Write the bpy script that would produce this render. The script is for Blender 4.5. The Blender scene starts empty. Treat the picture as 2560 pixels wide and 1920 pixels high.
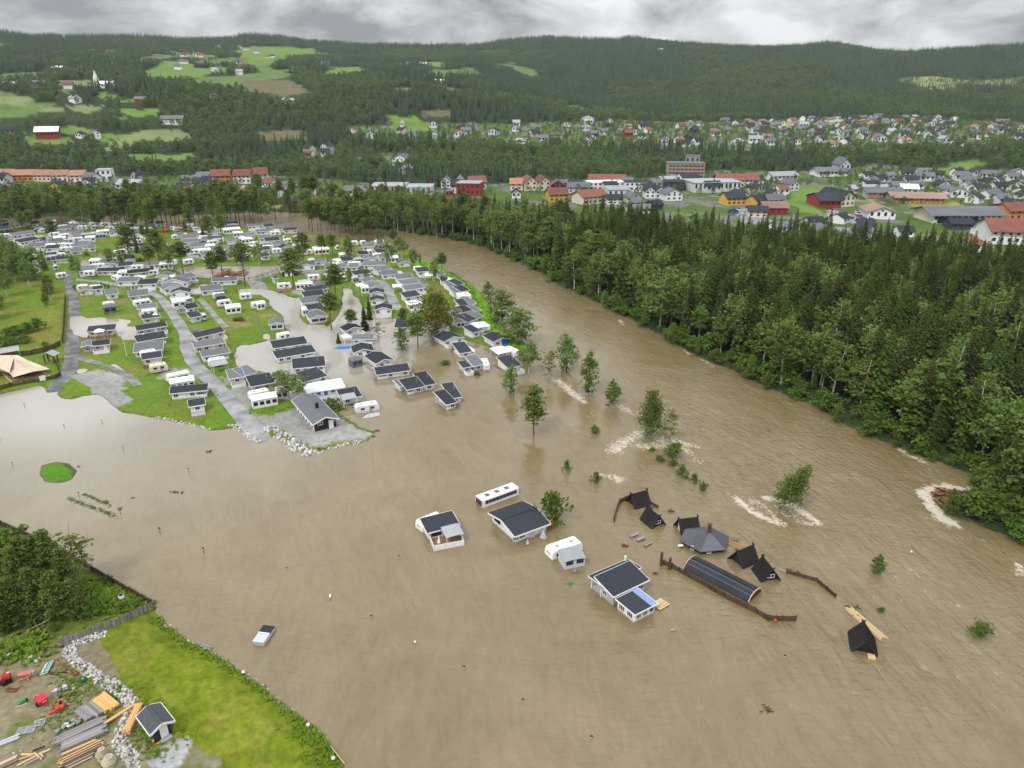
import bpy, math, random
import numpy as np
from mathutils import Vector, Matrix
R = random.Random(7)
rng = np.random.default_rng(11)
scene = bpy.context.scene
COL = scene.collection
# ------------------------------------------------------------------ camera
H = 78.0                       # drone height above the flood water (z = 0), metres
PITCH = math.radians(22.6)
FOC = 1828.0                   # focal length in pixels of the 2560 px wide photograph
cam = bpy.data.cameras.new('camera')
cam.sensor_width = 36.0
cam.lens = 36.0 * FOC / 2560.0
cam.clip_start, cam.clip_end = 1.0, 30000.0
camo = bpy.data.objects.new('camera', cam)
COL.objects.link(camo)
camo.location = (0, 0, H)
camo.rotation_euler = (math.pi / 2 - PITCH, 0, 0)
scene.camera = camo
# ------------------------------------------------------------------ sky, overcast daylight
SUN_EL, SUN_AZ = math.radians(50), math.radians(215)
world = bpy.data.worlds.new('World')
scene.world = world
world.use_nodes = True
nt = world.node_tree
for n in list(nt.nodes):
    nt.nodes.remove(n)
def N(tree, typ, **kw):
    n = tree.nodes.new(typ)
    for k, v in kw.items():
        if k in n.inputs.keys() and not hasattr(n, k):
            n.inputs[k].default_value = v
        else:
            setattr(n, k, v)
    return n
out = N(nt, 'ShaderNodeOutputWorld')
bg = N(nt, 'ShaderNodeBackground')
bg.inputs['Strength'].default_value = 1.0
sky = N(nt, 'ShaderNodeTexSky')
sky.sky_type = 'NISHITA'
sky.sun_disc = False
sky.sun_elevation = SUN_EL
sky.sun_rotation = SUN_AZ
sks = N(nt, 'ShaderNodeMixRGB', blend_type='MULTIPLY')
sks.inputs[0].default_value = 1.0
sks.inputs[2].default_value = (.09, .09, .09, 1)
nt.links.new(sky.outputs[0], sks.inputs[1])
tc = N(nt, 'ShaderNodeTexCoord')
mp = N(nt, 'ShaderNodeMapping')
mp.inputs['Scale'].default_value = (6.2, 6.2, 14.0)
mp.inputs['Location'].default_value = (0.35, 0.2, 0.9)
nt.links.new(tc.outputs['Generated'], mp.inputs[0])
nz = N(nt, 'ShaderNodeTexNoise')
nz.inputs['Scale'].default_value = 1.0
nz.inputs['Detail'].default_value = 7.0
nz.inputs['Roughness'].default_value = 0.56
nz.inputs['Distortion'].default_value = 0.25
nt.links.new(mp.outputs[0], nz.inputs['Vector'])
cr = N(nt, 'ShaderNodeValToRGB')
e = cr.color_ramp.elements
e[0].position, e[0].color = .37, (.235, .245, .262, 1)
e[1].position, e[1].color = .61, (.76, .765, .775, 1)
m1 = cr.color_ramp.elements.new(.46); m1.color = (.43, .44, .455, 1)
m2 = cr.color_ramp.elements.new(.525); m2.color = (.57, .578, .59, 1)
nt.links.new(nz.outputs[0], cr.inputs[0])
mx = N(nt, 'ShaderNodeMixRGB')
mx.inputs[0].default_value = .94          # nearly complete cloud cover over the blue
nt.links.new(sks.outputs[0], mx.inputs[1])
nt.links.new(cr.outputs[0], mx.inputs[2])
# an overcast sky is brighter overhead than at the horizon (the standard overcast distribution)
sx_ = N(nt, 'ShaderNodeSeparateXYZ')
nt.links.new(tc.outputs['Generated'], sx_.inputs[0])
ov = N(nt, 'ShaderNodeMapRange')
ov.inputs[1].default_value, ov.inputs[2].default_value, ov.inputs[3].default_value, ov.inputs[4].default_value = 0, 1, .84, 2.4
nt.links.new(sx_.outputs[2], ov.inputs[0])
ovm = N(nt, 'ShaderNodeVectorMath', operation='SCALE')
nt.links.new(mx.outputs[0], ovm.inputs[0]); nt.links.new(ov.outputs[0], ovm.inputs['Scale'])
nt.links.new(ovm.outputs[0], bg.inputs[0])
nt.links.new(bg.outputs[0], out.inputs[0])
sun = bpy.data.lights.new('sun', 'SUN')
sun.energy = 1.5
sun.angle = math.radians(10)
sun.color = (1.0, .965, .91)
suno = bpy.data.objects.new('sun', sun)
COL.objects.link(suno)
sd_ = Vector((math.sin(SUN_AZ) * math.cos(SUN_EL), math.cos(SUN_AZ) * math.cos(SUN_EL), math.sin(SUN_EL)))
suno.rotation_euler = sd_.to_track_quat('Z', 'Y').to_euler()
scene.view_settings.view_transform = 'Standard'
scene.view_settings.look = 'None'
scene.view_settings.gamma = 1.0
scene.view_settings.exposure = 0.42
scene.view_settings.use_curve_mapping = False
scene.cycles.max_bounces = 5
scene.cycles.diffuse_bounces = 2
scene.cycles.glossy_bounces = 2
scene.cycles.transparent_max_bounces = 4
scene.cycles.use_denoising = True

# ------------------------------------------------------------------ where a pixel of the photograph lies in the place
CP, SP = math.cos(PITCH), math.sin(PITCH)
def ray(px, py):
    u, v = (px - 1280.0) / FOC, (960.0 - py) / FOC
    return Vector((u, CP + v * SP, -SP + v * CP))
def P(px, py, z=0.0):
    d = ray(px, py)
    t = (z - H) / d.z
    return Vector((d.x * t, d.y * t, z))
FR = dict(A=(0, 520, .144665), B=(300, 520, .144665), C=(600, 520, .144665), D=(900, 560, .144665), E=(180, 700, .144665),
          F=(480, 680, .144665), G=(720, 660, .144665), H=(1020, 680, .189873), I=(380, 900, .144665), J=(640, 900, .253165),
          K=(560, 520, .28933), M=(1240, 800, .28933), N=(1000, 1180, .28933), Q=(1480, 1180, .28933), T=(1960, 1100, .33746),
          L=(0, 1280, .180832), S=(0, 520, .28933), W=(0, 960, .28933), V=(0, 860, .144665), Y=(0, 1620, .180832), X=(200, 1680, .144648),
          U=(1280, 380, .226039), O=(0, 0, 1.0), Z=(0, 1440, .40687), a=(0, 0, .57866), b=(1280, 0, .57866), c=(640, 400, .28933),
          d=(0, 400, .28933), e=(1700, 380, .388788), g=(1700, 560, .388788))
def fp(fr, x, y):
    o = FR[fr]
    return (o[0] + x * o[2], o[1] + y * o[2])
def FP(s):
    """'A 10,20 30,40 B 5,6' -> list of photograph pixels"""
    res, fr = [], 'O'
    for tok in s.split():
        if tok in FR:
            fr = tok
        else:
            x, y = tok.split(',')
            res.append(fp(fr, float(x), float(y)))
    return res
def PW(s, z=0.0):
    return [P(px, py, z) for px, py in FP(s)]

# ------------------------------------------------------------------ small numeric tools
def sstep(a, b, x):
    t = np.clip((x - a) / (b - a), 0, 1)
    return t * t * (3 - 2 * t)
_perm = rng.random((64, 64)).astype(np.float64)
def vnoise(x, y):
    xi, yi = np.floor(x).astype(int), np.floor(y).astype(int)
    fx, fy = x - xi, y - yi
    fx, fy = fx * fx * (3 - 2 * fx), fy * fy * (3 - 2 * fy)
    a = _perm[xi % 64, yi % 64]; b = _perm[(xi + 1) % 64, yi % 64]
    c = _perm[xi % 64, (yi + 1) % 64]; d = _perm[(xi + 1) % 64, (yi + 1) % 64]
    return (a * (1 - fx) + b * fx) * (1 - fy) + (c * (1 - fx) + d * fx) * fy
def fbm(x, y, o=4):
    s, a, t = 0, 1.0, 0
    for k in range(o):
        s = s + a * vnoise(x * 2 ** k + 17.3 * k, y * 2 ** k + 5.1 * k)
        t += a
        a *= .5
    return s / t
def inpoly(x, y, poly):
    ins = np.zeros(x.shape, bool)
    n = len(poly)
    for i in range(n):
        x0, y0 = poly[i][0], poly[i][1]
        x1, y1 = poly[(i + 1) % n][0], poly[(i + 1) % n][1]
        if y0 == y1:
            continue
        c = ((y0 > y) != (y1 > y)) & (x < (x1 - x0) * (y - y0) / (y1 - y0) + x0)
        ins ^= c
    return ins
def segdist(x, y, pts, closed=False):
    d = np.full(x.shape, 1e18)
    n = len(pts)
    for i in range(n if closed else n - 1):
        x0, y0 = pts[i][0], pts[i][1]
        x1, y1 = pts[(i + 1) % n][0], pts[(i + 1) % n][1]
        dx, dy = x1 - x0, y1 - y0
        l2 = dx * dx + dy * dy + 1e-9
        t = np.clip(((x - x0) * dx + (y - y0) * dy) / l2, 0, 1)
        d = np.minimum(d, (x - x0 - t * dx) ** 2 + (y - y0 - t * dy) ** 2)
    return np.sqrt(d)
def sdf(x, y, poly):
    d = segdist(x, y, poly, True)
    return np.where(inpoly(x, y, poly), d, -d)

# ------------------------------------------------------------------ the lie of the land
SKY_PTS = FP('a 0,130 130,148 300,150 500,152 650,152 800,168 950,165 1080,145 1200,150 1300,170 1450,180 1600,195 1750,198 1900,190 '
             '2050,195 b 0,163 150,155 300,160 450,165 520,155 650,165 800,185 950,195 1100,200 1250,190 1370,172 1450,185 1600,210 1750,230 '
             '1900,215 2050,205 2212,203')
RIDGE = 2700.0
_th, _zr = [], []
for px, py in SKY_PTS:
    d = ray(px, py)
    _th.append(math.atan2(d.x, d.y))
    _zr.append(H + RIDGE * d.z / math.hypot(d.x, d.y) - 13)
_th = np.array(_th); _zr = np.array(_zr)
PL = np.array([(0, -2), (535, 1.2), (650, 3), (740, 6), (790, 13), (840, 17), (900, 26), (1060, 62), (1300, 84), (1600, 104), (2150, 150)], float)
PR = np.array([(0, -2), (535, 1.2), (650, 3), (740, 6), (800, 14), (860, 18), (1280, 22), (1420, 30), (1800, 84), (2250, 145)], float)
def hill(x, y):
    r = np.hypot(x, y)
    th = np.arctan2(x, y)
    zr = np.interp(th, _th, _zr)
    zl = np.interp(r, np.append(PL[:, 0], RIDGE), np.append(PL[:, 1], 0))
    zl = np.where(r > 2150, 150 + (zr - 150) * sstep(2150, RIDGE, r), zl)
    zrr = np.interp(r, np.append(PR[:, 0], RIDGE), np.append(PR[:, 1], 0))
    zrr = np.where(r > 2250, 145 + (zr - 145) * sstep(2250, RIDGE, r), zrr)
    w = sstep(math.radians(-9), math.radians(9), th)
    z = zl * (1 - w) + zrr * w
    z = np.where(r > RIDGE, zr - (r - RIDGE) * .18, z)
    amp = 26 * sstep(900, 1900, r) * (1 - sstep(2300, RIDGE - 60, r)) + 5 * sstep(700, 950, r) * (1 - sstep(1100, 1500, r))
    z = z + amp * 2 * (fbm(x / 520 + 3, y / 520 + 8, 3) - .5)
    return z

CAMP = PW('-420,575 O 0,563 300,566 640,572 C 1000,400 1220,440 1720,490 O 900,604 985,612 1037,628 D 1000,640 1200,665 1450,795 1900,1055 '
          'O 1187,722 1216,751 1224,775 1239,803 1268,832 1303,860 1305,874 1262,870 1238,873 1187,858 1150,848 1130,836 1112,800 1060,800 1000,798 '
          '960,795 940,788 G 1250,720 1240,590 1150,560 1120,440 970,400 920,560 900,830 770,1000 660,1050 380,1050 '
          'F 2010,950 1900,860 1830,760 1880,600 1880,450 1760,440 1500,370 1300,300 1000,280 760,300 800,385 1220,385 1320,470 1330,545 1500,700 1610,810 1640,960 '
          '1700,1050 1500,1160 1220,1210 1000,1260 860,1262 780,1310 760,1450 800,1659 I 1450,0 1510,130 1760,160 2000,220 2130,400 2212,640 '
          'J 330,400 500,420 690,470 720,480 830,540 950,620 1060,680 1180,715 1100,800 950,830 700,880 550,930 450,900 350,830 180,750 40,820 '
          'I 1700,1350 1560,1230 1480,1150 1250,1200 1010,1220 800,1150 550,1090 300,1040 0,990 O 307,1029 275,1015 255,993 240,987 205,991 181,1000 '
          '156,998 145,983 153,973 123,982 116,970 101,963 0,986 -420,1030')
FORE = PW('-700,1100 O 4,1316 67,1345 233,1432 384,1513 386,1527 399,1542 427,1570 476,1607 529,1631 602,1676 659,1721 716,1770 769,1806 818,1851 858,1908 '
          '905,1990 930,2060 -700,2060')
BANK = PW('O 2760,1440 2557,1356 2466,1322 2382,1290 2336,1262 2334,1228 2426,1224 2452,1204 2443,1192 2365,1160 2311,1144 2247,1120 2163,1082 2089,1050 2023,1008 1949,980 1894,960 '
          '1828,926 1758,898 1700,867 1577,798 1476,747 1389,706 1360,683 1274,645 1210,619 1152,602 1100,592 987,576 929,571 842,562 800,549 775,534 660,529 540,536 '
          '300,541 0,541 -420,545')
BANKP = BANK + [Vector((-4000, 1200, 0)), Vector((-4000, 6000, 0)), Vector((6000, 6000, 0)), Vector((6000, 60, 0))]
HOLES = [PW('E -60,640 20,625 120,610 270,660 400,650 560,640 620,690 840,680 1000,710 960,790 1150,830 1150,1040 860,1042 850,960 300,990 150,972 -20,950'),
         PW('O 437,674 463,668 589,666 651,666 681,666 723,658 720,664 672,690 629,700 600,700 531,697 488,692 445,681'),
         PW('O 473,722 520,716 508,735 470,735'),
         PW('A 1750,740 1810,750 1800,860 1600,1000 1390,1000 1395,890 1650,880'),
         PW('O 759,594 849,594 849,611 774,611'),
         PW('F 870,560 960,550 970,625 900,625'), PW('F 1110,760 1150,860 1250,1010 1200,1000 1130,880'),
         PW('F 1230,1080 1340,1060 1340,1170 1240,1160'), PW('V 1270,470 1300,430 1540,400 1530,470 1340,540'),
         PW('V 1860,350 2000,335 2212,480 2212,520'), PW('O 1148,770 1190,745 1205,770 1225,815 1250,845 1220,838 1180,800')]
ISLES = [PW('W 335,790 360,700 480,672 600,690 665,750 620,830 520,855 400,840')]
DIKE = PW('O 1045,655 1110,682 1150,705 1185,742 1200,775 1225,815 1262,848 1300,866')
FLOWC = PW('O 400,550 700,560 850,580 960,598 1060,625 1180,680 1320,760 1480,850 1650,940 1850,1050 2050,1180 2250,1330 2500,1560 2800,1850', 0)
def ground(x, y, detail=True):
    """height of the ground above the flood level"""
    x = np.asarray(x, float); y = np.asarray(y, float)
    r = np.hypot(x, y)
    z = hill(x, y)
    near = r < 720
    if near.any():
        xx, yy = x[near], y[near]
        nz_ = (fbm(xx / 7, yy / 7, 3) - .5) * 2.6 * np.clip(np.hypot(xx, yy) / 260, .35, 1.2) if detail else 0
        c = sdf(xx, yy, CAMP)
        for hpoly in HOLES:
            c = np.minimum(c, -sdf(xx, yy, hpoly))
        c = c + nz_ * .8
        zc = np.clip(c * .22, -1.6, .55) + .9 * np.exp(-(segdist(xx, yy, DIKE) / 3.2) ** 2)
        f = sdf(xx, yy, FORE) + nz_ * .5
        zf = np.clip(f * .28, -1.6, 1.0) + np.clip(f - 6, 0, 30) * .02
        b = sdf(xx, yy, BANKP) + nz_
        zb = np.clip(b * .3, -1.8, 1.2)
        far = sstep(520, 640, np.hypot(xx, yy))
        zb = np.where(b > 0, np.maximum(zb, z[near] * far + zb * (1 - far)), zb)
        o = np.maximum(np.maximum(zc, zf), zb)
        for s in ISLES:
            o = np.maximum(o, np.clip((sdf(xx, yy, s) + nz_ * .6) * .1, -1.6, .35))
        z = z.copy()
        z[near] = o
    return z
def G(px, py):
    """where the ray through a photograph pixel meets the ground (coarse march, then bisection)"""
    d = ray(px, py)
    ts = np.geomspace(70, 4200, 900)
    x, y = d.x * ts, d.y * ts
    gz = hill(x, y)
    gz = np.where(np.hypot(x, y) < 560, .4, gz)
    k = np.nonzero(H + d.z * ts < gz)[0]
    t = ts[k[0]] if len(k) else 2650.0
    return Vector((d.x * t, d.y * t, float(gz[k[0]]) if len(k) else H + d.z * t))
def GW(s):
    return [G(px, py) for px, py in FP(s)]
# ------------------------------------------------------------------ materials
MATS = {}
def newmat(name):
    m = bpy.data.materials.new(name)
    m.use_nodes = True
    t = m.node_tree
    b = t.nodes['Principled BSDF']
    return m, t, b
def mat(name, col, rough=.7, var=.12, scale=3.0, bump=0.0, metal=0.0, stretch=None, spec=.3):
    """a plain material with grain and patchy wear"""
    if name in MATS:
        return MATS[name]
    m, t, b = newmat(name)
    L = t.links
    c = N(t, 'ShaderNodeTexCoord')
    mpn = N(t, 'ShaderNodeMapping')
    mpn.inputs['Scale'].default_value = stretch or (1, 1, 1)
    L.new(c.outputs['Object'], mpn.inputs[0])
    n1 = N(t, 'ShaderNodeTexNoise'); n1.inputs['Scale'].default_value = scale; n1.inputs['Detail'].default_value = 5
    L.new(mpn.outputs[0], n1.inputs['Vector'])
    oi = N(t, 'ShaderNodeObjectInfo')
    ad = N(t, 'ShaderNodeMath', operation='MULTIPLY_ADD')
    L.new(oi.outputs['Random'], ad.inputs[0]); ad.inputs[1].default_value = .35; ad.inputs[2].default_value = -.17
    a2 = N(t, 'ShaderNodeMath', operation='ADD')
    L.new(n1.outputs[0], a2.inputs[0]); L.new(ad.outputs[0], a2.inputs[1])
    mr = N(t, 'ShaderNodeMapRange')
    mr.inputs[1].default_value, mr.inputs[2].default_value = .25, .75
    mr.inputs[3].default_value, mr.inputs[4].default_value = 1 - var * 1.6, 1 + var * .8
    L.new(a2.outputs[0], mr.inputs[0])
    mul = N(t, 'ShaderNodeVectorMath', operation='SCALE')
    mul.inputs[0].default_value = col
    L.new(mr.outputs[0], mul.inputs['Scale'])
    L.new(mul.outputs[0], b.inputs['Base Color'])
    b.inputs['Roughness'].default_value = rough
    b.inputs['Metallic'].default_value = metal
    b.inputs['Specular IOR Level'].default_value = spec
    if bump:
        bp = N(t, 'ShaderNodeBump'); bp.inputs['Strength'].default_value = bump; bp.inputs['Distance'].default_value = .05
        L.new(n1.outputs[0], bp.inputs['Height']); L.new(bp.outputs[0], b.inputs['Normal'])
    MATS[name] = m
    return m
WHITE = mat('white_paint', (.80, .80, .79), .5, .05, 1.2)
CREAM = mat('cream_paint', (.68, .63, .50), .6, .06, 1.5)
TANW = mat('tan_paint', (.50, .42, .27), .6, .08, 1.5)
GREYW = mat('grey_paint', (.40, .40, .38), .6, .06, 1.5)
LGREY = mat('light_grey_paint', (.56, .58, .60), .6, .06, 1.5)
DARKW = mat('black_stained_wood', (.022, .020, .020), .75, .25, 4, stretch=(6, 6, 1))
NAVY = mat('dark_blue_grey_paint', (.055, .065, .08), .65, .15, 3)
REDW = mat('red_paint', (.30, .035, .028), .6, .12, 2)
YELW = mat('yellow_paint', (.62, .40, .07), .6, .1, 2)
ORANW = mat('orange_render', (.55, .23, .08), .7, .1, 2)
def wallmat(name, col):
    """painted boards with a muddy tide mark near the ground"""
    m = mat(name, col, .55, .07, 1.4)
    t = m.node_tree; b = t.nodes['Principled BSDF']; L = t.links
    src = b.inputs['Base Color'].links[0].from_socket
    c = N(t, 'ShaderNodeTexCoord'); sp = N(t, 'ShaderNodeSeparateXYZ'); L.new(c.outputs['Object'], sp.inputs[0])
    n1 = N(t, 'ShaderNodeTexNoise'); n1.inputs['Scale'].default_value = 1.6; n1.inputs['Detail'].default_value = 6
    L.new(c.outputs['Object'], n1.inputs['Vector'])
    a = N(t, 'ShaderNodeMath', operation='MULTIPLY_ADD'); L.new(n1.outputs[0], a.inputs[0]); a.inputs[1].default_value = -.5; L.new(sp.outputs[2], a.inputs[2])
    r_ = N(t, 'ShaderNodeMapRange'); L.new(a.outputs[0], r_.inputs[0]); r_.inputs[1].default_value = -.05; r_.inputs[2].default_value = .22; r_.inputs[3].default_value = .75; r_.inputs[4].default_value = 0
    mx_ = N(t, 'ShaderNodeMixRGB'); mx_.inputs[2].default_value = (.20, .155, .085, 1)
    L.new(r_.outputs[0], mx_.inputs[0]); L.new(src, mx_.inputs[1]); L.new(mx_.outputs[0], b.inputs['Base Color'])
    return m
WHITEB = wallmat('white_boards', (.80, .80, .785)); CREAMB = wallmat('cream_boards', (.68, .63, .50)); GREYB = wallmat('grey_boards', (.40, .40, .38)); LGREYB = wallmat('light_grey_boards', (.56, .58, .60))
ROOFD = mat('dark_slate_felt', (.042, .047, .057), .9, .18, 2.5, bump=.25, spec=.08)
ROOFM = mat('grey_roof_felt', (.135, .142, .158), .75, .15, 2.5, bump=.2)
ROOFL = mat('pale_grey_roof', (.32, .34, .36), .6, .12, 2)
ROOFW = mat('white_roof_sheet', (.80, .80, .80), .45, .05, 1.0)
ROOFR = mat('red_brown_tile', (.20, .075, .05), .75, .2, 3)
ROOFO = mat('orange_tile', (.36, .17, .11), .75, .15, 3)
ROOFB = mat('rusty_roof_sheet', (.33, .22, .16), .7, .3, .6)
GLASS = mat('window_glass', (.030, .034, .045), .12, .2, 2, spec=.6)
DARK = mat('dark_opening', (.02, .02, .022), .8, .2, 2)
DECKG = mat('grey_decking', (.36, .36, .36), .7, .15, 3, stretch=(1, 8, 1))
DECKB = mat('brown_decking', (.30, .17, .09), .7, .15, 3, stretch=(1, 8, 1))
BLUE = mat('blue_cloth', (.03, .13, .55), .5, .1, 2)
LBLUE = mat('faded_blue_sheet', (.22, .32, .58), .5, .15, 2)
LILAC = mat('lilac_tent_cloth', (.50, .44, .52), .7, .08, 2)
TENTG = mat('grey_tent_cloth', (.42, .43, .46), .7, .08, 2)
BEIGE = mat('beige_tent_cloth', (.62, .50, .38), .75, .10, .6)
BLACK = mat('black_plastic', (.012, .012, .014), .4, .2, 4)
STEEL = mat('galvanised_steel', (.52, .54, .57), .4, .15, 4, metal=.5)
RUST = mat('rusty_iron', (.20, .075, .035), .8, .3, 8)
REDM = mat('red_machine_paint', (.55, .02, .035), .4, .2, 3)
PINKM = mat('faded_red_machine_paint', (.52, .17, .16), .6, .2, 3)
ORAM = mat('orange_red_machine_paint', (.60, .055, .02), .45, .2, 3)
GREEN = mat('green_paint', (.05, .30, .13), .5, .2, 3)
TEAL = mat('sign_green', (.012, .22, .14), .4, .05, 3)
LIME = mat('bright_green_board', (.10, .50, .12), .5, .05, 3)
PINE = mat('fresh_orange_timber', (.72, .40, .14), .65, .16, 5, stretch=(1, 12, 12))
PALE = mat('pale_new_timber', (.60, .44, .25), .65, .2, 5, stretch=(1, 12, 12))
WEATH = mat('weathered_grey_timber', (.27, .25, .25), .8, .35, 5, stretch=(1, 12, 12))
BROWN = mat('dark_brown_timber', (.085, .055, .035), .8, .35, 5, stretch=(2, 2, 1))
CONC = mat('concrete', (.46, .41, .29), .85, .15, 5, bump=.2)
STONE = mat('pale_rock', (.52, .50, .47), .85, .35, 2.5, bump=.4)
TARP = mat('olive_plastic_bags', (.24, .26, .22), .3, .25, 3, spec=.6)
BARKP = mat('pine_bark', (.22, .105, .05), .9, .3, 4, stretch=(1, 1, .2))
BARKS = mat('spruce_bark', (.085, .06, .045), .9, .3, 4)
BARKB = mat('birch_bark', (.52, .50, .46), .8, .4, 3, stretch=(.4, .4, 2.5))
ASPH = mat('wet_grey_asphalt', (.245, .245, .243), .5, .45, .22, spec=.5)
GRAV = mat('grey_gravel', (.25, .25, .235), .8, .4, .35, bump=.2)
RED = mat('red_sign', (.62, .03, .03), .5, .05, 3)
YEL = mat('yellow_plastic', (.72, .55, .02), .5, .05, 3)
DRIFT = mat('driftwood', (.30, .17, .09), .85, .4, 3)

def leafmat(name, c0, c1, hue=.02):
    """leaves and needles: colour differs from tree to tree and from spray to spray"""
    m, t, b = newmat(name)
    L = t.links
    oi = N(t, 'ShaderNodeObjectInfo')
    at = N(t, 'ShaderNodeAttribute'); at.attribute_name = 'tone'
    a = N(t, 'ShaderNodeMath', operation='MULTIPLY_ADD')
    L.new(oi.outputs['Random'], a.inputs[0]); a.inputs[1].default_value = .52
    sc_ = N(t, 'ShaderNodeMath', operation='MULTIPLY'); sc_.inputs[1].default_value = .55
    L.new(at.outputs['Fac'], sc_.inputs[0]); L.new(sc_.outputs[0], a.inputs[2])
    mixc = N(t, 'ShaderNodeMixRGB'); mixc.inputs[1].default_value = (*c0, 1); mixc.inputs[2].default_value = (*c1, 1)
    L.new(a.outputs[0], mixc.inputs[0])
    hs = N(t, 'ShaderNodeHueSaturation')
    h = N(t, 'ShaderNodeMath', operation='MULTIPLY_ADD'); h.inputs[1].default_value = hue * 2; h.inputs[2].default_value = .5 - hue
    L.new(oi.outputs['Random'], h.inputs[0]); L.new(h.outputs[0], hs.inputs['Hue'])
    L.new(mixc.outputs[0], hs.inputs['Color'])
    L.new(hs.outputs[0], b.inputs['Base Color'])
    b.inputs['Roughness'].default_value = .65
    b.inputs['Specular IOR Level'].default_value = .25
    tr = N(t, 'ShaderNodeBsdfTranslucent')
    L.new(hs.outputs[0], tr.inputs['Color'])
    ms = N(t, 'ShaderNodeMixShader'); ms.inputs[0].default_value = .38      # leaves let light through
    L.new(b.outputs[0], ms.inputs[1]); L.new(tr.outputs[0], ms.inputs[2])
    L.new(ms.outputs[0], t.nodes['Material Output'].inputs['Surface'])
    return m
L_SPR = leafmat('spruce_needles', (.011, .027, .006), (.105, .148, .016), .025)
L_PIN = leafmat('pine_needles', (.076, .124, .026), (.215, .275, .052), .018)
L_BIR = leafmat('birch_leaves', (.062, .122, .018), (.225, .295, .060), .025)
L_BUSH = leafmat('bush_leaves', (.060, .130, .014), (.150, .250, .028), .02)
L_YEL = leafmat('yellowing_birch_leaves', (.100, .125, .012), (.230, .235, .040), .02)
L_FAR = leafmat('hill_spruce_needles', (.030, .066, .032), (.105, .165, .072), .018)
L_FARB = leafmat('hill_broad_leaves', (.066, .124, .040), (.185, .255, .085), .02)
L_HEDGE = leafmat('hedge_leaves', (.090, .190, .010), (.230, .330, .022), .015)

# ------------------------------------------------------------------ mesh building
class MB:
    def __init__(s):
        s.v, s.f, s.m = [], [], []
        s.cur = 0
    def add(s, vs, fs):
        o = len(s.v)
        s.v += [tuple(p) for p in vs]
        s.f += [tuple(i + o for i in f) for f in fs]
        s.m += [s.cur] * len(fs)
    def poly(s, pts):
        s.add(pts, [tuple(range(len(pts)))])
    def box(s, x0, x1, y0, y1, z0, z1, M=None):
        v = [Vector(p) for p in ((x0, y0, z0), (x1, y0, z0), (x1, y1, z0), (x0, y1, z0), (x0, y0, z1), (x1, y0, z1), (x1, y1, z1), (x0, y1, z1))]
        if M is not None:
            v = [M @ p for p in v]
        s.add(v, [(0, 3, 2, 1), (4, 5, 6, 7), (0, 1, 5, 4), (1, 2, 6, 5), (2, 3, 7, 6), (3, 0, 4, 7)])
    def bar(s, a, b, w, t=None, up=(0, 0, 1)):
        """a straight board or beam from a to b"""
        a, b = Vector(a), Vector(b)
        d = b - a
        if d.length < 1e-6:
            return
        t = t or w
        z = d.normalized()
        sx = z.cross(Vector(up))
        if sx.length < 1e-4:
            sx = z.cross(Vector((1, 0, 0)))
        sx.normalize()
        sy = sx.cross(z).normalized()
        vs = []
        for p in (a, b):
            for q in ((-1, -1), (1, -1), (1, 1), (-1, 1)):
                vs.append(p + sx * (q[0] * w / 2) + sy * (q[1] * t / 2))
        s.add(vs, [(0, 1, 2, 3), (7, 6, 5, 4), (0, 4, 5, 1), (1, 5, 6, 2), (2, 6, 7, 3), (3, 7, 4, 0)])
    def tube(s, pts, rad, n=8, cap=True):
        """a tapering tube along points with a radius for each"""
        rings = []
        pts = [Vector(p) for p in pts]
        for i, p in enumerate(pts):
            d = (pts[min(i + 1, len(pts) - 1)] - pts[max(i - 1, 0)]).normalized()
            ax = d.cross(Vector((0, 0, 1)))
            if ax.length < .05:
                ax = Vector((1, 0, 0))
            ax.normalize()
            ay = d.cross(ax)
            rings.append([p + ax * (rad[i] * math.cos(2 * math.pi * k / n)) + ay * (rad[i] * math.sin(2 * math.pi * k / n)) for k in range(n)])
        vs = [q for r_ in rings for q in r_]
        fs = []
        for i in range(len(pts) - 1):
            for k in range(n):
                fs.append((i * n + k, i * n + (k + 1) % n, (i + 1) * n + (k + 1) % n, (i + 1) * n + k))
        if cap:
            fs.append(tuple(range(n))[::-1])
            fs.append(tuple((len(pts) - 1) * n + k for k in range(n)))
        s.add(vs, fs)
    def extrude(s, prof, a, b):
        """a closed outline of points moved from offset a to offset b"""
        n = len(prof)
        a, b = Vector(a), Vector(b)
        vs = [Vector(p) + a for p in prof] + [Vector(p) + b for p in prof]
        fs = [tuple(range(n)), tuple(range(2 * n - 1, n - 1, -1))]
        for k in range(n):
            fs.append((k, (k + 1) % n, n + (k + 1) % n, n + k)[::-1])
        s.add(vs, fs)
    def mesh(s, name, mats, fix=True):
        me = bpy.data.meshes.new(name)
        me.from_pydata(s.v, [], s.f)
        for m in (mats if isinstance(mats, (list, tuple)) else [mats]):
            me.materials.append(m)
        if any(s.m):
            me.polygons.foreach_set('material_index', s.m)
        return me
    def build(s, name, mats, parent=None, **kw):
        return put(name, s.mesh(name, mats), parent, **kw)
def put(name, me, parent=None, loc=None, rz=0.0, scale=None, rot=None, label=None, cat=None, group=None, kind=None):
    o = bpy.data.objects.new(name, me)
    COL.objects.link(o)
    if parent is not None:
        o.parent = parent
    if loc is not None:
        o.location = loc
    if rot is not None:
        o.rotation_euler = rot
    elif rz:
        o.rotation_euler = (0, 0, rz)
    if scale is not None:
        o.scale = scale
    return tag(o, label, cat, group, kind)
def tag(o, label=None, cat=None, group=None, kind=None):
    if label: o['label'] = label
    if cat: o['category'] = cat
    if group: o['group'] = group
    if kind: o['kind'] = kind
    return o
def thing(name, loc, rz=0.0, label=None, cat=None, group=None):
    return put(name, None, None, loc=loc, rz=rz, label=label, cat=cat, group=group)
_ub = {}
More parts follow.
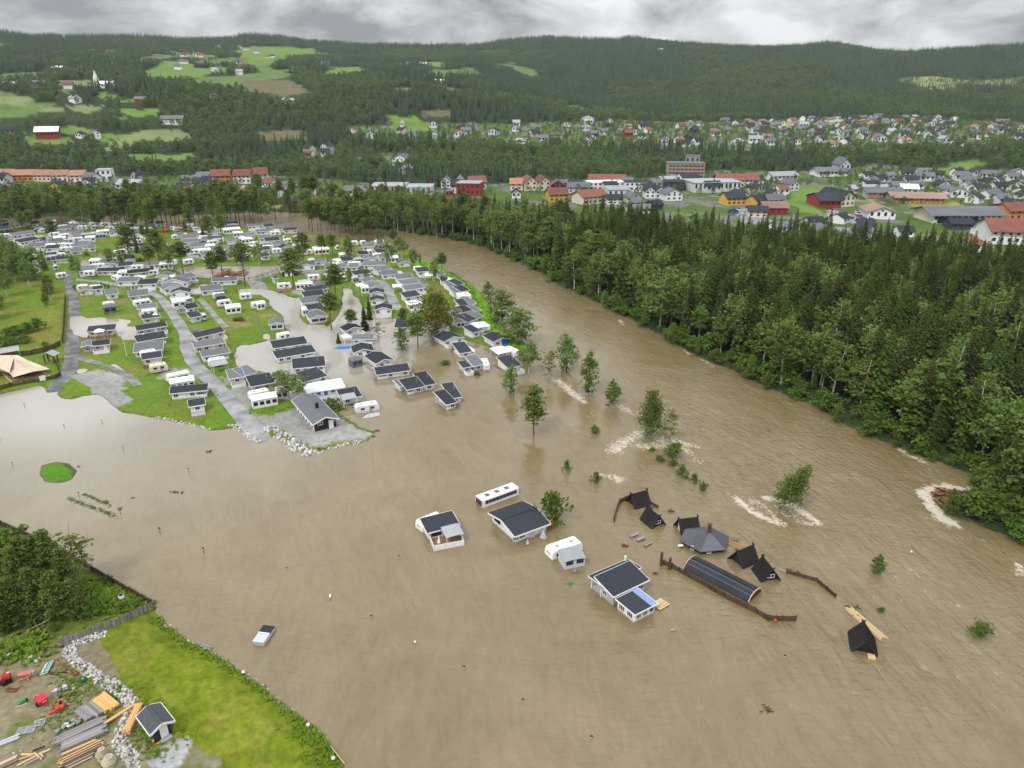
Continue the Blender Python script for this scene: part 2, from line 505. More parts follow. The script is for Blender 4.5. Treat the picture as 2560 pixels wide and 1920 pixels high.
def ubox(m):
    """unit cube mesh of a material, shared by every board, post and beam made of it"""
    if m.name not in _ub:
        b = MB(); b.box(-.5, .5, -.5, .5, -.5, .5)
        _ub[m.name] = b.mesh('board', m)
    return _ub[m.name]
def board(name, m, a, b, w, t, parent=None, **kw):
    """one board, beam or post as an object of its own, from a to b"""
    a, b = Vector(a), Vector(b)
    d = b - a
    q = d.to_track_quat('X', 'Z')
    o = put(name, ubox(m), parent, loc=(a + b) / 2, scale=(d.length, w, t), **kw)
    o.rotation_euler = q.to_euler()
    return o

# ------------------------------------------------------------------ ground
TH = np.radians(np.linspace(-60, 60, 720))
RR = np.geomspace(28, 3350, 560)
def polar(rr):
    r_, t_ = np.meshgrid(rr, TH, indexing='ij')
    return r_ * np.sin(t_), r_ * np.cos(t_)
def gridmesh(name, X, Y, Z, m):
    nr, nth = X.shape
    me = bpy.data.meshes.new(name)
    co = np.stack([X, Y, Z], -1).reshape(-1, 3).astype(np.float32)
    idx = np.arange(nr * nth).reshape(nr, nth)
    q = np.stack([idx[:-1, :-1], idx[:-1, 1:], idx[1:, 1:], idx[1:, :-1]], -1).reshape(-1, 4)[:, ::-1]
    me.vertices.add(len(co)); me.vertices.foreach_set('co', co.ravel())
    me.loops.add(q.size); me.loops.foreach_set('vertex_index', q.ravel().astype(np.int32))
    me.polygons.add(len(q)); me.polygons.foreach_set('loop_start', np.arange(0, q.size, 4, dtype=np.int32))
    me.update(calc_edges=True)
    me.polygons.foreach_set('use_smooth', np.ones(len(q), bool))
    me.materials.append(m)
    return me
def vattr(me, name, arr, typ='FLOAT'):
    a = me.attributes.new(name, typ, 'POINT')
    a.data.foreach_set('color' if typ == 'FLOAT_COLOR' else 'value', np.ascontiguousarray(arr, dtype=np.float32).ravel())

GREEN_F = ['a 620,312 700,265 760,265 900,290 990,293 985,315 900,320 830,340 640,346', 'a 690,222 780,225 940,243 900,258 780,250',
           'a 1000,240 1040,205 1200,200 1370,210 1360,245 1200,265 1100,290', 'a 1370,330 1440,295 1560,285 1600,310 1560,325',
           'a 1840,265 1930,270 1900,290 1850,288', 'a 0,265 60,265 80,290 30,292', 'a 245,548 425,552 425,580 250,585',
           'a 400,580 540,585 500,605 430,625', 'a 90,580 300,600 330,625 110,628', 'a 260,385 320,390 310,412 265,412',
           'a 415,405 505,405 500,427 430,420', 'a 510,430 610,430 600,446 520,446', 'a 510,475 690,470 690,500 520,512',
           'a 1660,500 1800,510 1900,560 1700,570', 'b 1830,740 1900,700 2050,690 2040,715 1850,757',
           'e 700,290 760,220 900,225 960,240 900,330 870,350 960,420 960,460 700,350', 'a 540,670 840,660 850,690 560,700']
PALE_F = ['a 200,290 290,292 285,305 210,305', 'a 0,430 140,415 130,455 20,455', 'a 430,682 480,620 560,570 750,558 840,590 760,610 620,610 480,650',
          'a 250,350 400,348 400,378 250,372', 'a 150,465 450,460 440,485 150,490']
YEL_F = ['a 1040,875 1200,878 1190,905 1040,902', 'b 1155,548 1190,527 1270,522 1250,565 1200,562', 'b 1300,540 1390,530 1390,545',
         'e 1080,290 1290,315 1120,322 1000,300', 'e 1440,340 1740,310 1800,380 1540,375', 'O 1040,548 1150,552 1150,562 1040,560', 'c 1020,340 1200,350 1200,372 1040,362']
BRN_F = ['a 1030,350 1250,345 1350,400 1200,420 1050,390', 'a 1100,570 1300,560 1340,600 1130,612', 'a 1820,480 1950,480 1930,510 1830,506']
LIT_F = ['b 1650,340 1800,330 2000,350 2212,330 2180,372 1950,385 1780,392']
ASPH_F = ['e 330,380 430,370 660,480 1200,500 1000,520 400,470', 'e 950,370 1250,450 1100,470 940,420', 'c 600,300 760,300 1000,318 1250,360 1200,385 1000,335 620,345',
          'd 890,240 960,230 1110,360 1060,352', 'e 1190,270 1420,265 1400,300 1190,305']
TOWN_F = ['O 830,332 870,318 1300,310 1560,300 1700,306 1950,300 2250,292 2420,300 2560,305 2640,330 2560,372 2300,378 2000,376 1700,372 1500,368 1300,372 1050,352 900,352',
          'O 760,372 850,372 850,400 770,405', 'O 955,385 1020,385 1020,425 960,425',
          'O -60,440 420,440 700,440 900,455 1040,470 1300,455 1600,445 1800,425 2050,430 2180,410 2330,425 2620,425 2760,700 2560,700 2300,670 2100,650 1900,630 1700,605 1500,590 1300,560 1250,530 1000,500 700,500 500,495 -60,495']
GRAV_N = ['V 1200,560 1300,520 1420,480 1700,440 1900,470 2050,560 2100,760 2212,800 2212,1100 1960,1090 1850,1020 1660,880 1500,700',
          'J 0,540 180,560 380,500 560,420 700,480 830,540 950,620 1060,680 1180,715 1050,780 800,800 600,855 450,850 330,740 180,650 40,820 -40,760',
          'I 1130,350 1240,350 1300,520 1700,480 1700,850 1620,960 1500,880 1300,620', 'I 400,180 720,180 760,330 250,400 90,370',
          'B 1090,790 1500,830 1440,870 1080,890', 'G 260,80 700,150 560,250 330,260 200,180',
          'H 620,400 900,400 1200,790 1000,850 740,800 560,720', 'C 0,440 280,400 240,470 0,480', 'G 0,470 320,480 260,590 0,560']
BROWN_N = ['F 570,850 1050,800 1120,900 1150,960 700,1000', 'F 1110,700 1450,690 1490,760 1150,790', 'E 780,380 1080,360 1080,420 800,440', 'E 640,650 1060,600 1100,660 700,690',
           'F 250,480 440,520 480,620 330,600', 'E 1480,1560 1880,1560 2100,1659 1400,1659', 'C 900,470 1400,480 1350,640 1150,640', 'I 380,350 700,160 760,230 560,290']
DARKH = ['E 0,0 1,0 1,1']
SOIL_N = ['O -700,1560 60,1560 150,1590 240,1610 300,1680 340,1760 350,1800 330,1850 440,1850 560,1905 500,1990 400,2060 -700,2060']
GRVL_N = ['Z 900,1180 1000,1060 1160,1010 1190,1050 1130,1150 1060,1210']
ROUGH_N = ['O -700,1100 0,1310 240,1430 386,1512 150,1612 60,1600 -700,1580']
def mask(X, Y, polys, blur=0):
    o = np.zeros(X.shape, bool)
    for s in polys:
        w = GW(s)
        xs = [p.x for p in w]; ys = [p.y for p in w]
        bb = (X > min(xs)) & (X < max(xs)) & (Y > min(ys)) & (Y < max(ys))
        if bb.any():
            sub = np.zeros(X.shape, bool)
            sub[bb] = inpoly(X[bb], Y[bb], w)
            o |= sub
    return o
gx, gy = polar(RR)
def glade(x, y):
    """pastures and felled patches scattered over the left hillside"""
    r_ = np.hypot(x, y); th = np.arctan2(x, y)
    return (r_ > 950) & (r_ < 2450) & (fbm(x / 130 + 7, y / 210 + 3, 3) + .10 * sstep(.12, -.5, th) - .16 * sstep(-.05, .25, th) > .735)
gz = ground(gx.ravel(), gy.ravel()).reshape(gx.shape)
rad = np.hypot(gx, gy)
# warp the lookup a little so that the edges of fields and gravel wander
wx = gx + (fbm(gx / 9, gy / 9, 3) - .5) * np.clip(rad * .03, 2, 30)
wy = gy + (fbm(gx / 9 + 40, gy / 9 + 9, 3) - .5) * np.clip(rad * .03, 2, 30)
n1 = fbm(gx / 14, gy / 14, 4)[..., None]
n2 = fbm(gx / 3.5 + 9, gy / 3.5, 3)[..., None]
def C3(*c): return np.array(c)
col = np.zeros(gx.shape + (3,))
forest = C3(.030, .045, .016)
col[:] = forest
campm = inpoly(gx, gy, [(p.x, p.y) for p in CAMP])
lawn = C3(.118, .205, .017) * (1 - n2 * .25) + (C3(.185, .195, .03) - C3(.118, .205, .017)) * np.clip((n1 - .5) * 4, 0, 1)
def paint(m, c):
    cc = np.broadcast_to(c, col.shape)
    col[m] = cc[m]
paint(campm, lawn)
paint(mask(wx, wy, BROWN_N) & campm, C3(.20, .175, .06) * (.75 + .5 * n2))
paint(mask(wx, wy, GRAV_N) & campm, C3(.27, .27, .25) * (.7 + .6 * n1))
forem = inpoly(gx, gy, [(p.x, p.y) for p in FORE])
paint(forem, C3(.140, .182, .010) * (.82 + .36 * n1) * (1 - .22 * np.clip((fbm(gx / 1.6 + 3, gy / 1.6, 3)[..., None] - .5) * 5, 0, 1)) + C3(.07, .035, .02) * np.clip((n2 - .5) * 3, 0, 1))
soil = C3(.215, .185, .115) * (.75 + .5 * n1)
tuft = np.clip((n2 * .6 + n1 * .4 - .52) * 9, 0, 1)
paint(mask(wx, wy, SOIL_N) & forem, soil * (1 - tuft * .75) + C3(.10, .125, .018) * tuft * .75)
paint(mask(wx, wy, ROUGH_N) & forem, C3(.115, .16, .014) * (.5 + n1) * (1 - .6 * np.clip((n2 - .5) * 6, 0, 1)) + C3(.13, .105, .07) * np.clip((n2 - .5) * 6, 0, 1) * .6)
paint(mask(wx, wy, GRVL_N) & forem, C3(.33, .33, .33) * (.85 + .3 * n2))
for s in ISLES:
    paint(inpoly(wx, wy, [(p.x, p.y) for p in s]), C3(.07, .19, .01) * (.8 + .4 * n2))
townm = mask(gx, gy, TOWN_F)
paint(townm, np.where(n1 > .40, C3(.075, .13, .022), C3(.16, .16, .15)) * (.7 + .5 * n2))
GLADE = glade(gx, gy)
paint(GLADE, C3(.105, .165, .045) * (.6 + .7 * n1))
paint(mask(wx, wy, GREEN_F), C3(.118, .200, .036) * (.7 + .6 * n1))
paint(mask(wx, wy, PALE_F), C3(.175, .215, .080) * (.8 + .4 * n1))
paint(mask(wx, wy, YEL_F), C3(.26, .25, .05) * (.8 + .4 * n1))
paint(mask(wx, wy, BRN_F), C3(.125, .115, .055) * (.7 + .6 * n2))
paint(mask(wx, wy, LIT_F), C3(.20, .24, .09) * (.6 + .8 * n1))  # leafy clearing, its patch of sunlight put into a paler ground green
paint(mask(gx, gy, ASPH_F), C3(.24, .24, .245) + 0 * n1)
dk = np.exp(-(segdist(gx.ravel(), gy.ravel(), DIKE).reshape(gx.shape) / 4.5) ** 4)[..., None]
dk[rad > 650] = 0
col = col * (1 - dk) + C3(.105, .255, .010) * (.85 + .3 * n2) * dk
# mud at the water's edge
edge = (np.clip(1 - np.abs(gz) / .12, 0, 1) * (rad < 600))[..., None]
col = col * (1 - edge * .7) + C3(.15, .12, .07) * edge * .7
gm, t, b = newmat('ground_cover')
at = N(t, 'ShaderNodeAttribute'); at.attribute_name = 'tint'
tc = N(t, 'ShaderNodeTexCoord')
a1 = N(t, 'ShaderNodeTexNoise'); a1.inputs['Scale'].default_value = .9; a1.inputs['Detail'].default_value = 8; a1.inputs['Roughness'].default_value = .65
t.links.new(tc.outputs['Object'], a1.inputs['Vector'])
mr = N(t, 'ShaderNodeMapRange'); mr.inputs[1].default_value = .3; mr.inputs[2].default_value = .7; mr.inputs[3].default_value = .68; mr.inputs[4].default_value = 1.3
t.links.new(a1.outputs[0], mr.inputs[0])
ml = N(t, 'ShaderNodeVectorMath', operation='SCALE')
t.links.new(at.outputs['Color'], ml.inputs[0]); t.links.new(mr.outputs[0], ml.inputs['Scale'])
t.links.new(ml.outputs[0], b.inputs['Base Color'])
b.inputs['Roughness'].default_value = .9
b.inputs['Specular IOR Level'].default_value = .15
bp = N(t, 'ShaderNodeBump'); bp.inputs['Strength'].default_value = .5; bp.inputs['Distance'].default_value = .3
t.links.new(a1.outputs[0], bp.inputs['Height']); t.links.new(bp.outputs[0], b.inputs['Normal'])
gme = gridmesh('ground', gx, gy, gz, gm)
vattr(gme, 'tint', np.concatenate([col, np.ones(col.shape[:2] + (1,))], -1), 'FLOAT_COLOR')
put('ground', gme, kind='structure', label='valley floor with grass, gravel and wooded hills behind')
def gh(x, y):
    return float(ground(np.array([x]), np.array([y]))[0])
def GZ(px, py):
    """a point on the built ground at a photograph pixel of the near land"""
    p = P(px, py, .5)
    for k in range(3):
        p = P(px, py, max(gh(p.x, p.y), 0))
    return p

# ------------------------------------------------------------------ flood water
WR = RR[RR < 640]
wX, wY = polar(WR)
flat = (wX.ravel(), wY.ravel())
fl = FLOWC
arc = [0]
for i in range(1, len(fl)):
    arc.append(arc[-1] + (fl[i] - fl[i - 1]).length)
best = np.full(flat[0].shape, 1e9); S_ = np.zeros_like(best); T_ = np.zeros_like(best)
for i in range(len(fl) - 1):
    dx, dy = fl[i + 1].x - fl[i].x, fl[i + 1].y - fl[i].y
    l2 = dx * dx + dy * dy
    tt = np.clip(((flat[0] - fl[i].x) * dx + (flat[1] - fl[i].y) * dy) / l2, 0 if i else -3, 1 if i < len(fl) - 2 else 3)
    ex, ey = flat[0] - fl[i].x - tt * dx, flat[1] - fl[i].y - tt * dy
    dd = np.hypot(ex, ey)
    side = np.sign(dx * ey - dy * ex)
    m_ = dd < best
    best[m_] = dd[m_]; S_[m_] = (arc[i] + tt * math.sqrt(l2))[m_]; T_[m_] = (side * dd)[m_]
river = 1 - sstep(18, 58, best)
# broken white water: 'pixels, half width in metres, strength'
FOAM = [('M 525,510 600,570 660,630 720,670 760,710', 1.5, 1.0), ('M 920,740 850,790 790,830', 1.6, .6), ('M 960,735 1050,735 1110,765 1150,800', 1.6, .75),
        ('M 1240,980 1150,1030 1080,1070 1010,1130', 2.0, 1.0), ('M 1250,1000 1120,1060 1020,1150', 2.0, .6), ('M 1230,1085 1330,1090 1450,1085', 2.0, .9),
        ('M 1380,1010 1470,1020 1440,1050', 2.2, .8), ('M 1550,1040 1630,1070 1715,1095', 1.5, .95), ('M 1590,1090 1650,1130 1700,1190 1760,1215', 1.6, .8),
        ('M 905,1340 980,1355 1080,1375', 1.4, .9), ('M 930,1360 1000,1380 1070,1420', 1.4, .6), ('M 1750,1310 1830,1335', .8, .6),
        ('Q 1260,230 1310,280 1390,345 1470,385 1560,420 1640,445', 1.0, 1.15), ('Q 1290,235 1400,300 1490,345', .8, .8), ('Q 1370,235 1460,275 1520,330 1600,400', .8, .9), ('Q 1500,225 1620,245 1740,290 1850,365 1960,445', 1.0, 1.15),
        ('Q 1530,250 1640,300 1760,370 1850,430', .9, .85), ('Q 1600,330 1720,400 1840,450 1960,465', .8, .8), ('Q 1650,270 1780,340 1880,420', .7, .8), ('Q 1640,450 1720,520 1800,570 1860,605', 1.6, .5), ('Q 1000,70 1100,110 1160,170', 1.6, .6), ('Q 1050,90 1240,140', 1.4, .5),
        ('T 1040,395 1080,370 1180,355 1300,368 1400,380', 1.5, 1.3), ('T 1040,400 1080,450 1120,520 1180,580 1240,615', 1.4, 1.3), ('T 1150,540 1240,610 1300,645', 1.2, .7),
        ('T 850,65 900,105 960,125 1040,170', 1.0, .95), ('T 1070,205 1130,290', .8, .5), ('T 700,990 780,1010 910,1060', .9, .6), ('T 830,1180 900,1200', .7, .5),
        ('T 1140,1190 1250,1210 1350,1250', .7, .55), ('T 1735,930 1755,1000', 1.0, .9), ('M 1070,0 1100,45', 1.0, .9), ('M 1630,255 1665,300', .9, .9), ('M 1785,340 1880,400', 1.0, .8),
        ('M 560,450 680,490', 1.0, .35), ('M 1900,1400 2000,1440 2080,1450', 1.2, .5), ('H 1380,360 1480,360 1540,400', 1.4, .4),
        ('Q 350,205 320,250', .5, .3), ('Q 490,220 600,300', .8, .3), ('Q 1400,700 1520,770 1640,830', .9, .4), ('Q 720,380 800,410', .7, .4),
        ('M 1020,1220 980,1195', .8, .6), ('M 655,905 680,890', .6, .6), ('T 1410,1200 1300,1180', .5, .3)]
foam = np.zeros_like(best)
for s, w, a in FOAM:
    pw = PW(s)
    w *= 1.5
    foam = np.maximum(foam, a * np.exp(-(segdist(flat[0], flat[1], pw) / w) ** 2))
bankd = segdist(flat[0], flat[1], BANK[:-4])
foam = np.maximum(foam, .42 * np.exp(-((bankd - 4) / 5) ** 2) * (flat[1] < 520))
calm = np.clip(sum(np.exp(-((flat[0] - q.x) ** 2 + (flat[1] - q.y) ** 2) / (2 * s_ * s_)) for q, s_ in
                   ((P(960, 850), 45), (P(760, 850), 35), (P(1080, 930), 35), (P(870, 950), 35), (P(1000, 1020), 30), (P(880, 760), 20), (P(200, 1080), 35), (P(60, 1200), 30), (P(560, 690), 25), (P(250, 820), 25))), 0, 1)
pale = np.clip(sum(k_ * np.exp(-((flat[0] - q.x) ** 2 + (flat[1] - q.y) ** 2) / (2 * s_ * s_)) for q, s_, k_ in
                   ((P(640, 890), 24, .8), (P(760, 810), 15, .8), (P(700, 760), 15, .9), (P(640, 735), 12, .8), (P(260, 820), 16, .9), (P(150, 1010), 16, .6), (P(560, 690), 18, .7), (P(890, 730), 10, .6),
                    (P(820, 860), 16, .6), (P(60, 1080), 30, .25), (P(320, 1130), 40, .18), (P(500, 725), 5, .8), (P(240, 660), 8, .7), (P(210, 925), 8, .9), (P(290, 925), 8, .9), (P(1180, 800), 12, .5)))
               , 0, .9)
wm, t, b = newmat('muddy_flood_water')
L = t.links
def attr(nm):
    n = N(t, 'ShaderNodeAttribute'); n.attribute_name = nm; return n
def math_(op, a, bb, c=None):
    n = N(t, 'ShaderNodeMath', operation=op)
    for k, q in enumerate((a, bb, c)):
        if q is None: continue
        if isinstance(q, (int, float)): n.inputs[k].default_value = q
        else: L.new(q, n.inputs[k])
    return n.outputs[0]
aS, aT, aF, aC, aR = attr('along'), attr('across'), attr('foam'), attr('calm'), attr('river')
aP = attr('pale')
cmb = N(t, 'ShaderNodeCombineXYZ')
L.new(math_('MULTIPLY', aS.outputs['Fac'], .16), cmb.inputs[0]); L.new(math_('MULTIPLY', aT.outputs['Fac'], .55), cmb.inputs[1])
st = N(t, 'ShaderNodeTexNoise'); st.inputs['Scale'].default_value = 1.0; st.inputs['Detail'].default_value = 6; st.inputs['Roughness'].default_value = .62; st.inputs['Distortion'].default_value = 1.2
L.new(cmb.outputs[0], st.inputs['Vector'])
tc = N(t, 'ShaderNodeTexCoord')
def noise(scale, detail=3, vec=None, rough=.5, dist=0.0):
    n = N(t, 'ShaderNodeTexNoise'); n.inputs['Scale'].default_value = scale; n.inputs['Detail'].default_value = detail; n.inputs['Roughness'].default_value = rough; n.inputs['Distortion'].default_value = dist
    L.new(vec or tc.outputs['Object'], n.inputs['Vector'])
    return n.outputs[0]
mpw = N(t, 'ShaderNodeMapping'); mpw.inputs['Rotation'].default_value = (0, 0, .5); mpw.inputs['Scale'].default_value = (.38, 1.0, 1)
L.new(tc.outputs['Object'], mpw.inputs[0])
w1 = noise(1.1, 4, mpw.outputs[0], .55, .5)
w2 = noise(.28, 3, None, .5, .8)
w3 = noise(.028, 5, None, .62, 2.8)
patch = noise(.035, 3, None, .5, .6)
hgt = math_('ADD', math_('MULTIPLY', w1, .85), math_('MULTIPLY', w2, 1.0))
hgt = math_('ADD', hgt, math_('MULTIPLY', math_('MULTIPLY', st.outputs[0], aR.outputs['Fac']), 1.6))
amp = math_('MULTIPLY', math_('SUBTRACT', 1.0, math_('MULTIPLY', aC.outputs['Fac'], .9)), math_('MULTIPLY_ADD', patch, 1.1, .15))
bp = N(t, 'ShaderNodeBump'); bp.inputs['Distance'].default_value = .34
L.new(amp, bp.inputs['Strength']); L.new(hgt, bp.inputs['Height'])
L.new(bp.outputs[0], b.inputs['Normal'])
# silt: slow swirls of lighter and darker brown
cmix = N(t, 'ShaderNodeMixRGB'); cmix.inputs[1].default_value = (.148, .108, .046, 1); cmix.inputs[2].default_value = (.226, .176, .090, 1)
sw = N(t, 'ShaderNodeMapRange'); sw.inputs[1].default_value = .32; sw.inputs[2].default_value = .68
L.new(math_('ADD', math_('MULTIPLY', w3, .55), math_('MULTIPLY', st.outputs[0], .45)), sw.inputs[0]); L.new(sw.outputs[0], cmix.inputs[0])
# foam: strands torn by fine noise where the current breaks
fn = noise(.85, 5, None, .6, 1.6)
cmf = N(t, 'ShaderNodeCombineXYZ')
L.new(math_('MULTIPLY', aS.outputs['Fac'], .12), cmf.inputs[0]); L.new(math_('MULTIPLY', aT.outputs['Fac'], .85), cmf.inputs[1])
fst = noise(1.0, 5, cmf.outputs[0], .7, 1.6)
fk = N(t, 'ShaderNodeMapRange'); fk.inputs[1].default_value = .91; fk.inputs[2].default_value = 1.08
L.new(math_('ADD', math_('MULTIPLY', aF.outputs['Fac'], .42), math_('ADD', math_('MULTIPLY', fn, .75), math_('MULTIPLY', fst, .50))), fk.inputs[0])
pmix = N(t, 'ShaderNodeMixRGB'); pmix.inputs[2].default_value = (.40, .385, .345, 1)     # thin, clearer standing water over gravel and grass, sky reflection painted into its grey
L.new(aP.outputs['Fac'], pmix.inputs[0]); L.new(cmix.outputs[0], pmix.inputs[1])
fmix = N(t, 'ShaderNodeMixRGB'); fmix.inputs[2].default_value = (.58, .525, .425, 1)
L.new(math_('MULTIPLY', fk.outputs[0], .85), fmix.inputs[0]); L.new(pmix.outputs[0], fmix.inputs[1])
# thin flecks riding on the river
fl2 = N(t, 'ShaderNodeMapRange'); fl2.inputs[1].default_value = .635; fl2.inputs[2].default_value = .72
L.new(math_('ADD', math_('MULTIPLY', st.outputs[0], .65), math_('MULTIPLY', fn, .38)), fl2.inputs[0])
fm2 = N(t, 'ShaderNodeMixRGB'); fm2.inputs[2].default_value = (.50, .44, .33, 1)
L.new(math_('MULTIPLY', fl2.outputs[0], math_('MULTIPLY', aR.outputs['Fac'], .6)), fm2.inputs[0]); L.new(fmix.outputs[0], fm2.inputs[1])
L.new(fm2.outputs[0], b.inputs['Base Color'])
L.new(math_('ADD', math_('MULTIPLY', fk.outputs[0], .5), math_('MULTIPLY_ADD', patch, .22, .0)), b.inputs['Roughness'])
b.inputs['IOR'].default_value = 1.55
b.inputs['Specular IOR Level'].default_value = .5
wme = gridmesh('flood_water', wX, wY, wX * 0, wm)
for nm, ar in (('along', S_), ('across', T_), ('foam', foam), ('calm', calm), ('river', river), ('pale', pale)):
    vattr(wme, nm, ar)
put('flood_water', wme, kind='structure', label='brown flood water covering the campsite and river')

# ------------------------------------------------------------------ roads on the dry part of the campsite
def ribbon(name, s, w, m, dz=.07, label=None):
    pts = [P(px, py, .5) for px, py in FP(s)]
    fine = []
    for i in range(len(pts) - 1):
        p0, p1, p2, p3 = pts[max(i - 1, 0)], pts[i], pts[i + 1], pts[min(i + 2, len(pts) - 1)]
        n = max(2, int((p2 - p1).length / 2.5))
        for k in range(n):
            u = k / n
            fine.append(.5 * ((2 * p1) + (p2 - p0) * u + (2 * p0 - 5 * p1 + 4 * p2 - p3) * u * u + (3 * p1 - p0 - 3 * p2 + p3) * u ** 3))
    fine.append(pts[-1])
    mb = MB(); vs = []; fs = []
    nn = 5
    for i, p in enumerate(fine):
        d = (fine[min(i + 1, len(fine) - 1)] - fine[max(i - 1, 0)]).normalized()
        nrm = Vector((-d.y, d.x, 0))
        ww = w[0] + (w[1] - w[0]) * i / max(1, len(fine) - 1) if isinstance(w, tuple) else w
        ww *= .9 + .2 * float(vnoise(np.array([p.x / 6]), np.array([p.y / 6]))[0])
        for k in range(nn):
            q = p + nrm * ww * (k / (nn - 1) - .5)
            vs.append((q.x, q.y, 0))
    xy = np.array(vs)
    hz = ground(xy[:, 0], xy[:, 1])
    vs = [(x, y, h_ + dz) for (x, y, _), h_ in zip(vs, hz)]
    for i in range(len(fine) - 1):
        for k in range(nn - 1):
            a_ = i * nn + k
            fs.append((a_, a_ + nn, a_ + nn + 1, a_ + 1))
    mb.add(vs, fs)
    o = mb.build(name, m, kind='structure', label=label)
    for pl in o.data.polygons: pl.use_smooth = True
    return o
ribbon('road', 'O 120,985 150,955 175,915 180,880 181,840 184,800 186,770 184,745 178,725 170,700 163,680', (4.2, 3.2), ASPH, label='grey camp road along the dark fence')
ribbon('road', 'O 655,1100 630,1068 600,1035 570,1000 540,965 505,930 480,900 468,870 462,835 445,805 425,775 405,750 385,736 360,728 330,722 300,714 250,705 190,700', (4.6, 2.7), ASPH, .09, label='curved grey lane climbing from the water to the left')
ribbon('path', 'O 186,893 220,902 255,910 290,922 325,945 345,965', 2.4, GRAV, .10, label='short gravel path branching off the camp road')
ribbon('road', 'G 1560,280 1650,340 1720,430 1780,560 1830,680 1890,800', (3.0, 4.0), ASPH, label='grey lane between rows of cabins near the river')
ribbon('road', 'C 20,1270 200,1260 400,1180 560,1130 720,1100 1000,1130 1400,1110 1560,1140', 3.6, GRAV, label='gravel road passing the dark service hut')
ribbon('road', 'C 240,1250 300,1330 360,1400', 6.0, GRAV, .11, label='gravel road junction dipping under water')
ribbon('path', 'F 140,470 260,600 380,740 480,860 590,960', 2.2, GRAV, label='narrow gravel track beside the caravans')
ribbon('road', 'F 480,990 250,1030 0,1000', 3.2, GRAV, .12, label='gravel side track joining the curved lane')
ribbon('road', 'D 0,850 300,830 520,760', 3.5, GRAV, label='gravel lane among the cabins near the dike')
ribbon('road', 'D 900,930 1000,980 1150,1080', 3.5, GRAV, label='gravel lane behind the big birch')
ribbon('road', 'C 780,900 620,790 530,690 380,650', 3.2, GRAV, label='gravel lane in the far part of the camp')
ribbon('road', 'B 560,520 560,620 640,700', 3.0, GRAV, label='gravel lane under the tall pines')
ribbon('road', 'A 880,430 860,520 780,620', 4.0, GRAV, label='gravel lane by the far dark hut')
# ------------------------------------------------------------------ trees
def leafmesh(name, quads, tone, m, smooth=False):
    """quads: (n,4,3) array of leaf or spray faces"""
    me = bpy.data.meshes.new(name)
    q = np.asarray(quads, np.float32).reshape(-1, 4, 3)
    n = len(q)
    me.vertices.add(n * 4); me.vertices.foreach_set('co', q.ravel())
    me.loops.add(n * 4); me.loops.foreach_set('vertex_index', np.arange(n * 4, dtype=np.int32))
    me.polygons.add(n); me.polygons.foreach_set('loop_start', np.arange(0, n * 4, 4, dtype=np.int32))
    me.update(calc_edges=True)
    me.materials.append(m)
    vattr(me, 'tone', np.repeat(np.asarray(tone, np.float32), 4))
    return me
def rquads(g, centers, size, flat=0.0):
    """randomly turned leaf faces round given centres"""
    n = len(centers)
    a = g.normal(size=(n, 3)); a[:, 2] *= (1 - flat)
    a /= np.linalg.norm(a, axis=1, keepdims=True)
    b = np.cross(a, g.normal(size=(n, 3))); b /= np.linalg.norm(b, axis=1, keepdims=True)
    s = (np.broadcast_to(size, (n,)) * g.uniform(.6, 1.35, n))[:, None]
    a, b = a * s, b * s * g.uniform(.55, 1.0, (n, 1))
    c = np.asarray(centers)
    return np.stack([c - a * .5, c + b * .45 - a * .05, c + a * .55, c - b * .45 + a * .08], 1)
def spruce_proto(seed, h=20.0, rad=2.7, dens=1.0, base=.04):
    g = np.random.default_rng(seed)
    qs, tn = [], []
    z = h * base
    while z < h * .985:
        f = z / h
        r0 = rad * (1 - f) ** .78 * g.uniform(.86, 1.12) + .12
        nb = max(4, int((5 + 7 * (1 - f)) * dens))
        a0 = g.uniform(0, 6.28)
        for k in range(nb):
            a = a0 + 6.283 * k / nb + g.normal(0, .2)
            r_ = r0 * g.uniform(.62, 1.16)
            ca, sa = math.cos(a), math.sin(a)
            tip = np.array([ca * r_, sa * r_, z - r_ * g.uniform(.24, .55)])
            mid = np.array([ca * r_ * .5, sa * r_ * .5, z - r_ * .08])
            root = np.array([0, 0, z + .1])
            side = np.array([-sa, ca, 0])
            w = .20 + .21 * r_ * g.uniform(.8, 1.2)
            t_ = g.uniform(0, 1)
            dz = np.array([0, 0, -.18 - .13 * r_])
            qs.append([root, mid + side * w, tip * .62 + mid * .38, mid - side * w * .2]); tn.append(t_)
            qs.append([mid * .8 + root * .2, mid - side * w + dz * .4, tip * .7 + mid * .3 - side * w * .5, mid * .4 + tip * .6]); tn.append(t_ * .85)
            qs.append([mid * .6 + tip * .4 + side * w * .8 + dz * .5, mid * .5 + tip * .5, tip, tip * .7 + mid * .3 + side * w * .55 + dz]); tn.append(min(1, t_ + .25))
            qs.append([mid, tip, tip + dz * .9, mid * .6 + tip * .4 + dz * 1.5]); tn.append(t_ * .5)
            if r_ > 1.2:
                qs.append([mid * .5 + root * .5, mid, mid + dz * 1.6, mid * .55 + root * .45 + dz * 1.2]); tn.append(t_ * .3)
        z += h * (.026 + .018 * (1 - f))
    c = np.array([[0, 0, h * .985]])
    qs += list(rquads(g, np.repeat(c, 4, 0), .5)); tn += [.9] * 4
    return np.array(qs), tn
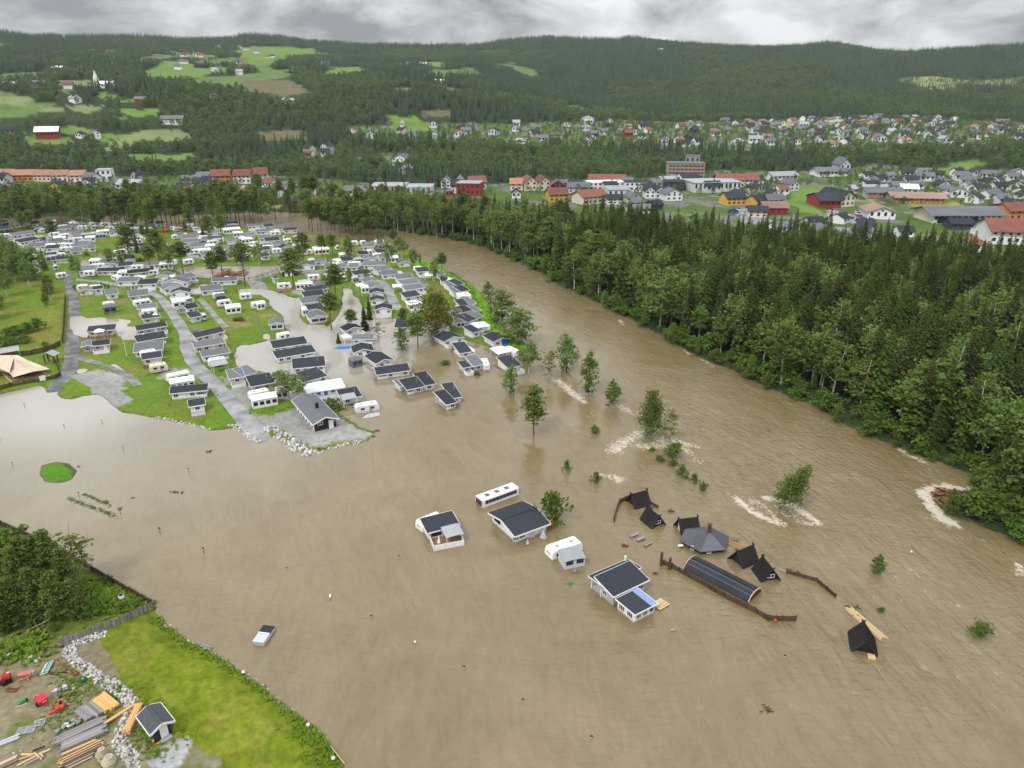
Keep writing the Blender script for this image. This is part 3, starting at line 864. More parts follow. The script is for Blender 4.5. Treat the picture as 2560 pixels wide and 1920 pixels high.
def blob_proto(seed, h, cz, rx, rz, clumps, leaves, size, droop=0.0, shell=.45, limbs=True, cone=0.0):
    """a broad-leaved crown: clumps of leaves along limbs inside an uneven ellipsoid with gaps"""
    g = np.random.default_rng(seed)
    qs, tn = [], []
    lob = g.uniform(0, 6.28, 6)
    lw = g.uniform(.08, .26, 6)
    for k in range(clumps):
        d = g.normal(size=3); d /= np.linalg.norm(d)
        az = math.atan2(d[1], d[0])
        lump = 1 + sum(lw[i] * math.sin((i + 1) * az + lob[i] + d[2] * (i + 1)) for i in range(6)) * .62
        rr_ = (shell + (1 - shell) * g.random() ** .55)
        taper = (1 - .42 * max(0, d[2]) ** 1.5) * (1.12 - cone * (d[2] * rr_ + 1) * .5)
        c = np.array([d[0] * rx * rr_ * lump * taper, d[1] * rx * rr_ * lump * taper, cz + d[2] * rz * rr_ * (1 + .12 * math.sin(3 * az + lob[0]))])
        s = g.uniform(.55, 1.15) * rx * .22
        p = g.normal(size=(leaves, 3)) * np.array([s, s, s * .75]) + c
        p[:, 2] -= droop * np.abs(g.normal(size=leaves)) * s
        qs.append(rquads(g, p, size, .2))
        tn += list(np.clip(g.uniform(.15, .85) + g.normal(0, .1, leaves), 0, 1))
    return np.concatenate(qs), tn
def pine_proto(seed, h, crown=.45, rx=2.4, pads=46, leaves=22, cone=False):
    g = np.random.default_rng(seed)
    qs, tn = [], []
    for k in range(pads):
        f = g.random() ** .8
        z = h * (1 - crown) + h * crown * f
        prof = math.sin(math.pi * min(.98, .16 + .80 * f)) ** .7
        if cone: prof = (1 - f) ** .62 + .05
        a = g.uniform(0, 6.283)
        r_ = rx * prof * g.uniform(.15, 1.1)
        c = np.array([math.cos(a) * r_, math.sin(a) * r_, z])
        s = g.uniform(.45, .95) * (.55 + .45 * prof)
        p = g.normal(size=(leaves, 3)) * np.array([s * .8, s * .8, s * .36]) + c
        qs.append(rquads(g, p, .58, .35))
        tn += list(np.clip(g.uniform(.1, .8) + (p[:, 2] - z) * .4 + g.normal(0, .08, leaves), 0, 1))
    return np.concatenate(qs), tn
def trunk_mesh(name, m, h, r0, r1, lean=(0, 0), limbs=0, seed=0, lz=(.3, .85), llen=2.0, up=.6, z0=-1.5):
    g = random.Random(seed)
    mb = MB()
    def at_(f): return Vector((lean[0] * f * f + .12 * math.sin(f * 5 + seed), lean[1] * f * f + .12 * math.cos(f * 4 + seed), z0 + (h - z0) * f))
    pts = [at_(k / 6) for k in range(7)]
    mb.tube(pts, [r0 + (r1 - r0) * k / 6 for k in range(7)], 7)
    for k in range(limbs):
        f = lz[0] + (lz[1] - lz[0]) * (k + .5) / limbs
        a = k * 2.4 + g.uniform(-.4, .4)
        b0 = at_(f); l_ = llen * (1.15 - f) * g.uniform(.7, 1.25)
        d = Vector((math.cos(a), math.sin(a), up))
        mb.tube([b0, b0 + d * l_ * .5, b0 + d * l_ + Vector((0, 0, -.1 * l_))], [r0 * .32, r0 * .2, .02], 4, False)
    return mb.mesh(name, m)
PROTO = {}
def proto(key, crown, m, trunk):
    PROTO.setdefault(key, []).append((leafmesh(key + '_crown', crown[0], crown[1], m), trunk))
for i in range(5):
    h = 20
    proto('spruce', spruce_proto(100 + i, h, [2.9, 3.3, 2.6, 3.5, 3.0][i], 1.3, [.05, .03, .10, .04, .07][i]), L_SPR, trunk_mesh('spruce_trunk', BARKS, h * .97, .24, .03, seed=i, limbs=0))
for i in range(4):
    h = 17
    proto('birch', blob_proto(200 + i, h, 10.4, [2.5, 2.9, 2.2, 2.7][i], [5.9, 5.4, 6.2, 5.8][i], 72, 17, .62, .8), L_BIR, trunk_mesh('birch_trunk', BARKB, 15.5, .20, .03, seed=i, limbs=8, llen=3.2, up=1.1, lean=(.6 * (i - 1.5), .3)))
for i in range(4):
    h = 18
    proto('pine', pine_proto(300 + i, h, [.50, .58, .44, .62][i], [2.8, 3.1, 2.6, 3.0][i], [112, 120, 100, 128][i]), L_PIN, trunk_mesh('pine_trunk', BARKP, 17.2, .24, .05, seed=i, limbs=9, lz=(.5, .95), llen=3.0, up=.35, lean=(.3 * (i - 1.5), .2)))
for i in range(3):
    h = 3.2
    proto('bush', blob_proto(400 + i, h, 1.6, 1.25, 1.5, 34, 16, .36, .2, .2), L_BUSH, trunk_mesh('bush_stem', BARKS, 2.4, .07, .02, seed=i, limbs=5, llen=1.6, up=1.0, lz=(.15, .7), z0=-.6))
for i in range(2):
    proto('big_birch', blob_proto(500 + i, 19, 10.5, [5.2, 4.0][i], [9.0, 8.2][i], [190, 150][i], 26, .62, 1.3, .35), L_YEL if i == 0 else L_BIR, trunk_mesh('birch_trunk', BARKB, 17, .38, .05, seed=i, limbs=12, llen=5.5, up=1.0, lz=(.15, .85)))
for i in range(3):
    proto('alder', blob_proto(600 + i, 12, 6.4, [2.3, 2.0, 1.8][i], [5.6, 5.8, 5.4][i], 88, 20, .48, .5, .3), L_BIR, trunk_mesh('alder_trunk', BARKS, 11, .18, .03, seed=i, limbs=9, llen=2.2, up=.9, lz=(.1, .85), lean=(.5 * (i - 1), .3)))
for i in range(2):
    proto('cone_birch', blob_proto(760 + i, 15, 8.2, [3.9, 3.4][i], 6.6, 170, 22, .5, .6, .2, cone=.82), L_BIR, trunk_mesh('birch_trunk', BARKB, 13.5, .22, .03, seed=i, limbs=12, llen=3.4, up=.8, lz=(.12, .85)))
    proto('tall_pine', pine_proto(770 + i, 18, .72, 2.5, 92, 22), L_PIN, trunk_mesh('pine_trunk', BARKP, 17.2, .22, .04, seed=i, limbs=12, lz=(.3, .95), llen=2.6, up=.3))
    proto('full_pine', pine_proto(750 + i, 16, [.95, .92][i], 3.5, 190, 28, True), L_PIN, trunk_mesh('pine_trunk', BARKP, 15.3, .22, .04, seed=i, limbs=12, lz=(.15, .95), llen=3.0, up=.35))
    proto('thin_birch', blob_proto(700 + i, 12, 6.8, 1.5, 5.2, 40, 13, .40, .6, .2), L_YEL, trunk_mesh('birch_trunk', BARKB, 11.8, .12, .02, seed=i, limbs=10, llen=2.0, up=1.0, lz=(.2, .9), lean=(.5, .4)))
for i in range(2):
    proto('dense_spruce', spruce_proto(800 + i, 9, 1.9, 1.7, .02), L_SPR, trunk_mesh('spruce_trunk', BARKS, 8.6, .15, .02, seed=i))
HTS = dict(spruce=20, birch=17, pine=18, bush=3.2, big_birch=20, alder=12, thin_birch=12, dense_spruce=9, full_pine=16, cone_birch=15, tall_pine=18)
def tree(kind, name, loc, height, rz, label, group=None, var=None, wide=1.0, cat='tree', lean=None):
    crown, trunk = PROTO[kind][R.randrange(len(PROTO[kind])) if var is None else var % len(PROTO[kind])]
    o = thing(name, loc, rz, label, cat, group)
    k = height / HTS[kind]
    o.scale = (k * wide, k * wide, k)
    if lean:
        o.rotation_euler = (lean[0], lean[1], rz)
    put('trunk' if kind != 'bush' else 'stem', trunk, o)
    put('crown', crown, o)
    return o
# ---- low crowns for the masses farther off, instanced by one geometry-node object each
HID = bpy.data.collections.new('tree_shapes')
def joined(name, parts):
    """crown and trunk as one shape"""
    vs, fs, mi, mats, tones = [], [], [], [], []
    for me, m in parts:
        o = len(vs)
        vs += [tuple(v.co) for v in me.vertices]
        fs += [tuple(i + o for i in p.vertices) for p in me.polygons]
        k = len(mats); mats.append(m); mi += [k] * len(me.polygons)
        if 'tone' in me.attributes:
            a = np.zeros(len(me.vertices), np.float32); me.attributes['tone'].data.foreach_get('value', a); tones += list(a)
        else:
            tones += [.5] * len(me.vertices)
    me = bpy.data.meshes.new(name)
    me.from_pydata(vs, [], fs)
    for m in mats: me.materials.append(m)
    me.polygons.foreach_set('material_index', mi)
    vattr(me, 'tone', tones)
    return me
def shape_set(name, meshes):
    c = bpy.data.collections.new(name)
    for i, me in enumerate(meshes):
        c.objects.link(bpy.data.objects.new('%s_%02d' % (name, i), me))
    return c
def scatter(name, pts, scl, rot, kinds, coll, label):
    me = bpy.data.meshes.new(name)
    n = len(pts)
    me.vertices.add(n); me.vertices.foreach_set('co', np.asarray(pts, np.float32).ravel())
    vattr(me, 'scl', scl); vattr(me, 'rot', rot)
    a = me.attributes.new('kin', 'INT', 'POINT'); a.data.foreach_set('value', np.asarray(kinds, np.int32))
    o = put(name, me, kind='stuff', label=label)
    ng = bpy.data.node_groups.new(name, 'GeometryNodeTree')
    ng.interface.new_socket('Geometry', in_out='INPUT', socket_type='NodeSocketGeometry')
    ng.interface.new_socket('Geometry', in_out='OUTPUT', socket_type='NodeSocketGeometry')
    gi, go = ng.nodes.new('NodeGroupInput'), ng.nodes.new('NodeGroupOutput')
    ip = ng.nodes.new('GeometryNodeInstanceOnPoints')
    ci = ng.nodes.new('GeometryNodeCollectionInfo')
    ci.inputs['Collection'].default_value = coll
    ci.inputs['Separate Children'].default_value = True
    ci.inputs['Reset Children'].default_value = True
    ip.inputs['Pick Instance'].default_value = True
    def na(nm, typ):
        q = ng.nodes.new('GeometryNodeInputNamedAttribute'); q.data_type = typ; q.inputs['Name'].default_value = nm
        return q.outputs['Attribute']
    cx = ng.nodes.new('ShaderNodeCombineXYZ')
    ng.links.new(na('rot', 'FLOAT'), cx.inputs[2])
    ng.links.new(gi.outputs[0], ip.inputs['Points'])
    ng.links.new(ci.outputs[0], ip.inputs['Instance'])
    ng.links.new(na('kin', 'INT'), ip.inputs['Instance Index'])
    ng.links.new(cx.outputs[0], ip.inputs['Rotation'])
    ng.links.new(na('scl', 'FLOAT'), ip.inputs['Scale'])
    ng.links.new(ip.outputs[0], go.inputs[0])
    md = o.modifiers.new('scatter', 'NODES')
    md.node_group = ng
    return o
full_set = shape_set('near_tree_shape', [joined('spruce_shape', [(c, L_SPR), (t_, BARKS)]) for c, t_ in PROTO['spruce']] +
                     [joined('birch_shape', [(c, L_BIR), (t_, BARKB)]) for c, t_ in PROTO['birch']] +
                     [joined('pine_shape', [(c, L_PIN), (t_, BARKP)]) for c, t_ in PROTO['pine']] +
                     [joined('bush_shape', [(c, L_BUSH), (t_, BARKS)]) for c, t_ in PROTO['bush']])
def simple_conifer(g, h, r_, tiers=9, nb=6):
    qs, tn = [], []
    for k in range(tiers):
        f = (k + .3) / tiers
        z = h * (.06 + .92 * f)
        rad_ = r_ * (1 - f) ** .85 * g.uniform(.8, 1.2)
        a0 = g.uniform(0, 6.28)
        for j in range(nb):
            a = a0 + 6.283 * j / nb
            w = 6.283 / nb * .6
            p0 = np.array([0, 0, z + h * .09])
            p1 = np.array([math.cos(a - w) * rad_ * .75, math.sin(a - w) * rad_ * .75, z - rad_ * .12])
            p2 = np.array([math.cos(a) * rad_ * 1.1, math.sin(a) * rad_ * 1.1, z - rad_ * .45])
            p3 = np.array([math.cos(a + w) * rad_ * .75, math.sin(a + w) * rad_ * .75, z - rad_ * .12])
            qs.append([p0, p1, p2, p3]); tn.append(g.uniform(0, 1))
    return qs, tn
def mid_shape(seed, conif):
    g = np.random.default_rng(seed)
    if conif:
        q, t_ = simple_conifer(g, 17, 3.1, 12, 7)
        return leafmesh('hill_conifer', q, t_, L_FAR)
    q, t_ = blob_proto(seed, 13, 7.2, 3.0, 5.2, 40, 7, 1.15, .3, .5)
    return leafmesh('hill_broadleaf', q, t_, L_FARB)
def clump_shape(seed, mix):
    g = np.random.default_rng(seed)
    qs, tn, br = [], [], []
    a_q, a_t, b_q, b_t = [], [], [], []
    for k in range(8):
        off = np.array([g.uniform(-11, 11), g.uniform(-11, 11), g.uniform(-1.5, .5)])
        if g.random() < mix:
            q, t_ = simple_conifer(g, g.uniform(13, 21), g.uniform(1.8, 2.5), 6, 5)
            a_q += [np.array(x) + off for x in q]; t0 = g.uniform(-.25, .25); a_t += [min(1, max(0, x * .6 + .2 + t0)) for x in t_]
        else:
            q, t_ = blob_proto(seed * 31 + k, 11, 6.0, 2.6, 4.4, 12, 5, 1.5, .2, .5)
            b_q += [x + off for x in q]; b_t += t_
    ps = []
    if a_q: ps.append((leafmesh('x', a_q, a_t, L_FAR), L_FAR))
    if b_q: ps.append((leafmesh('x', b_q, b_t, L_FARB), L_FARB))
    return joined('tree_clump_shape', ps)
mid_set = shape_set('mid_tree_shape', [mid_shape(900 + i, True) for i in range(4)] + [mid_shape(910 + i, False) for i in range(4)])
far_set = shape_set('far_clump_shape', [clump_shape(920 + i, [.97, .95, .9, .8, .5, .2, .1, .05][i]) for i in range(8)])

# ---- the dense forest along the far river bank
FORESTP = GW('O 2760,1440 2557,1356 2466,1322 2400,1296 2432,1230 2452,1204 2443,1192 2365,1160 2311,1144 2247,1120 2163,1082 2089,1050 2023,1008 1949,980 1894,960 '
             '1828,926 1758,898 1700,867 1577,798 1476,747 1389,706 1360,683 1274,645 1210,619 1152,602 1100,592 987,576 929,571 842,562 850,540 1000,540 1160,560 1330,580 1500,596 1700,616 1900,640 2100,656 2300,680 2480,712 2640,750 2900,960')
fx0, fx1 = min(p.x for p in FORESTP), max(p.x for p in FORESTP)
fy0, fy1 = min(p.y for p in FORESTP), max(p.y for p in FORESTP)
gcell = 4.35
cx_, cy_ = np.meshgrid(np.arange(fx0, fx1, gcell), np.arange(fy0, fy1, gcell))
cx_ = cx_.ravel() + rng.uniform(-1.5, 1.5, cx_.size); cy_ = cy_.ravel() + rng.uniform(-1.5, 1.5, cy_.size)
ok = inpoly(cx_, cy_, FORESTP) & (np.abs(cx_) < cy_ * .92 + 25)
cx_, cy_ = cx_[ok], cy_[ok]
inn = sdf(cx_, cy_, FORESTP)
ok = inn > .6
cx_, cy_, inn = cx_[ok], cy_[ok], inn[ok]
bd = segdist(cx_, cy_, BANK)
# share of birch: the river edge and the upstream corner are leafier, the interior is nearly all spruce
pb = np.clip(.36 * np.exp(-bd / 14) + .14 + .55 * sstep(330, 420, np.hypot(cx_, cy_)) * np.exp(-bd / 40) + .30 * (fbm(cx_ / 45, cy_ / 45, 2) > .60), 0, .92)
ppine = np.where(cx_ < 40, .38, .02)
u_ = rng.random(len(cx_))
kindf = np.where(u_ < pb, 1, np.where(u_ < pb + ppine * (1 - pb), 2, 0))
edgeb = (bd < 5.5) & (rng.random(len(cx_)) < .75)
kindf = np.where(edgeb, 3, kindf)
keep = (rng.random(len(cx_)) < np.where(kindf == 3, 1.0, .80))
cx_, cy_, kindf, bd = cx_[keep], cy_[keep], kindf[keep], bd[keep]
hz = ground(cx_, cy_, False)
dist = np.hypot(cx_, cy_)
stuffsel = np.zeros(len(cx_), bool)
FNAME = {0: ('spruce', 'spruce_tree', 'dark green spruce tree in the dense forest beside the brown river', 'spruces of the riverside forest'),
         1: ('birch', 'birch_tree', 'light green birch tree among dark spruces of the riverside forest', 'birches of the riverside forest'),
         2: ('pine', 'pine_tree', 'round topped pine in the upstream corner of the riverside forest', 'pines of the riverside forest'),
         3: ('bush', 'riverbank_bush', 'leafy bush overhanging the water along the forested river bank', 'bushes along the forested bank')}
BAND = [' near the log jam', ' right of the black huts', ' across from the rapids', ' along the upper river bend']
LIM = {0: 290, 1: 220, 2: 60, 3: 50}
for kd in range(4):
    idx = np.nonzero(kindf == kd)[0]
    # those that show largest: the nearest, edge trees favoured since they are seen from foot to tip
    sc_ = dist[idx] * (1 + .010 * np.minimum(bd[idx], 45))
    idx = idx[np.argsort(sc_)]
    stuffsel[idx[LIM[kd]:]] = True
    key, nm, lab, grp = FNAME[kd]
    for i in idx[:LIM[kd]]:
        hh = R.uniform(.62, 1.25) * {0: 19.5, 1: 17.5, 2: 16, 3: 4.2}[kd]
        if kd == 3: hh *= R.uniform(.7, 1.5)
        if kd == 0 and R.random() < .12: hh *= .6
        lb = lab + BAND[int(np.searchsorted([150, 205, 290], dist[i]))] if kd != 2 else lab
        if kd == 0: lb = ('spruce at the water edge' if bd[i] < 10 else 'dark spruce inside the dense riverside forest') + BAND[int(np.searchsorted([150, 205, 290], dist[i]))]
        if kd == 1: lb = ('birch leaning over the river edge' if bd[i] < 10 else 'light birch crown among dark spruces') + BAND[int(np.searchsorted([150, 205, 290], dist[i]))]
        tree(key, nm, (cx_[i], cy_[i], max(hz[i], -.1)), hh, R.uniform(0, 6.28), lb, grp if lb == lab else lb, wide=R.uniform(1.1, 1.45) * (1.1 if kd == 1 else 1), cat='bush' if kd == 3 else 'tree')
acc = 0
for i in range(1, len(BANK) - 5):
    a_, b_ = BANK[i], BANK[i + 1]
    d_ = b_ - a_; n_ = max(1, int(d_.length / (3.3 + a_.y * .005)))
    nr_ = Vector((d_.y, -d_.x, 0)).normalized()
    for k in range(n_):
        if acc >= 245: break
        q = a_ + d_ * (k + R.random()) / n_ + nr_ * R.uniform(-1.2, 2.2)
        if (q - P(2368, 1242)).length < 6.5: continue
        acc += 1
        kb = R.choice(('bush', 'bush', 'alder'))
        tree(kb, 'riverbank_bush', (q.x, q.y, max(gh(q.x, q.y), -.2)), R.uniform(2.0, 4.8) if kb == 'bush' else R.uniform(4, 8), R.uniform(0, 6.28), 'bush overhanging the river' + BAND[int(np.searchsorted([150, 205, 290], math.hypot(q.x, q.y)))], 'bank bushes' + BAND[int(np.searchsorted([150, 205, 290], math.hypot(q.x, q.y)))], wide=R.uniform(.9, 1.5), cat='bush')
ii = np.nonzero(stuffsel)[0]
kk = np.where(kindf[ii] == 0, rng.integers(0, 5, len(ii)), np.where(kindf[ii] == 1, 5 + rng.integers(0, 4, len(ii)), np.where(kindf[ii] == 2, 9 + rng.integers(0, 4, len(ii)), 13 + rng.integers(0, 3, len(ii)))))
scatter('riverside_forest', np.stack([cx_[ii], cy_[ii], hz[ii]], 1), rng.uniform(.74, 1.2, len(ii)), rng.uniform(0, 6.28, len(ii)), kk, full_set, 'deeper part of the dense spruce and birch forest')

# ---- hills: woods round the fields and the town, then clumps up to the skyline
def sector(n, r0, r1):
    th = rng.uniform(math.radians(-47), math.radians(47), n)
    r_ = np.sqrt(rng.uniform(r0 * r0, r1 * r1, n))
    return r_ * np.sin(th), r_ * np.cos(th)
OPEN = GREEN_F + PALE_F + YEL_F + BRN_F + ASPH_F
def thin(x, y, ptown, plit=.5):
    k = ~mask(x, y, OPEN) & ~glade(x, y)
    for d_ in (18, 36, 56):          # nothing tall right in front of a clearing
        q = 1 + d_ * np.clip(np.hypot(x, y) / 1500, .35, 1.2) / np.hypot(x, y)
        k &= ~((mask(x * q, y * q, OPEN) | glade(x * q, y * q)) & (rng.random(len(x)) < .93))
    tm = mask(x, y, TOWN_F)
    k &= ~tm | (rng.random(len(x)) < ptown)
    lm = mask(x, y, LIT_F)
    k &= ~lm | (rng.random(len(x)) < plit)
    return k, lm, tm
mx_, my_ = sector(34000, 545, 1500)
k, lm, tm = thin(mx_, my_, .36)
k &= ~inpoly(mx_, my_, FORESTP)
k &= (my_ > 0) & (inpoly(mx_, my_, BANKP))
mx_, my_, tm = mx_[k], my_[k], tm[k]
mz_ = hill(mx_, my_)
con = fbm(mx_ / 120, my_ / 120, 3) - .06 + .14 * sstep(800, 1300, np.hypot(mx_, my_)) + rng.normal(0, .07, len(mx_))
kk = np.where((con > .58) & ~tm, rng.integers(0, 4, len(mx_)), 4 + rng.integers(0, 4, len(mx_)))
scatter('valley_wood', np.stack([mx_, my_, mz_ - .3], 1), rng.uniform(.55, .95, len(mx_)) * np.where(tm, .62, 1.0), rng.uniform(0, 6.28, len(mx_)), kk, mid_set, 'woods between the town, the fields and the foot of the hills')
hx_, hy_ = sector(21000, 1420, 3050)
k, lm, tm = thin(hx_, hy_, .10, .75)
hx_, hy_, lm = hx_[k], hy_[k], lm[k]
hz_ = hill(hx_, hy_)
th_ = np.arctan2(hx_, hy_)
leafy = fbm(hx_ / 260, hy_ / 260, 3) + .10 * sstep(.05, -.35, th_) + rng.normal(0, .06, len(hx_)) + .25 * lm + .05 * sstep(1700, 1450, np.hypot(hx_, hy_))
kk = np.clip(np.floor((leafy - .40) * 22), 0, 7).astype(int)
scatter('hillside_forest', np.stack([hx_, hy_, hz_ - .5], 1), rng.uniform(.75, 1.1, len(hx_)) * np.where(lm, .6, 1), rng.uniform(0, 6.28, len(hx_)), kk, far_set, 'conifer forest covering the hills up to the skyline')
# ------------------------------------------------------------------ cabins and caravans of the flooded campsite
WALLS = dict(w=(WHITEB, 'white'), k=(CREAMB, 'cream'), g=(GREYB, 'grey'), l=(LGREYB, 'pale grey'), d=(DARKW, 'black'), t=(TANW, 'tan'), n=(NAVY, 'dark grey'))
ROOFS = dict(d=(ROOFD, 'dark'), m=(ROOFM, 'grey'), w=(ROOFW, 'white'), l=(ROOFL, 'pale'))
def base_frame(a, b, D):
    d = b - a
    L_ = max(d.length, 1.2)
    yaw = math.atan2(d.y, d.x)
    c = (a + b) / 2 + Vector((-math.sin(yaw), math.cos(yaw), 0)) * D / 2
    return L_, yaw, c
_wm = {}
def window_mesh(w, h, bars=1):
    k = (round(w, 1), round(h, 1), bars)
    if k not in _wm:
        f = MB()
        t = .09
        f.box(-w / 2, w / 2, -.05, .02, h / 2 - t, h / 2); f.box(-w / 2, w / 2, -.05, .02, -h / 2, -h / 2 + t)
        f.box(-w / 2, -w / 2 + t, -.05, .02, -h / 2 + t, h / 2 - t); f.box(w / 2 - t, w / 2, -.05, .02, -h / 2 + t, h / 2 - t)
        for i in range(bars):
            x = -w / 2 + w * (i + 1) / (bars + 1)
            f.box(x - .035, x + .035, -.045, .02, -h / 2 + t, h / 2 - t)
        p = MB(); p.box(-w / 2 + t, w / 2 - t, -.02, .015, -h / 2 + t, h / 2 - t)
        _wm[k] = (f.mesh('window', WHITE), p.mesh('pane', GLASS))
    return _wm[k]
def window(parent, loc, w, h, rz=0.0, bars=1):
    f, p = window_mesh(w, h, bars)
    o = put('window', f, parent, loc=loc, rz=rz)
    put('pane', p, o)
    return o
_dm = {}
def door(parent, loc, m, w=.9, h=2.0, rz=0.0):
    if m.name not in _dm:
        b = MB(); b.box(-.45, .45, -.05, .02, 0, 2.0); b.box(.28, .36, -.10, -.05, .95, 1.05)
        _dm[m.name] = b.mesh('door', m)
    return put('door', _dm[m.name], parent, loc=loc, rz=rz, scale=(w / .9, 1, h / 2.0))
def wall_mesh(L_, D, h, roof, x0=None, x1=None, zb=-.9):
    """walls closed by gable or sloping tops under the roof"""
    x0 = -L_ / 2 if x0 is None else x0
    x1 = L_ / 2 if x1 is None else x1
    y0, y1 = -D / 2, D / 2
    mb = MB()
    def prof(x):
        if roof == 's': return [(x, y0, zb), (x, y0, h), (x, y1, h + D * .17), (x, y1, zb)]
        if roof == 'b': return [(x, y0, zb), (x, y0, h + D * .12), (x, y1, h), (x, y1, zb)]
        if roof == 'g': return [(x, y0, zb), (x, y0, h), (x, 0, h + D * .5 * .36), (x, y1, h), (x, y1, zb)]
        return [(x, y0, zb), (x, y0, h), (x, y1, h), (x, y1, zb)]
    if roof == 'x':
        w = x1 - x0
        pr = [(x0, 0, zb), (x1, 0, zb), (x1, 0, h), ((x0 + x1) / 2, 0, h + w * .5 * .30), (x0, 0, h)]
        mb.extrude(pr, (0, y0, 0), (0, y1, 0))
    else:
        pr = [(0, p[1], p[2]) for p in prof(0)]
        mb.extrude(pr, (x0, 0, 0), (x1, 0, 0))
    return mb
def roof_slabs(L_, D, h, roof, oh=.38, t=.14):
    """sloping slabs with an overhang; returns the slab corners for the fascia as well"""
    y0, y1 = -D / 2, D / 2
    sl = []
    def slab(pts):
        sl.append([Vector(p) for p in pts])
    X0, X1 = -L_ / 2 - oh, L_ / 2 + oh
    if roof == 's':
        k = .17; slab([(X0, y0 - oh, h - k * oh), (X1, y0 - oh, h - k * oh), (X1, y1 + oh, h + k * (D + oh)), (X0, y1 + oh, h + k * (D + oh))])
    elif roof == 'b':
        k = .12; slab([(X0, y0 - oh, h + k * (D + oh)), (X1, y0 - oh, h + k * (D + oh)), (X1, y1 + oh, h - k * oh), (X0, y1 + oh, h - k * oh)])
    elif roof == 'f':
        slab([(X0, y0 - oh, h), (X1, y0 - oh, h), (X1, y1 + oh, h + .12), (X0, y1 + oh, h + .12)])
    elif roof == 'g':
        k = .36; r_ = h + D / 2 * k
        slab([(X0, y0 - oh, h - k * oh), (X1, y0 - oh, h - k * oh), (X1, 0, r_), (X0, 0, r_)])
        slab([(X0, 0, r_), (X1, 0, r_), (X1, y1 + oh, h - k * oh), (X0, y1 + oh, h - k * oh)])
    elif roof == 'x':
        k = .30; r_ = h + L_ / 2 * k
        slab([(X0, y0 - oh, h - k * oh), (0, y0 - oh, r_), (0, y1 + oh, r_), (X0, y1 + oh, h - k * oh)])
        slab([(0, y0 - oh, r_), (X1, y0 - oh, h - k * oh), (X1, y1 + oh, h - k * oh), (0, y1 + oh, r_)])
    mb = MB()
    for s in sl:
        up = Vector((0, 0, t))
        mb.add([p for p in s] + [p + up for p in s], [(3, 2, 1, 0), (4, 5, 6, 7), (0, 1, 5, 4), (1, 2, 6, 5), (2, 3, 7, 6), (3, 0, 4, 7)])
    fa = MB()
    for i, s in enumerate(sl):
        for k in range(4):
            p, q = s[k], s[(k + 1) % 4]
            if roof in 'gx' and abs(((p + q) / 2).y if roof == 'g' else ((p + q) / 2).x) < 1e-4:
                continue
            c = (s[0] + s[1] + s[2] + s[3]) / 4
            o = ((p + q) / 2 - c); o.z = 0; o.normalize()
            fa.bar(p + o * .03 + Vector((0, 0, .04)), q + o * .03 + Vector((0, 0, .04)), .06, .24)
    return mb, fa
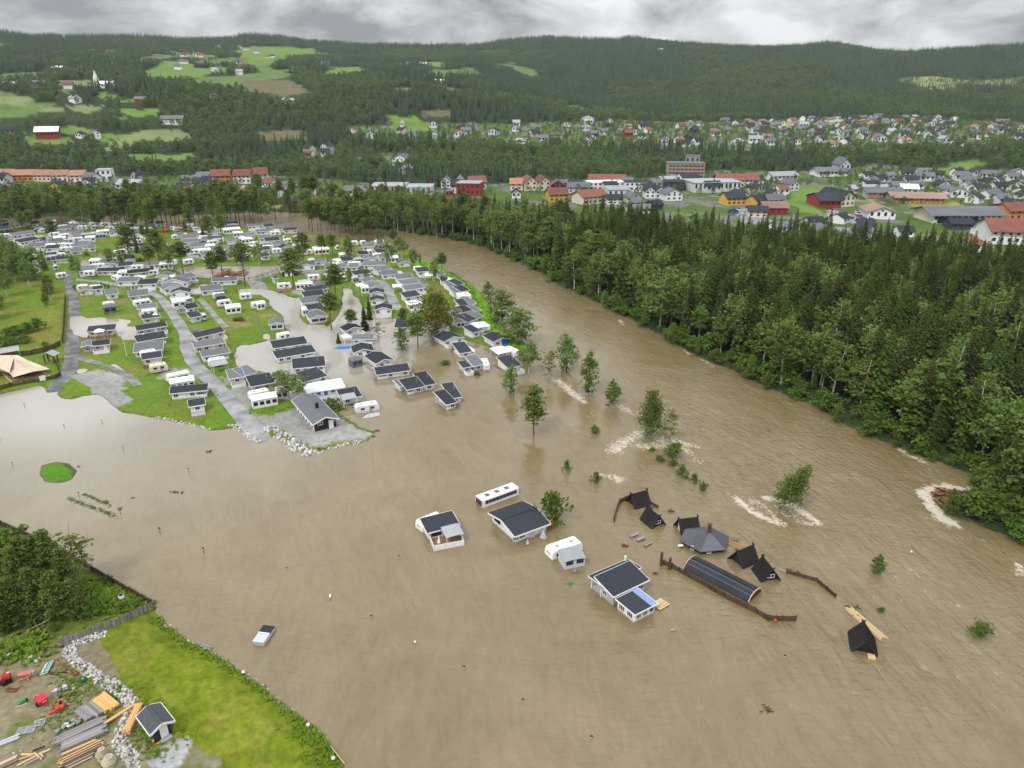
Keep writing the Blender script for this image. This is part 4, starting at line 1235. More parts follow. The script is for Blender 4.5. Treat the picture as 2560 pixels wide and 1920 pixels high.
def cabin(a, b, D, roof, wk, rk, ex, label, group, h=None, name='cabin', cat='cabin'):
    L_, yaw, c = base_frame(a, b, D)
    h = h or 2.1
    wm_, rm_ = WALLS[wk][0], ROOFS[rk][0]
    o = thing(name, c, yaw, label, cat, group)
    x0, x1 = -L_ / 2, L_ / 2
    pw_ = min(2.6, L_ * .36)
    if 'P' in ex: x1 -= pw_
    if 'L' in ex: x0 += pw_
    wall_mesh(L_, D, h, roof, x0, x1).build('wall', wm_, o)
    sl, fa = roof_slabs(L_, D, h, roof)
    sl.build('roof', rm_, o)
    fa.build('fascia', WHITE if wk not in 'd' else WHITE, o)
    y0 = -D / 2 - .02
    W = x1 - x0
    if 'O' in ex:                               # one broad glazed front
        n = max(2, int(W / 1.9)); ww = (W - .5) / n
        for i in range(n): window(o, (x0 + .25 + ww * (i + .5), y0, h * .58), ww - .15, 1.15, 0, 0)
    else:
        n = max(1, int(W / 1.9))
        slots = [x0 + W * (i + .5) / n for i in range(n)]
        dk = n // 2 if n > 1 else -1
        for i, x in enumerate(slots):
            if i == dk:
                door(o, (x, y0, .35), BLUE if 'U' in ex else WHITE, .9, h - .42)
            else:
                window(o, (x, y0, h * .60), min(1.15, W / n - .25), .95)
    for sx, xx in ((-1, x0), (1, x1)):
        if (sx < 0 and a.x > 0) or (sx > 0 and a.x < 0):
            window(o, (xx + sx * .02, 0, h * .6), 1.0, .9, math.pi / 2 * sx)
    for f, sx in (('P', 1), ('L', -1)):
        if f in ex:
            xe = sx * (L_ / 2 - .1)
            for yy in (-D / 2 + .1, D / 2 - .1):
                put('post', ubox(WHITE), o, loc=(xe, yy, (h - .5) / 2), scale=(.14, .14, h + .5))
            m = MB(); m.box(min(xe, sx * (L_ / 2 - pw_)), max(xe, sx * (L_ / 2 - pw_)), -D / 2, D / 2, -.1, .22)
            m.build('porch_floor', DECKG, o)
            m = MB(); m.box(min(xe, sx * (L_ / 2 - pw_)), max(xe, sx * (L_ / 2 - pw_)), -D / 2 - .03, -D / 2 + .04, .22, .95)
            m.build('porch_railing', WHITE, o)
    if 'D' in ex or 'B' in ex or 'G' in ex:
        dm, rm2 = (DECKB, DECKB) if 'B' in ex else (DECKG, WHITE)
        dd = 2.4
        m = MB(); m.box(-L_ / 2, L_ / 2, -D / 2 - dd, -D / 2 - .03, -.3, .28); dk_ = m.build('deck', dm, o)
        if 'G' not in ex:
            m = MB()
            m.box(-L_ / 2 - .04, L_ / 2 + .04, -D / 2 - dd - .05, -D / 2 - dd + .02, -.3, 1.05)
            m.box(-L_ / 2 - .05, -L_ / 2 + .02, -D / 2 - dd + .02, -D / 2 - .05, -.3, 1.05)
            m.box(L_ / 2 - .02, L_ / 2 + .05, -D / 2 - dd + .02, -D / 2 - .05, -.3, 1.05)
            m.build('deck_railing', rm2, o)
    if 'T' not in ex and R.random() < .45: ex += 'T'
    if 'T' in ex:                               # satellite dish or flue on the roof
        m = MB(); m.tube([(L_ * .3, 0, h), (L_ * .3, 0, h + D * .2 + .7)], [.07, .07], 6); m.build('flue', STEEL, o)
    return o
def caravan(a, b, D, ex, label, group, wk='w', name='caravan', cat='caravan'):
    L_, yaw, c = base_frame(a, b, D)
    o = thing(name, c, yaw, label, cat, group)
    if 'v' in ex:                               # stands end-on
        L_, D = D, L_
        o.rotation_euler = (0, 0, yaw + math.pi / 2)
    h = 2.45
    # side outline with raked, rounded ends
    pr = [(-L_ / 2 + .25, .38), (L_ / 2 - .30, .38), (L_ / 2 - .02, 1.0), (L_ / 2 - .10, 1.7), (L_ / 2 - .5, h - .08), (L_ / 2 - .9, h), (-L_ / 2 + .7, h), (-L_ / 2 + .3, h - .10), (-L_ / 2 + .06, 1.8), (-L_ / 2, .95)]
    mb = MB()
    ins = .10
    n = len(pr)
    rows = []
    for y, k in ((-D / 2, .965), (-D / 2 + ins, 1.0), (D / 2 - ins, 1.0), (D / 2, .965)):
        rows.append([(x * k, y, .4 + (z - .4) * (1 if k == 1.0 else .965)) for x, z in pr])
    vs = [p for r_ in rows for p in r_]
    fs = [tuple(range(n)), tuple(range(4 * n - 1, 3 * n - 1, -1))]
    for r_ in range(3):
        for k in range(n):
            fs.append((r_ * n + k, (r_ + 1) * n + k, (r_ + 1) * n + (k + 1) % n, r_ * n + (k + 1) % n))
    mb.add(vs, fs)
    mb.build('body', WALLS[wk][0], o)
    sides = ((-1, 0.0), (1, math.pi)) if 'v' in ex else ((-1, 0.0),)
    for sgn, rz in sides:
        nw = max(2, int(L_ / 2.1))
        for i in range(nw):
            x = -L_ / 2 + .55 + (L_ - 1.2) * (i + .5) / nw
            p = MB(); p.box(-.5, .5, -.03, .02, -.3, .3)
            put('window', p.mesh('window', GLASS), o, loc=(x, sgn * (D / 2 + .0), 1.55), rz=rz)
    for sx in (-1, 1):
        p = MB(); p.box(-.6, .6, -.03, .03, -.28, .28)
        q = put('window', p.mesh('window', GLASS), o, loc=(sx * (L_ / 2 - .10 if sx > 0 else L_ / 2 - .08), 0, 1.55), rz=math.pi / 2 * sx)
    m = MB(); m.box(L_ * .06, L_ * .06 + .65, -D / 2 - .03, -D / 2 + .02, .5, 2.1); m.build('door', ROOFL, o)
    m = MB(); m.box(-L_ / 2 + .3, L_ / 2 - .4, -D / 2 - .015, -D / 2 + .02, .72, .84); m.build('stripe', REDM if 'R' in ex else (LBLUE if 'N' in ex else ROOFM), o)
    for x in (-.22 * L_, .2 * L_):
        m = MB(); m.box(x - .3, x + .3, -.3, .3, h - .02, h + .09); m.build('roof_hatch', ROOFL, o)
    for s_ in (-1, 1):
        m = MB(); m.tube([(-.1, s_ * (D / 2 - .25), .33), (-.1, s_ * (D / 2 - .02), .33)], [.33, .33], 10); m.build('wheel', BLACK, o)
    m = MB(); m.bar((L_ / 2 - .3, -.4, .42), (L_ / 2 + .9, 0, .42), .09); m.bar((L_ / 2 - .3, .4, .42), (L_ / 2 + .9, 0, .42), .09); m.build('tow_bar', STEEL, o)
    if 'J' in ex:
        m = MB(); m.box(-L_ / 2, L_ / 2, -D / 2 - 2.4, -D / 2 - .03, -.3, .25); m.build('deck', DECKB, o)
    return o
def tent(a, b, D, rk, ex, label, group, name='awning_tent', cat='tent', h=2.2, cloth=None, wall=None):
    """an awning or pavilion: sloped cloth roof, cloth walls with clear panels, poles"""
    L_, yaw, c = base_frame(a, b, D)
    o = thing(name, c, yaw, label, cat, group)
    rm_ = cloth or ROOFS[rk][0]
    wl = wall or (rm_ if rk != 'd' else TENTG)
    mb = MB()
    if 'h' in ex:                                # pointed pavilion
        e = .2
        pts = [(-L_ / 2 - e, -D / 2 - e, h), (L_ / 2 + e, -D / 2 - e, h), (L_ / 2 + e, D / 2 + e, h), (-L_ / 2 - e, D / 2 + e, h)]
        ap = (0, 0, h + .9)
        mb.add(pts + [ap], [(0, 1, 4), (1, 2, 4), (2, 3, 4), (3, 0, 4), (3, 2, 1, 0)])
    else:
        nseg = 5
        for i in range(nseg):
            xa, xb = -L_ / 2 - .15 + (L_ + .3) * i / nseg, -L_ / 2 - .15 + (L_ + .3) * (i + 1) / nseg
            za, zb = .16 * math.sin(math.pi * i / nseg), .16 * math.sin(math.pi * (i + 1) / nseg)
            mb.add([(xa, -D / 2 - .2, h + za), (xb, -D / 2 - .2, h + zb), (xb, D / 2, h + .55 + zb * .5), (xa, D / 2, h + .55 + za * .5),
                    (xa, -D / 2 - .2, h + za - .07), (xb, -D / 2 - .2, h + zb - .07), (xb, D / 2, h + .48 + zb * .5), (xa, D / 2, h + .48 + za * .5)],
                   [(0, 1, 2, 3), (7, 6, 5, 4), (0, 4, 5, 1), (2, 6, 7, 3), (1, 5, 6, 2), (3, 7, 4, 0)])
    mb.build('cloth_roof', rm_, o)
    if 'o' not in ex:
        m = MB(); m.box(-L_ / 2, L_ / 2, -D / 2, D / 2, -.6, h - .01); m.build('cloth_wall', wl, o)
        n = max(2, int(L_ / 1.4))
        for i in range(n):
            x = -L_ / 2 + L_ * (i + .5) / n
            p = MB(); p.box(-L_ / n * .34, L_ / n * .34, -.03, .01, -.5, .45)
            put('clear_panel', p.mesh('clear_panel', DARK if 'k' in ex else GLASS), o, loc=(x, -D / 2, 1.25))
    else:
        for sx in (-1, 1):
            for sy in (-1, 1):
                put('pole', ubox(WHITE), o, loc=(sx * (L_ / 2 - .06), sy * (D / 2 - .06), h / 2 - .3), scale=(.09, .09, h + .55))
    return o
def deckbox(a, b, D, ex, label, name='deck', cat='deck', rail=WHITE, floor=DECKG, group=None):
    L_, yaw, c = base_frame(a, b, D)
    o = thing(name, c, yaw, label, cat, group)
    m = MB(); m.box(-L_ / 2 + .05, L_ / 2 - .05, -D / 2 + .05, D / 2, -.8, .3); m.build('deck_floor', floor, o)
    m = MB(); m.box(-L_ / 2, L_ / 2, -D / 2 - .04, -D / 2 + .04, -.6, 1.1)
    m.box(-L_ / 2 - .04, -L_ / 2 + .04, -D / 2 + .04, D / 2, -.6, 1.1); m.box(L_ / 2 - .04, L_ / 2 + .04, -D / 2 + .04, D / 2, -.6, 1.1)
    m.build('railing', rail, o)
    for i in range(max(2, int(L_ / 1.6)) + 1):
        x = -L_ / 2 + L_ * i / max(2, int(L_ / 1.6))
        put('post', ubox(rail), o, loc=(x, -D / 2 - .06, .35), scale=(.12, .12, 1.7))
    return o

# rows: 'row phrase | where counting starts' then items  frame x1,y1 x2,y2 type depth wall roof extras [noun]
ROWS = """
=row left of the curved lane|counting away from the water
E 1360,1635 1680,1580 c 2.3 k - -
E 1250,1490 1560,1445 s 3.2 w d B
E 1200,1395 1500,1340 c 2.3 w - -
E 1105,1360 1570,1310 s 5.0 l m P
E 1165,1180 1640,1095 s 4.0 k d P
E 1165,1110 1330,1095 t 2.4 w w ho
E 1155,975 1640,895 g 4.6 g d D
E 1250,775 1525,735 s 3.0 k d -
E 1395,735 1525,722 t 2.6 w w ho
E 1200,655 1490,625 c 2.3 w - -
E 1165,600 1470,565 s 3.2 w m D
E 1080,490 1400,440 c 2.3 w - -
E 1015,380 1330,345 s 5.0 l m P
=scattered pitches on the bright lawn by the left road|counting from the bottom
E 205,1270 385,1247 x 5.0 g m -
E 390,1247 660,1215 g 4.2 g d D
E 300,1000 745,960 s 3.4 k d B
E 400,1020 560,1005 t 2.4 w w ho
E 565,590 780,560 t 2.4 l m k
E 550,515 770,485 c 2.3 w - -
E 625,350 810,325 s 4.6 w m -
E 150,285 385,262 x 3.8 k m -
E 395,255 540,238 s 2.6 w d G
E 90,205 290,190 c 2.3 w - N
E 300,215 520,200 c 2.3 w - -
=lane-side row right of the curved lane|counting away from the water
I 1075,240 1330,185 t 2.4 w l o
I 985,150 1310,100 c 2.3 w - -
F 210,1575 650,1500 g 4.6 w m P
F 80,1415 560,1330 g 4.6 k m -
F 90,1240 560,1130 g 4.6 k d -
F 0,890 170,858 s 4.0 w d L
F 185,855 285,835 c 2.3 w - -
E 2010,600 2190,560 g 4.2 w d P
E 1840,595 1960,585 x 2.6 g m -
E 1765,495 1970,465 t 4.0 w w -
E 1975,432 2120,402 c 2.3 w - -
E 1720,320 2040,300 x 4.6 w d -
E 1600,250 1930,190 x 4.4 w m -
E 1560,140 2005,130 x 4.6 w m -
=cluster north of the curved lane|counting from the left
E 800,120 1130,110 s 4.0 w m -
E 1160,165 1470,150 s 4.4 w d D
B 0,1330 100,1345 c 2.3 w - -
B 645,1278 905,1268 x 5.4 w m -
B 925,1290 1010,1272 t 2.2 w w o
B 1050,1318 1320,1270 s 4.2 w m -
B 160,1215 590,1170 g 4.6 k d P
B 260,1080 690,1055 g 4.6 w m -
B 0,1085 255,1062 g 4.4 w d -
A 1700,1180 2150,1165 g 4.6 k d P
A 1390,1180 1670,1145 s 4.6 l m D
A 1740,1035 1900,1030 s 4.0 w m -
A 1910,1060 2060,1055 x 4.4 w m -
=pitches between the pond and the white track|counting from the top
F 365,250 770,230 g 5.0 w m -
F 545,215 690,200 t 2.6 w w ho
F 185,425 530,385 s 4.6 w m P
F 190,375 300,355 t 2.2 w w o
F 370,490 600,465 c 2.3 w - -
F 430,525 595,505 t 2.3 l m -
F 455,625 705,590 c 2.3 w - R
F 600,735 855,705 t 3.2 w w k
F 830,500 1045,480 c 2.3 w - N
F 1030,655 1300,625 c 2.3 w - -
F 1140,660 1265,640 t 2.2 w w -
F 1365,1015 1590,995 x 5.4 w m O
F 1500,1215 1745,1165 c 2.3 w - -
=flooded row with the three birches|counting from the top
F 1430,1410 1990,1325 s 4.4 k d -
F 1490,1585 2130,1470 s 4.0 w d P
J 380,140 680,110 s 5.0 w d D
J 505,270 695,215 s 5.2 w d D
J 515,385 870,325 s 4.0 w w UD
J 870,475 1000,450 t 2.6 w l o
J 865,450 1040,415 s 4.4 w d -
=shore plots left of the service house|counting from the bottom right
I 1750,850 2180,770 t 2.6 w w k
I 1700,740 2070,660 c 2.3 w - -
J 205,395 320,380 t 2.4 w w L
I 1740,580 2110,510 s 5.0 t d L
I 1370,445 1600,405 s 4.6 k m D
I 1590,400 1810,330 s 4.4 k m -
I 680,930 920,890 g 4.0 w d G
I 355,700 960,640 g 4.4 w d P
I 340,545 750,480 t 2.6 w w k
I 285,430 700,340 c 2.3 w - -
=row beside the wet white track and tall pines|counting from the bottom
G 400,1045 680,1005 x 6.0 w m O
G 375,890 620,850 s 3.6 w d -
G 265,900 350,888 t 2.2 w w -
G 270,775 620,725 s 4.4 w m -
G 310,665 640,620 s 4.4 w d -
G 335,572 690,510 s 3.6 w d L
G 490,468 700,440 s 3.0 w m -
=pitches beside the dark service hut|counting from the left
C 645,1420 900,1400 c 2.3 w - RJ
C 975,1420 1260,1400 t 2.6 w w -
C 1010,1370 1240,1350 c 2.3 w - -
C 1170,1268 1390,1255 c 2.3 w - J
C 1010,1092 1290,1080 x 5.0 w m -
C 1195,985 1305,975 t 3.0 w w ho
C 1320,1012 1480,1000 g 4.4 w m -
G 680,272 745,262 x 2.0 w l -
G 870,330 1040,305 c 2.3 w - -
G 900,265 1030,250 c 2.3 w - -
G 1130,338 1225,325 t 2.2 w w L
G 1170,275 1440,235 s 3.8 w d -
=row left of the grey lane to the river|counting from the bottom
G 1510,890 1790,880 x 5.0 w d D
G 1440,735 1665,722 x 4.6 w d -
G 1430,602 1660,588 x 4.6 w d -
G 1430,500 1630,470 x 4.0 w m -
G 1280,512 1400,500 t 2.2 w w -
G 1215,482 1330,462 t 2.4 w w o
G 1350,410 1560,382 x 5.4 w m -
=row between the grey lane and the big birch|counting from the bottom
D 850,1500 1075,1475 f 4.0 w w D
D 800,1365 1040,1325 s 4.2 w d D
D 805,1235 1110,1190 s 4.0 w m D
D 740,1140 1030,1100 s 4.2 w m -
D 580,1190 740,1180 t 2.6 w w o
D 650,1040 920,1015 s 4.4 w m -
D 665,945 755,935 t 2.4 w w hL
D 400,970 655,950 s 4.4 w m P
D 325,905 540,860 s 4.0 w m -
=row along the grassy dike|counting from the bottom
H 1130,1000 1335,960 x 6.4 w d X
H 855,880 945,855 s 4.4 w d -
H 905,815 1000,800 f 4.4 w w -
H 1000,805 1088,790 c 5.6 w - v
H 640,745 755,735 s 4.0 w m O
H 790,735 900,695 s 5.2 w d -
H 905,690 985,665 s 5.4 w m -
H 610,622 705,610 s 3.6 w m -
H 715,612 840,580 s 4.4 w d -
H 850,590 950,565 s 5.0 w m -
H 710,522 805,508 s 6.0 w d -
H 808,490 890,474 s 6.0 w m -
H 672,400 760,390 t 3.0 w w -
H 765,388 838,380 c 5.0 w - v
H 605,342 700,330 s 5.0 w m -
H 705,328 805,306 s 5.0 w d -
H 545,262 640,248 s 5.0 w m -
H 645,242 730,220 s 5.0 w d -
H 450,192 530,186 s 4.2 w d -
H 533,182 600,172 c 5.0 w - v
=half-drowned plots at the river end|counting from the left
H 480,985 720,930 x 6.0 w d -
H 690,1140 830,1118 s 6.0 w d -
H 833,1118 892,1105 c 6.0 w - v
H 735,1335 822,1318 s 3.2 l d D
H 868,1312 990,1290 s 5.4 l m -
H 996,1306 1080,1300 c 6.0 w - v
H 1190,1175 1345,1140 t 4.6 w w o
H 1390,1132 1470,1112 c 6.0 w - v
H 1320,1335 1480,1300 s 6.0 w d D
=open flood water in the middle|counting from the top
G 1860,1182 2170,1180 s 6.0 w d L
G 1010,1245 1280,1190 x 4.4 k d -
G 1130,1395 1470,1385 g 4.6 w m P
G 980,1395 1100,1372 t 3.0 w w ho
G 1150,1625 1480,1590 x 5.6 w d P
K 1320,1392 1460,1360 x 7.4 w d P
K 1115,1385 1200,1365 t 3.0 l m h
K 1330,1488 1600,1450 g 5.4 w d L
J 1430,320 1505,300 s 3.2 l m -
J 1500,352 1655,318 s 5.0 l d L
J 1660,312 1765,290 s 6.4 w d -
J 1885,500 1970,478 s 6.2 w d L
J 1930,440 2020,425 s 7.0 w d -
=pitches under the trees near the river bend|counting from the left
C 1690,1000 1775,985 c 5.0 w - v
C 1790,1000 1975,978 s 4.4 w d -
C 1480,1092 1560,1085 s 3.4 w m -
C 1730,1108 1850,1098 s 3.6 w m -
C 1905,1108 2040,1100 s 4.2 w m -
D 70,800 430,785 s 4.2 w m P
D 80,692 280,675 x 4.4 w m -
D 0,610 150,595 s 4.0 w d -
D 50,472 240,465 s 4.2 w m -
D 310,575 440,560 s 4.0 w d -
D 350,665 450,655 s 3.8 w m -
D 530,585 655,575 s 4.0 w d -
D 545,672 670,662 t 3.0 w w k
D 685,762 870,745 x 4.6 w m -
D 955,845 1095,825 c 2.3 w - -
D 1005,912 1200,895 s 4.2 w d D
D 1125,985 1260,985 t 3.0 w w o
D 1370,965 1475,945 s 3.0 w m -
D 20,380 120,370 c 2.3 w - -
=far meadow plots beyond the pond|counting from the left
B 1440,905 1530,895 s 3.6 w m -
B 1570,790 1690,780 s 4.0 w m -
B 1740,792 1850,785 s 4.0 w m -
B 1860,892 2070,880 s 4.2 w m -
B 1910,803 2060,795 s 4.2 w d -
C 395,915 520,900 s 4.0 w d -
C 395,802 520,790 s 4.0 w d -
B 1870,652 2010,640 s 4.4 w m -
B 2060,600 2180,592 t 3.0 w w h
C 50,555 255,545 s 4.2 w m -
C 340,600 530,590 s 4.2 w m -
C 455,645 690,625 s 4.2 w d -
C 590,715 800,690 g 4.4 w m -
C 720,772 930,740 x 4.4 w d -
C 775,852 950,835 x 4.6 w m -
C 1300,812 1550,790 t 3.0 w w k
C 1660,742 1730,735 c 2.3 w - -
C 765,565 805,560 c 2.0 w - -
=far lots along the upstream river|counting from the left
C 150,382 400,368 g 4.4 w m -
C 440,395 600,380 s 4.2 w d -
C 290,478 590,460 g 4.4 w m -
C 600,442 760,430 s 4.2 w m -
C 770,455 990,440 g 4.4 w d -
B 1800,455 2090,430 t 4.0 w w k
B 1810,345 2040,330 s 4.4 w d -
B 1430,622 1760,605 g 6.0 n m -
B 1540,505 1750,490 g 4.4 w m -
B 1285,420 1400,405 c 2.3 w - -
B 1540,405 1590,398 c 2.0 w - -
B 1640,398 1740,390 c 2.3 w - N
=far lots under the tall pines|counting from the left
B 1220,748 1500,735 s 4.2 w m -
B 1095,672 1360,650 s 4.2 w m -
B 1100,600 1330,580 s 4.2 w m -
B 1210,562 1390,540 s 4.0 w m -
B 910,555 1010,545 c 2.3 w - -
B 1020,540 1120,525 s 3.4 w m -
B 1110,525 1200,515 c 2.3 w - -
B 650,345 790,330 s 4.4 w d -
B 510,322 590,315 s 3.6 w d -
B 140,332 300,322 s 4.2 w d -
B 170,420 350,410 c 2.3 w - -
B 175,485 400,470 s 4.2 w m -
B 410,542 590,510 s 4.4 w d -
B 870,400 970,392 c 2.3 w - N
B 1210,400 1280,395 c 2.0 w - -
B 370,745 520,725 s 4.2 w d -
B 90,655 170,645 c 2.3 w - -
B 120,965 290,940 s 4.2 w d -
=far left lots beside the wood|counting from the top
A 270,345 440,335 s 4.0 w m -
A 540,345 670,335 s 4.0 w d -
A 240,550 610,500 s 4.0 k m -
A 0,535 190,525 c 2.4 w - -
A 0,605 200,595 g 4.0 w m -
A 370,670 700,605 s 4.2 w d -
A 490,742 790,730 s 4.2 w m -
A 810,780 1030,765 s 4.2 w d D
A 850,662 1090,642 s 4.2 k m -
A 1000,700 1190,690 c 2.3 w - N
A 440,810 600,795 s 4.2 w m -
A 920,985 1200,955 s 4.2 k d P
A 800,905 990,885 g 4.4 g d -
A 470,1002 570,990 s 3.6 w d -
A 930,1090 1020,1080 c 2.3 w - -
=far lots between the pines and the garden patch|counting from the top
A 1210,332 1350,320 t 4.0 w w h
A 1030,382 1200,362 c 2.3 w - -
A 1430,335 1590,325 s 4.0 w m -
A 1600,322 1760,310 s 4.0 w d -
A 1580,392 1730,385 c 2.3 w - N
A 1240,405 1430,375 s 4.2 w m -
A 1010,435 1230,420 s 4.2 w m -
A 1050,502 1360,480 g 4.4 w m -
A 1560,505 1710,495 c 2.3 w - -
A 1180,605 1450,590 c 2.3 w - -
A 1270,545 1460,525 s 4.2 k m -
A 1290,735 1560,715 s 4.2 w m -
A 1555,772 1660,760 s 4.2 w m -
A 1260,835 1450,810 s 4.0 k m -
A 1910,485 2120,470 s 4.2 w m -
A 1910,352 2110,338 c 2.4 w - -
"""
ORD = 'first second third fourth fifth sixth seventh eighth ninth tenth eleventh twelfth thirteenth fourteenth fifteenth sixteenth seventeenth eighteenth nineteenth twentieth'.split()
ROWLBL = []
for ln in ROWS.strip().splitlines():
    if ln[0] == '=':
        row, order = ln[1:].split('|'); cnt = {}
        continue
    fr, c1, c2, ty, D, wk, rk, ex = ln.split()
    D = float(D)
    p1 = fp(fr, *map(float, c1.split(','))); p2 = fp(fr, *map(float, c2.split(',')))
    z0 = P(*p1, .3)
    zz = max(gh(P((p1[0] + p2[0]) / 2, (p1[1] + p2[1]) / 2, .3).x, P((p1[0] + p2[0]) / 2, (p1[1] + p2[1]) / 2, .3).y), 0)
    if fr in 'HGJK' and ty == 'c' and zz < .1: zz = -.45
    a_, b_ = P(*p1, max(zz, 0)), P(*p2, max(zz, 0))
    a_.z = b_.z = zz
    noun = dict(c='caravan', t='awning tent').get(ty, 'cabin')
    cnt[noun] = cnt.get(noun, 0) + 1
    o_ = ORD[cnt[noun] - 1]
    if ty == 'c':
        de = WALLS[wk][1] + (' red-striped' if 'R' in ex else '') + ' caravan'
        lab = '%s, %s of its kind %s in the %s' % (de, o_, order, row)
    elif ty == 't':
        de = ('lilac' if 'L' in ex else 'white' if rk == 'w' else ROOFS[rk][1]) + (' pointed' if 'h' in ex else '') + (' canopy' if 'o' in ex else ' awning tent')
        lab = '%s, %s tent %s in the %s' % (de, o_, order, row)
    else:
        de = '%s cabin with %s roof' % (WALLS[wk][1], ROOFS[rk][1])
        lab = '%s, %s cabin %s in the %s' % (de, o_, order, row)
    w_ = lab.split()
    if len(w_) > 16:
        lab = lab.replace(' of its kind', '').replace(' cabin counting', ' counting').replace(' tent counting', ' counting').replace('counting ', '')
    w_ = lab.split()
    if len(w_) > 16:
        lab = lab.replace(' with %s roof' % ROOFS[rk][1] if rk in ROOFS else '~', '')
    while len(lab.split()) > 16:
        lab = lab.replace(' the ', ' ', 1) if ' the ' in lab else ' '.join(lab.split()[:16])
    if ty == 'c':
        caravan(a_, b_, D, ex, lab, 'caravans on the campsite', wk)
    elif ty == 't':
        tent(a_, b_, D, rk, ex, lab, 'awnings and canopies on the campsite', cloth=LILAC if 'L' in ex else None)
    else:
        if ex == '-' and (b_ - a_).length > 5.5 and R.random() < .5: ex = 'D'
        c_ = cabin(a_, b_, D, ty, wk, rk, ex, lab, 'cabins on the campsite', 1.75 if zz < .12 else None)
        if 'X' in ex:                           # the blue screen under the gable
            L_ = (b_ - a_).length
            m = MB(); m.box(.02, L_ / 2 - .1, -D / 2 - .16, -D / 2 - .06, .55, 2.35); m.build('blue_screen', BLUE, c_)

# caravans and awnings squeezed in between the far lots
fill = [o for o in bpy.data.objects if o.get('group') in ('cabins on the campsite', 'caravans on the campsite') and math.hypot(o.location.x, o.location.y) > 330]
fill.sort(key=lambda o: -math.hypot(o.location.x, o.location.y))
spots_ = [(o.location.x, o.location.y) for o in bpy.data.objects if o.get('category') in ('cabin', 'caravan', 'tent')]
nf = 0
for o in fill:
    for k in range(3):
        if R.random() < .30 or nf >= 165: continue
        a = o.rotation_euler.z + R.choice((0, math.pi)) + R.gauss(0, .25)
        dd = R.uniform(6.5, 9.5)
        x, y = o.location.x + math.cos(a) * dd, o.location.y + math.sin(a) * dd + R.choice((-4.5, 4.5, 0))
        if min((x - p) ** 2 + (y - q) ** 2 for p, q in spots_) < 19 or gh(x, y) < .1 or not inpoly(np.array([x]), np.array([y]), CAMP)[0]: continue
        spots_.append((x, y)); nf += 1
        w_ = R.uniform(4.0, 6.0); rz = o.rotation_euler.z + R.gauss(0, .15)
        d_ = Vector((math.cos(rz), math.sin(rz), 0)) * w_ / 2; c_ = Vector((x, y, gh(x, y)))
        nb = 'beyond the pond' if y > 330 and x < -20 else 'in the middle of the camp' if x < -10 else 'near the river bend'
        if R.random() < .62: caravan(c_ - d_, c_ + d_, 2.3, R.choice('--RN'), 'white caravan squeezed between cabins %s' % nb, 'squeezed-in caravans ' + nb)
        else: tent(c_ - d_, c_ + d_, 2.6, R.choice('wwl'), R.choice(('-', 'h', 'k')), 'pale awning tent squeezed between cabins %s' % nb, 'squeezed-in awnings ' + nb)
# ------------------------------------------------------------------ single trees on the campsite and in the flood
def tree_px(kind, fr, base, top, label, wide=1.0, name=None, group=None, lean=None, var=None):
    bp_ = fp(fr, *base); tp_ = fp(fr, *top)
    p = P(*bp_, .2)
    z = gh(p.x, p.y)
    p = P(*bp_, max(z, 0))
    d = ray(*tp_)
    h_ = H + math.hypot(p.x, p.y) * d.z / math.hypot(d.x, d.y) - max(z, 0)
    p.z = max(z, -.5) if z > 0 else -.4
    nm = name or dict(pine='pine_tree', full_pine='pine_tree', tall_pine='pine_tree', cone_birch='birch_tree', birch='birch_tree', big_birch='birch_tree', alder='alder_tree', thin_birch='birch_tree', dense_spruce='spruce_tree', spruce='spruce_tree', bush='bush')[kind]
    if kind in ('pine', 'birch', 'alder', 'tall_pine', 'thin_birch'): wide *= 1.16
    return tree(kind, nm, p, max(1.2, h_), R.uniform(0, 6.28), label, group, var, wide, 'bush' if kind == 'bush' else 'tree', lean)
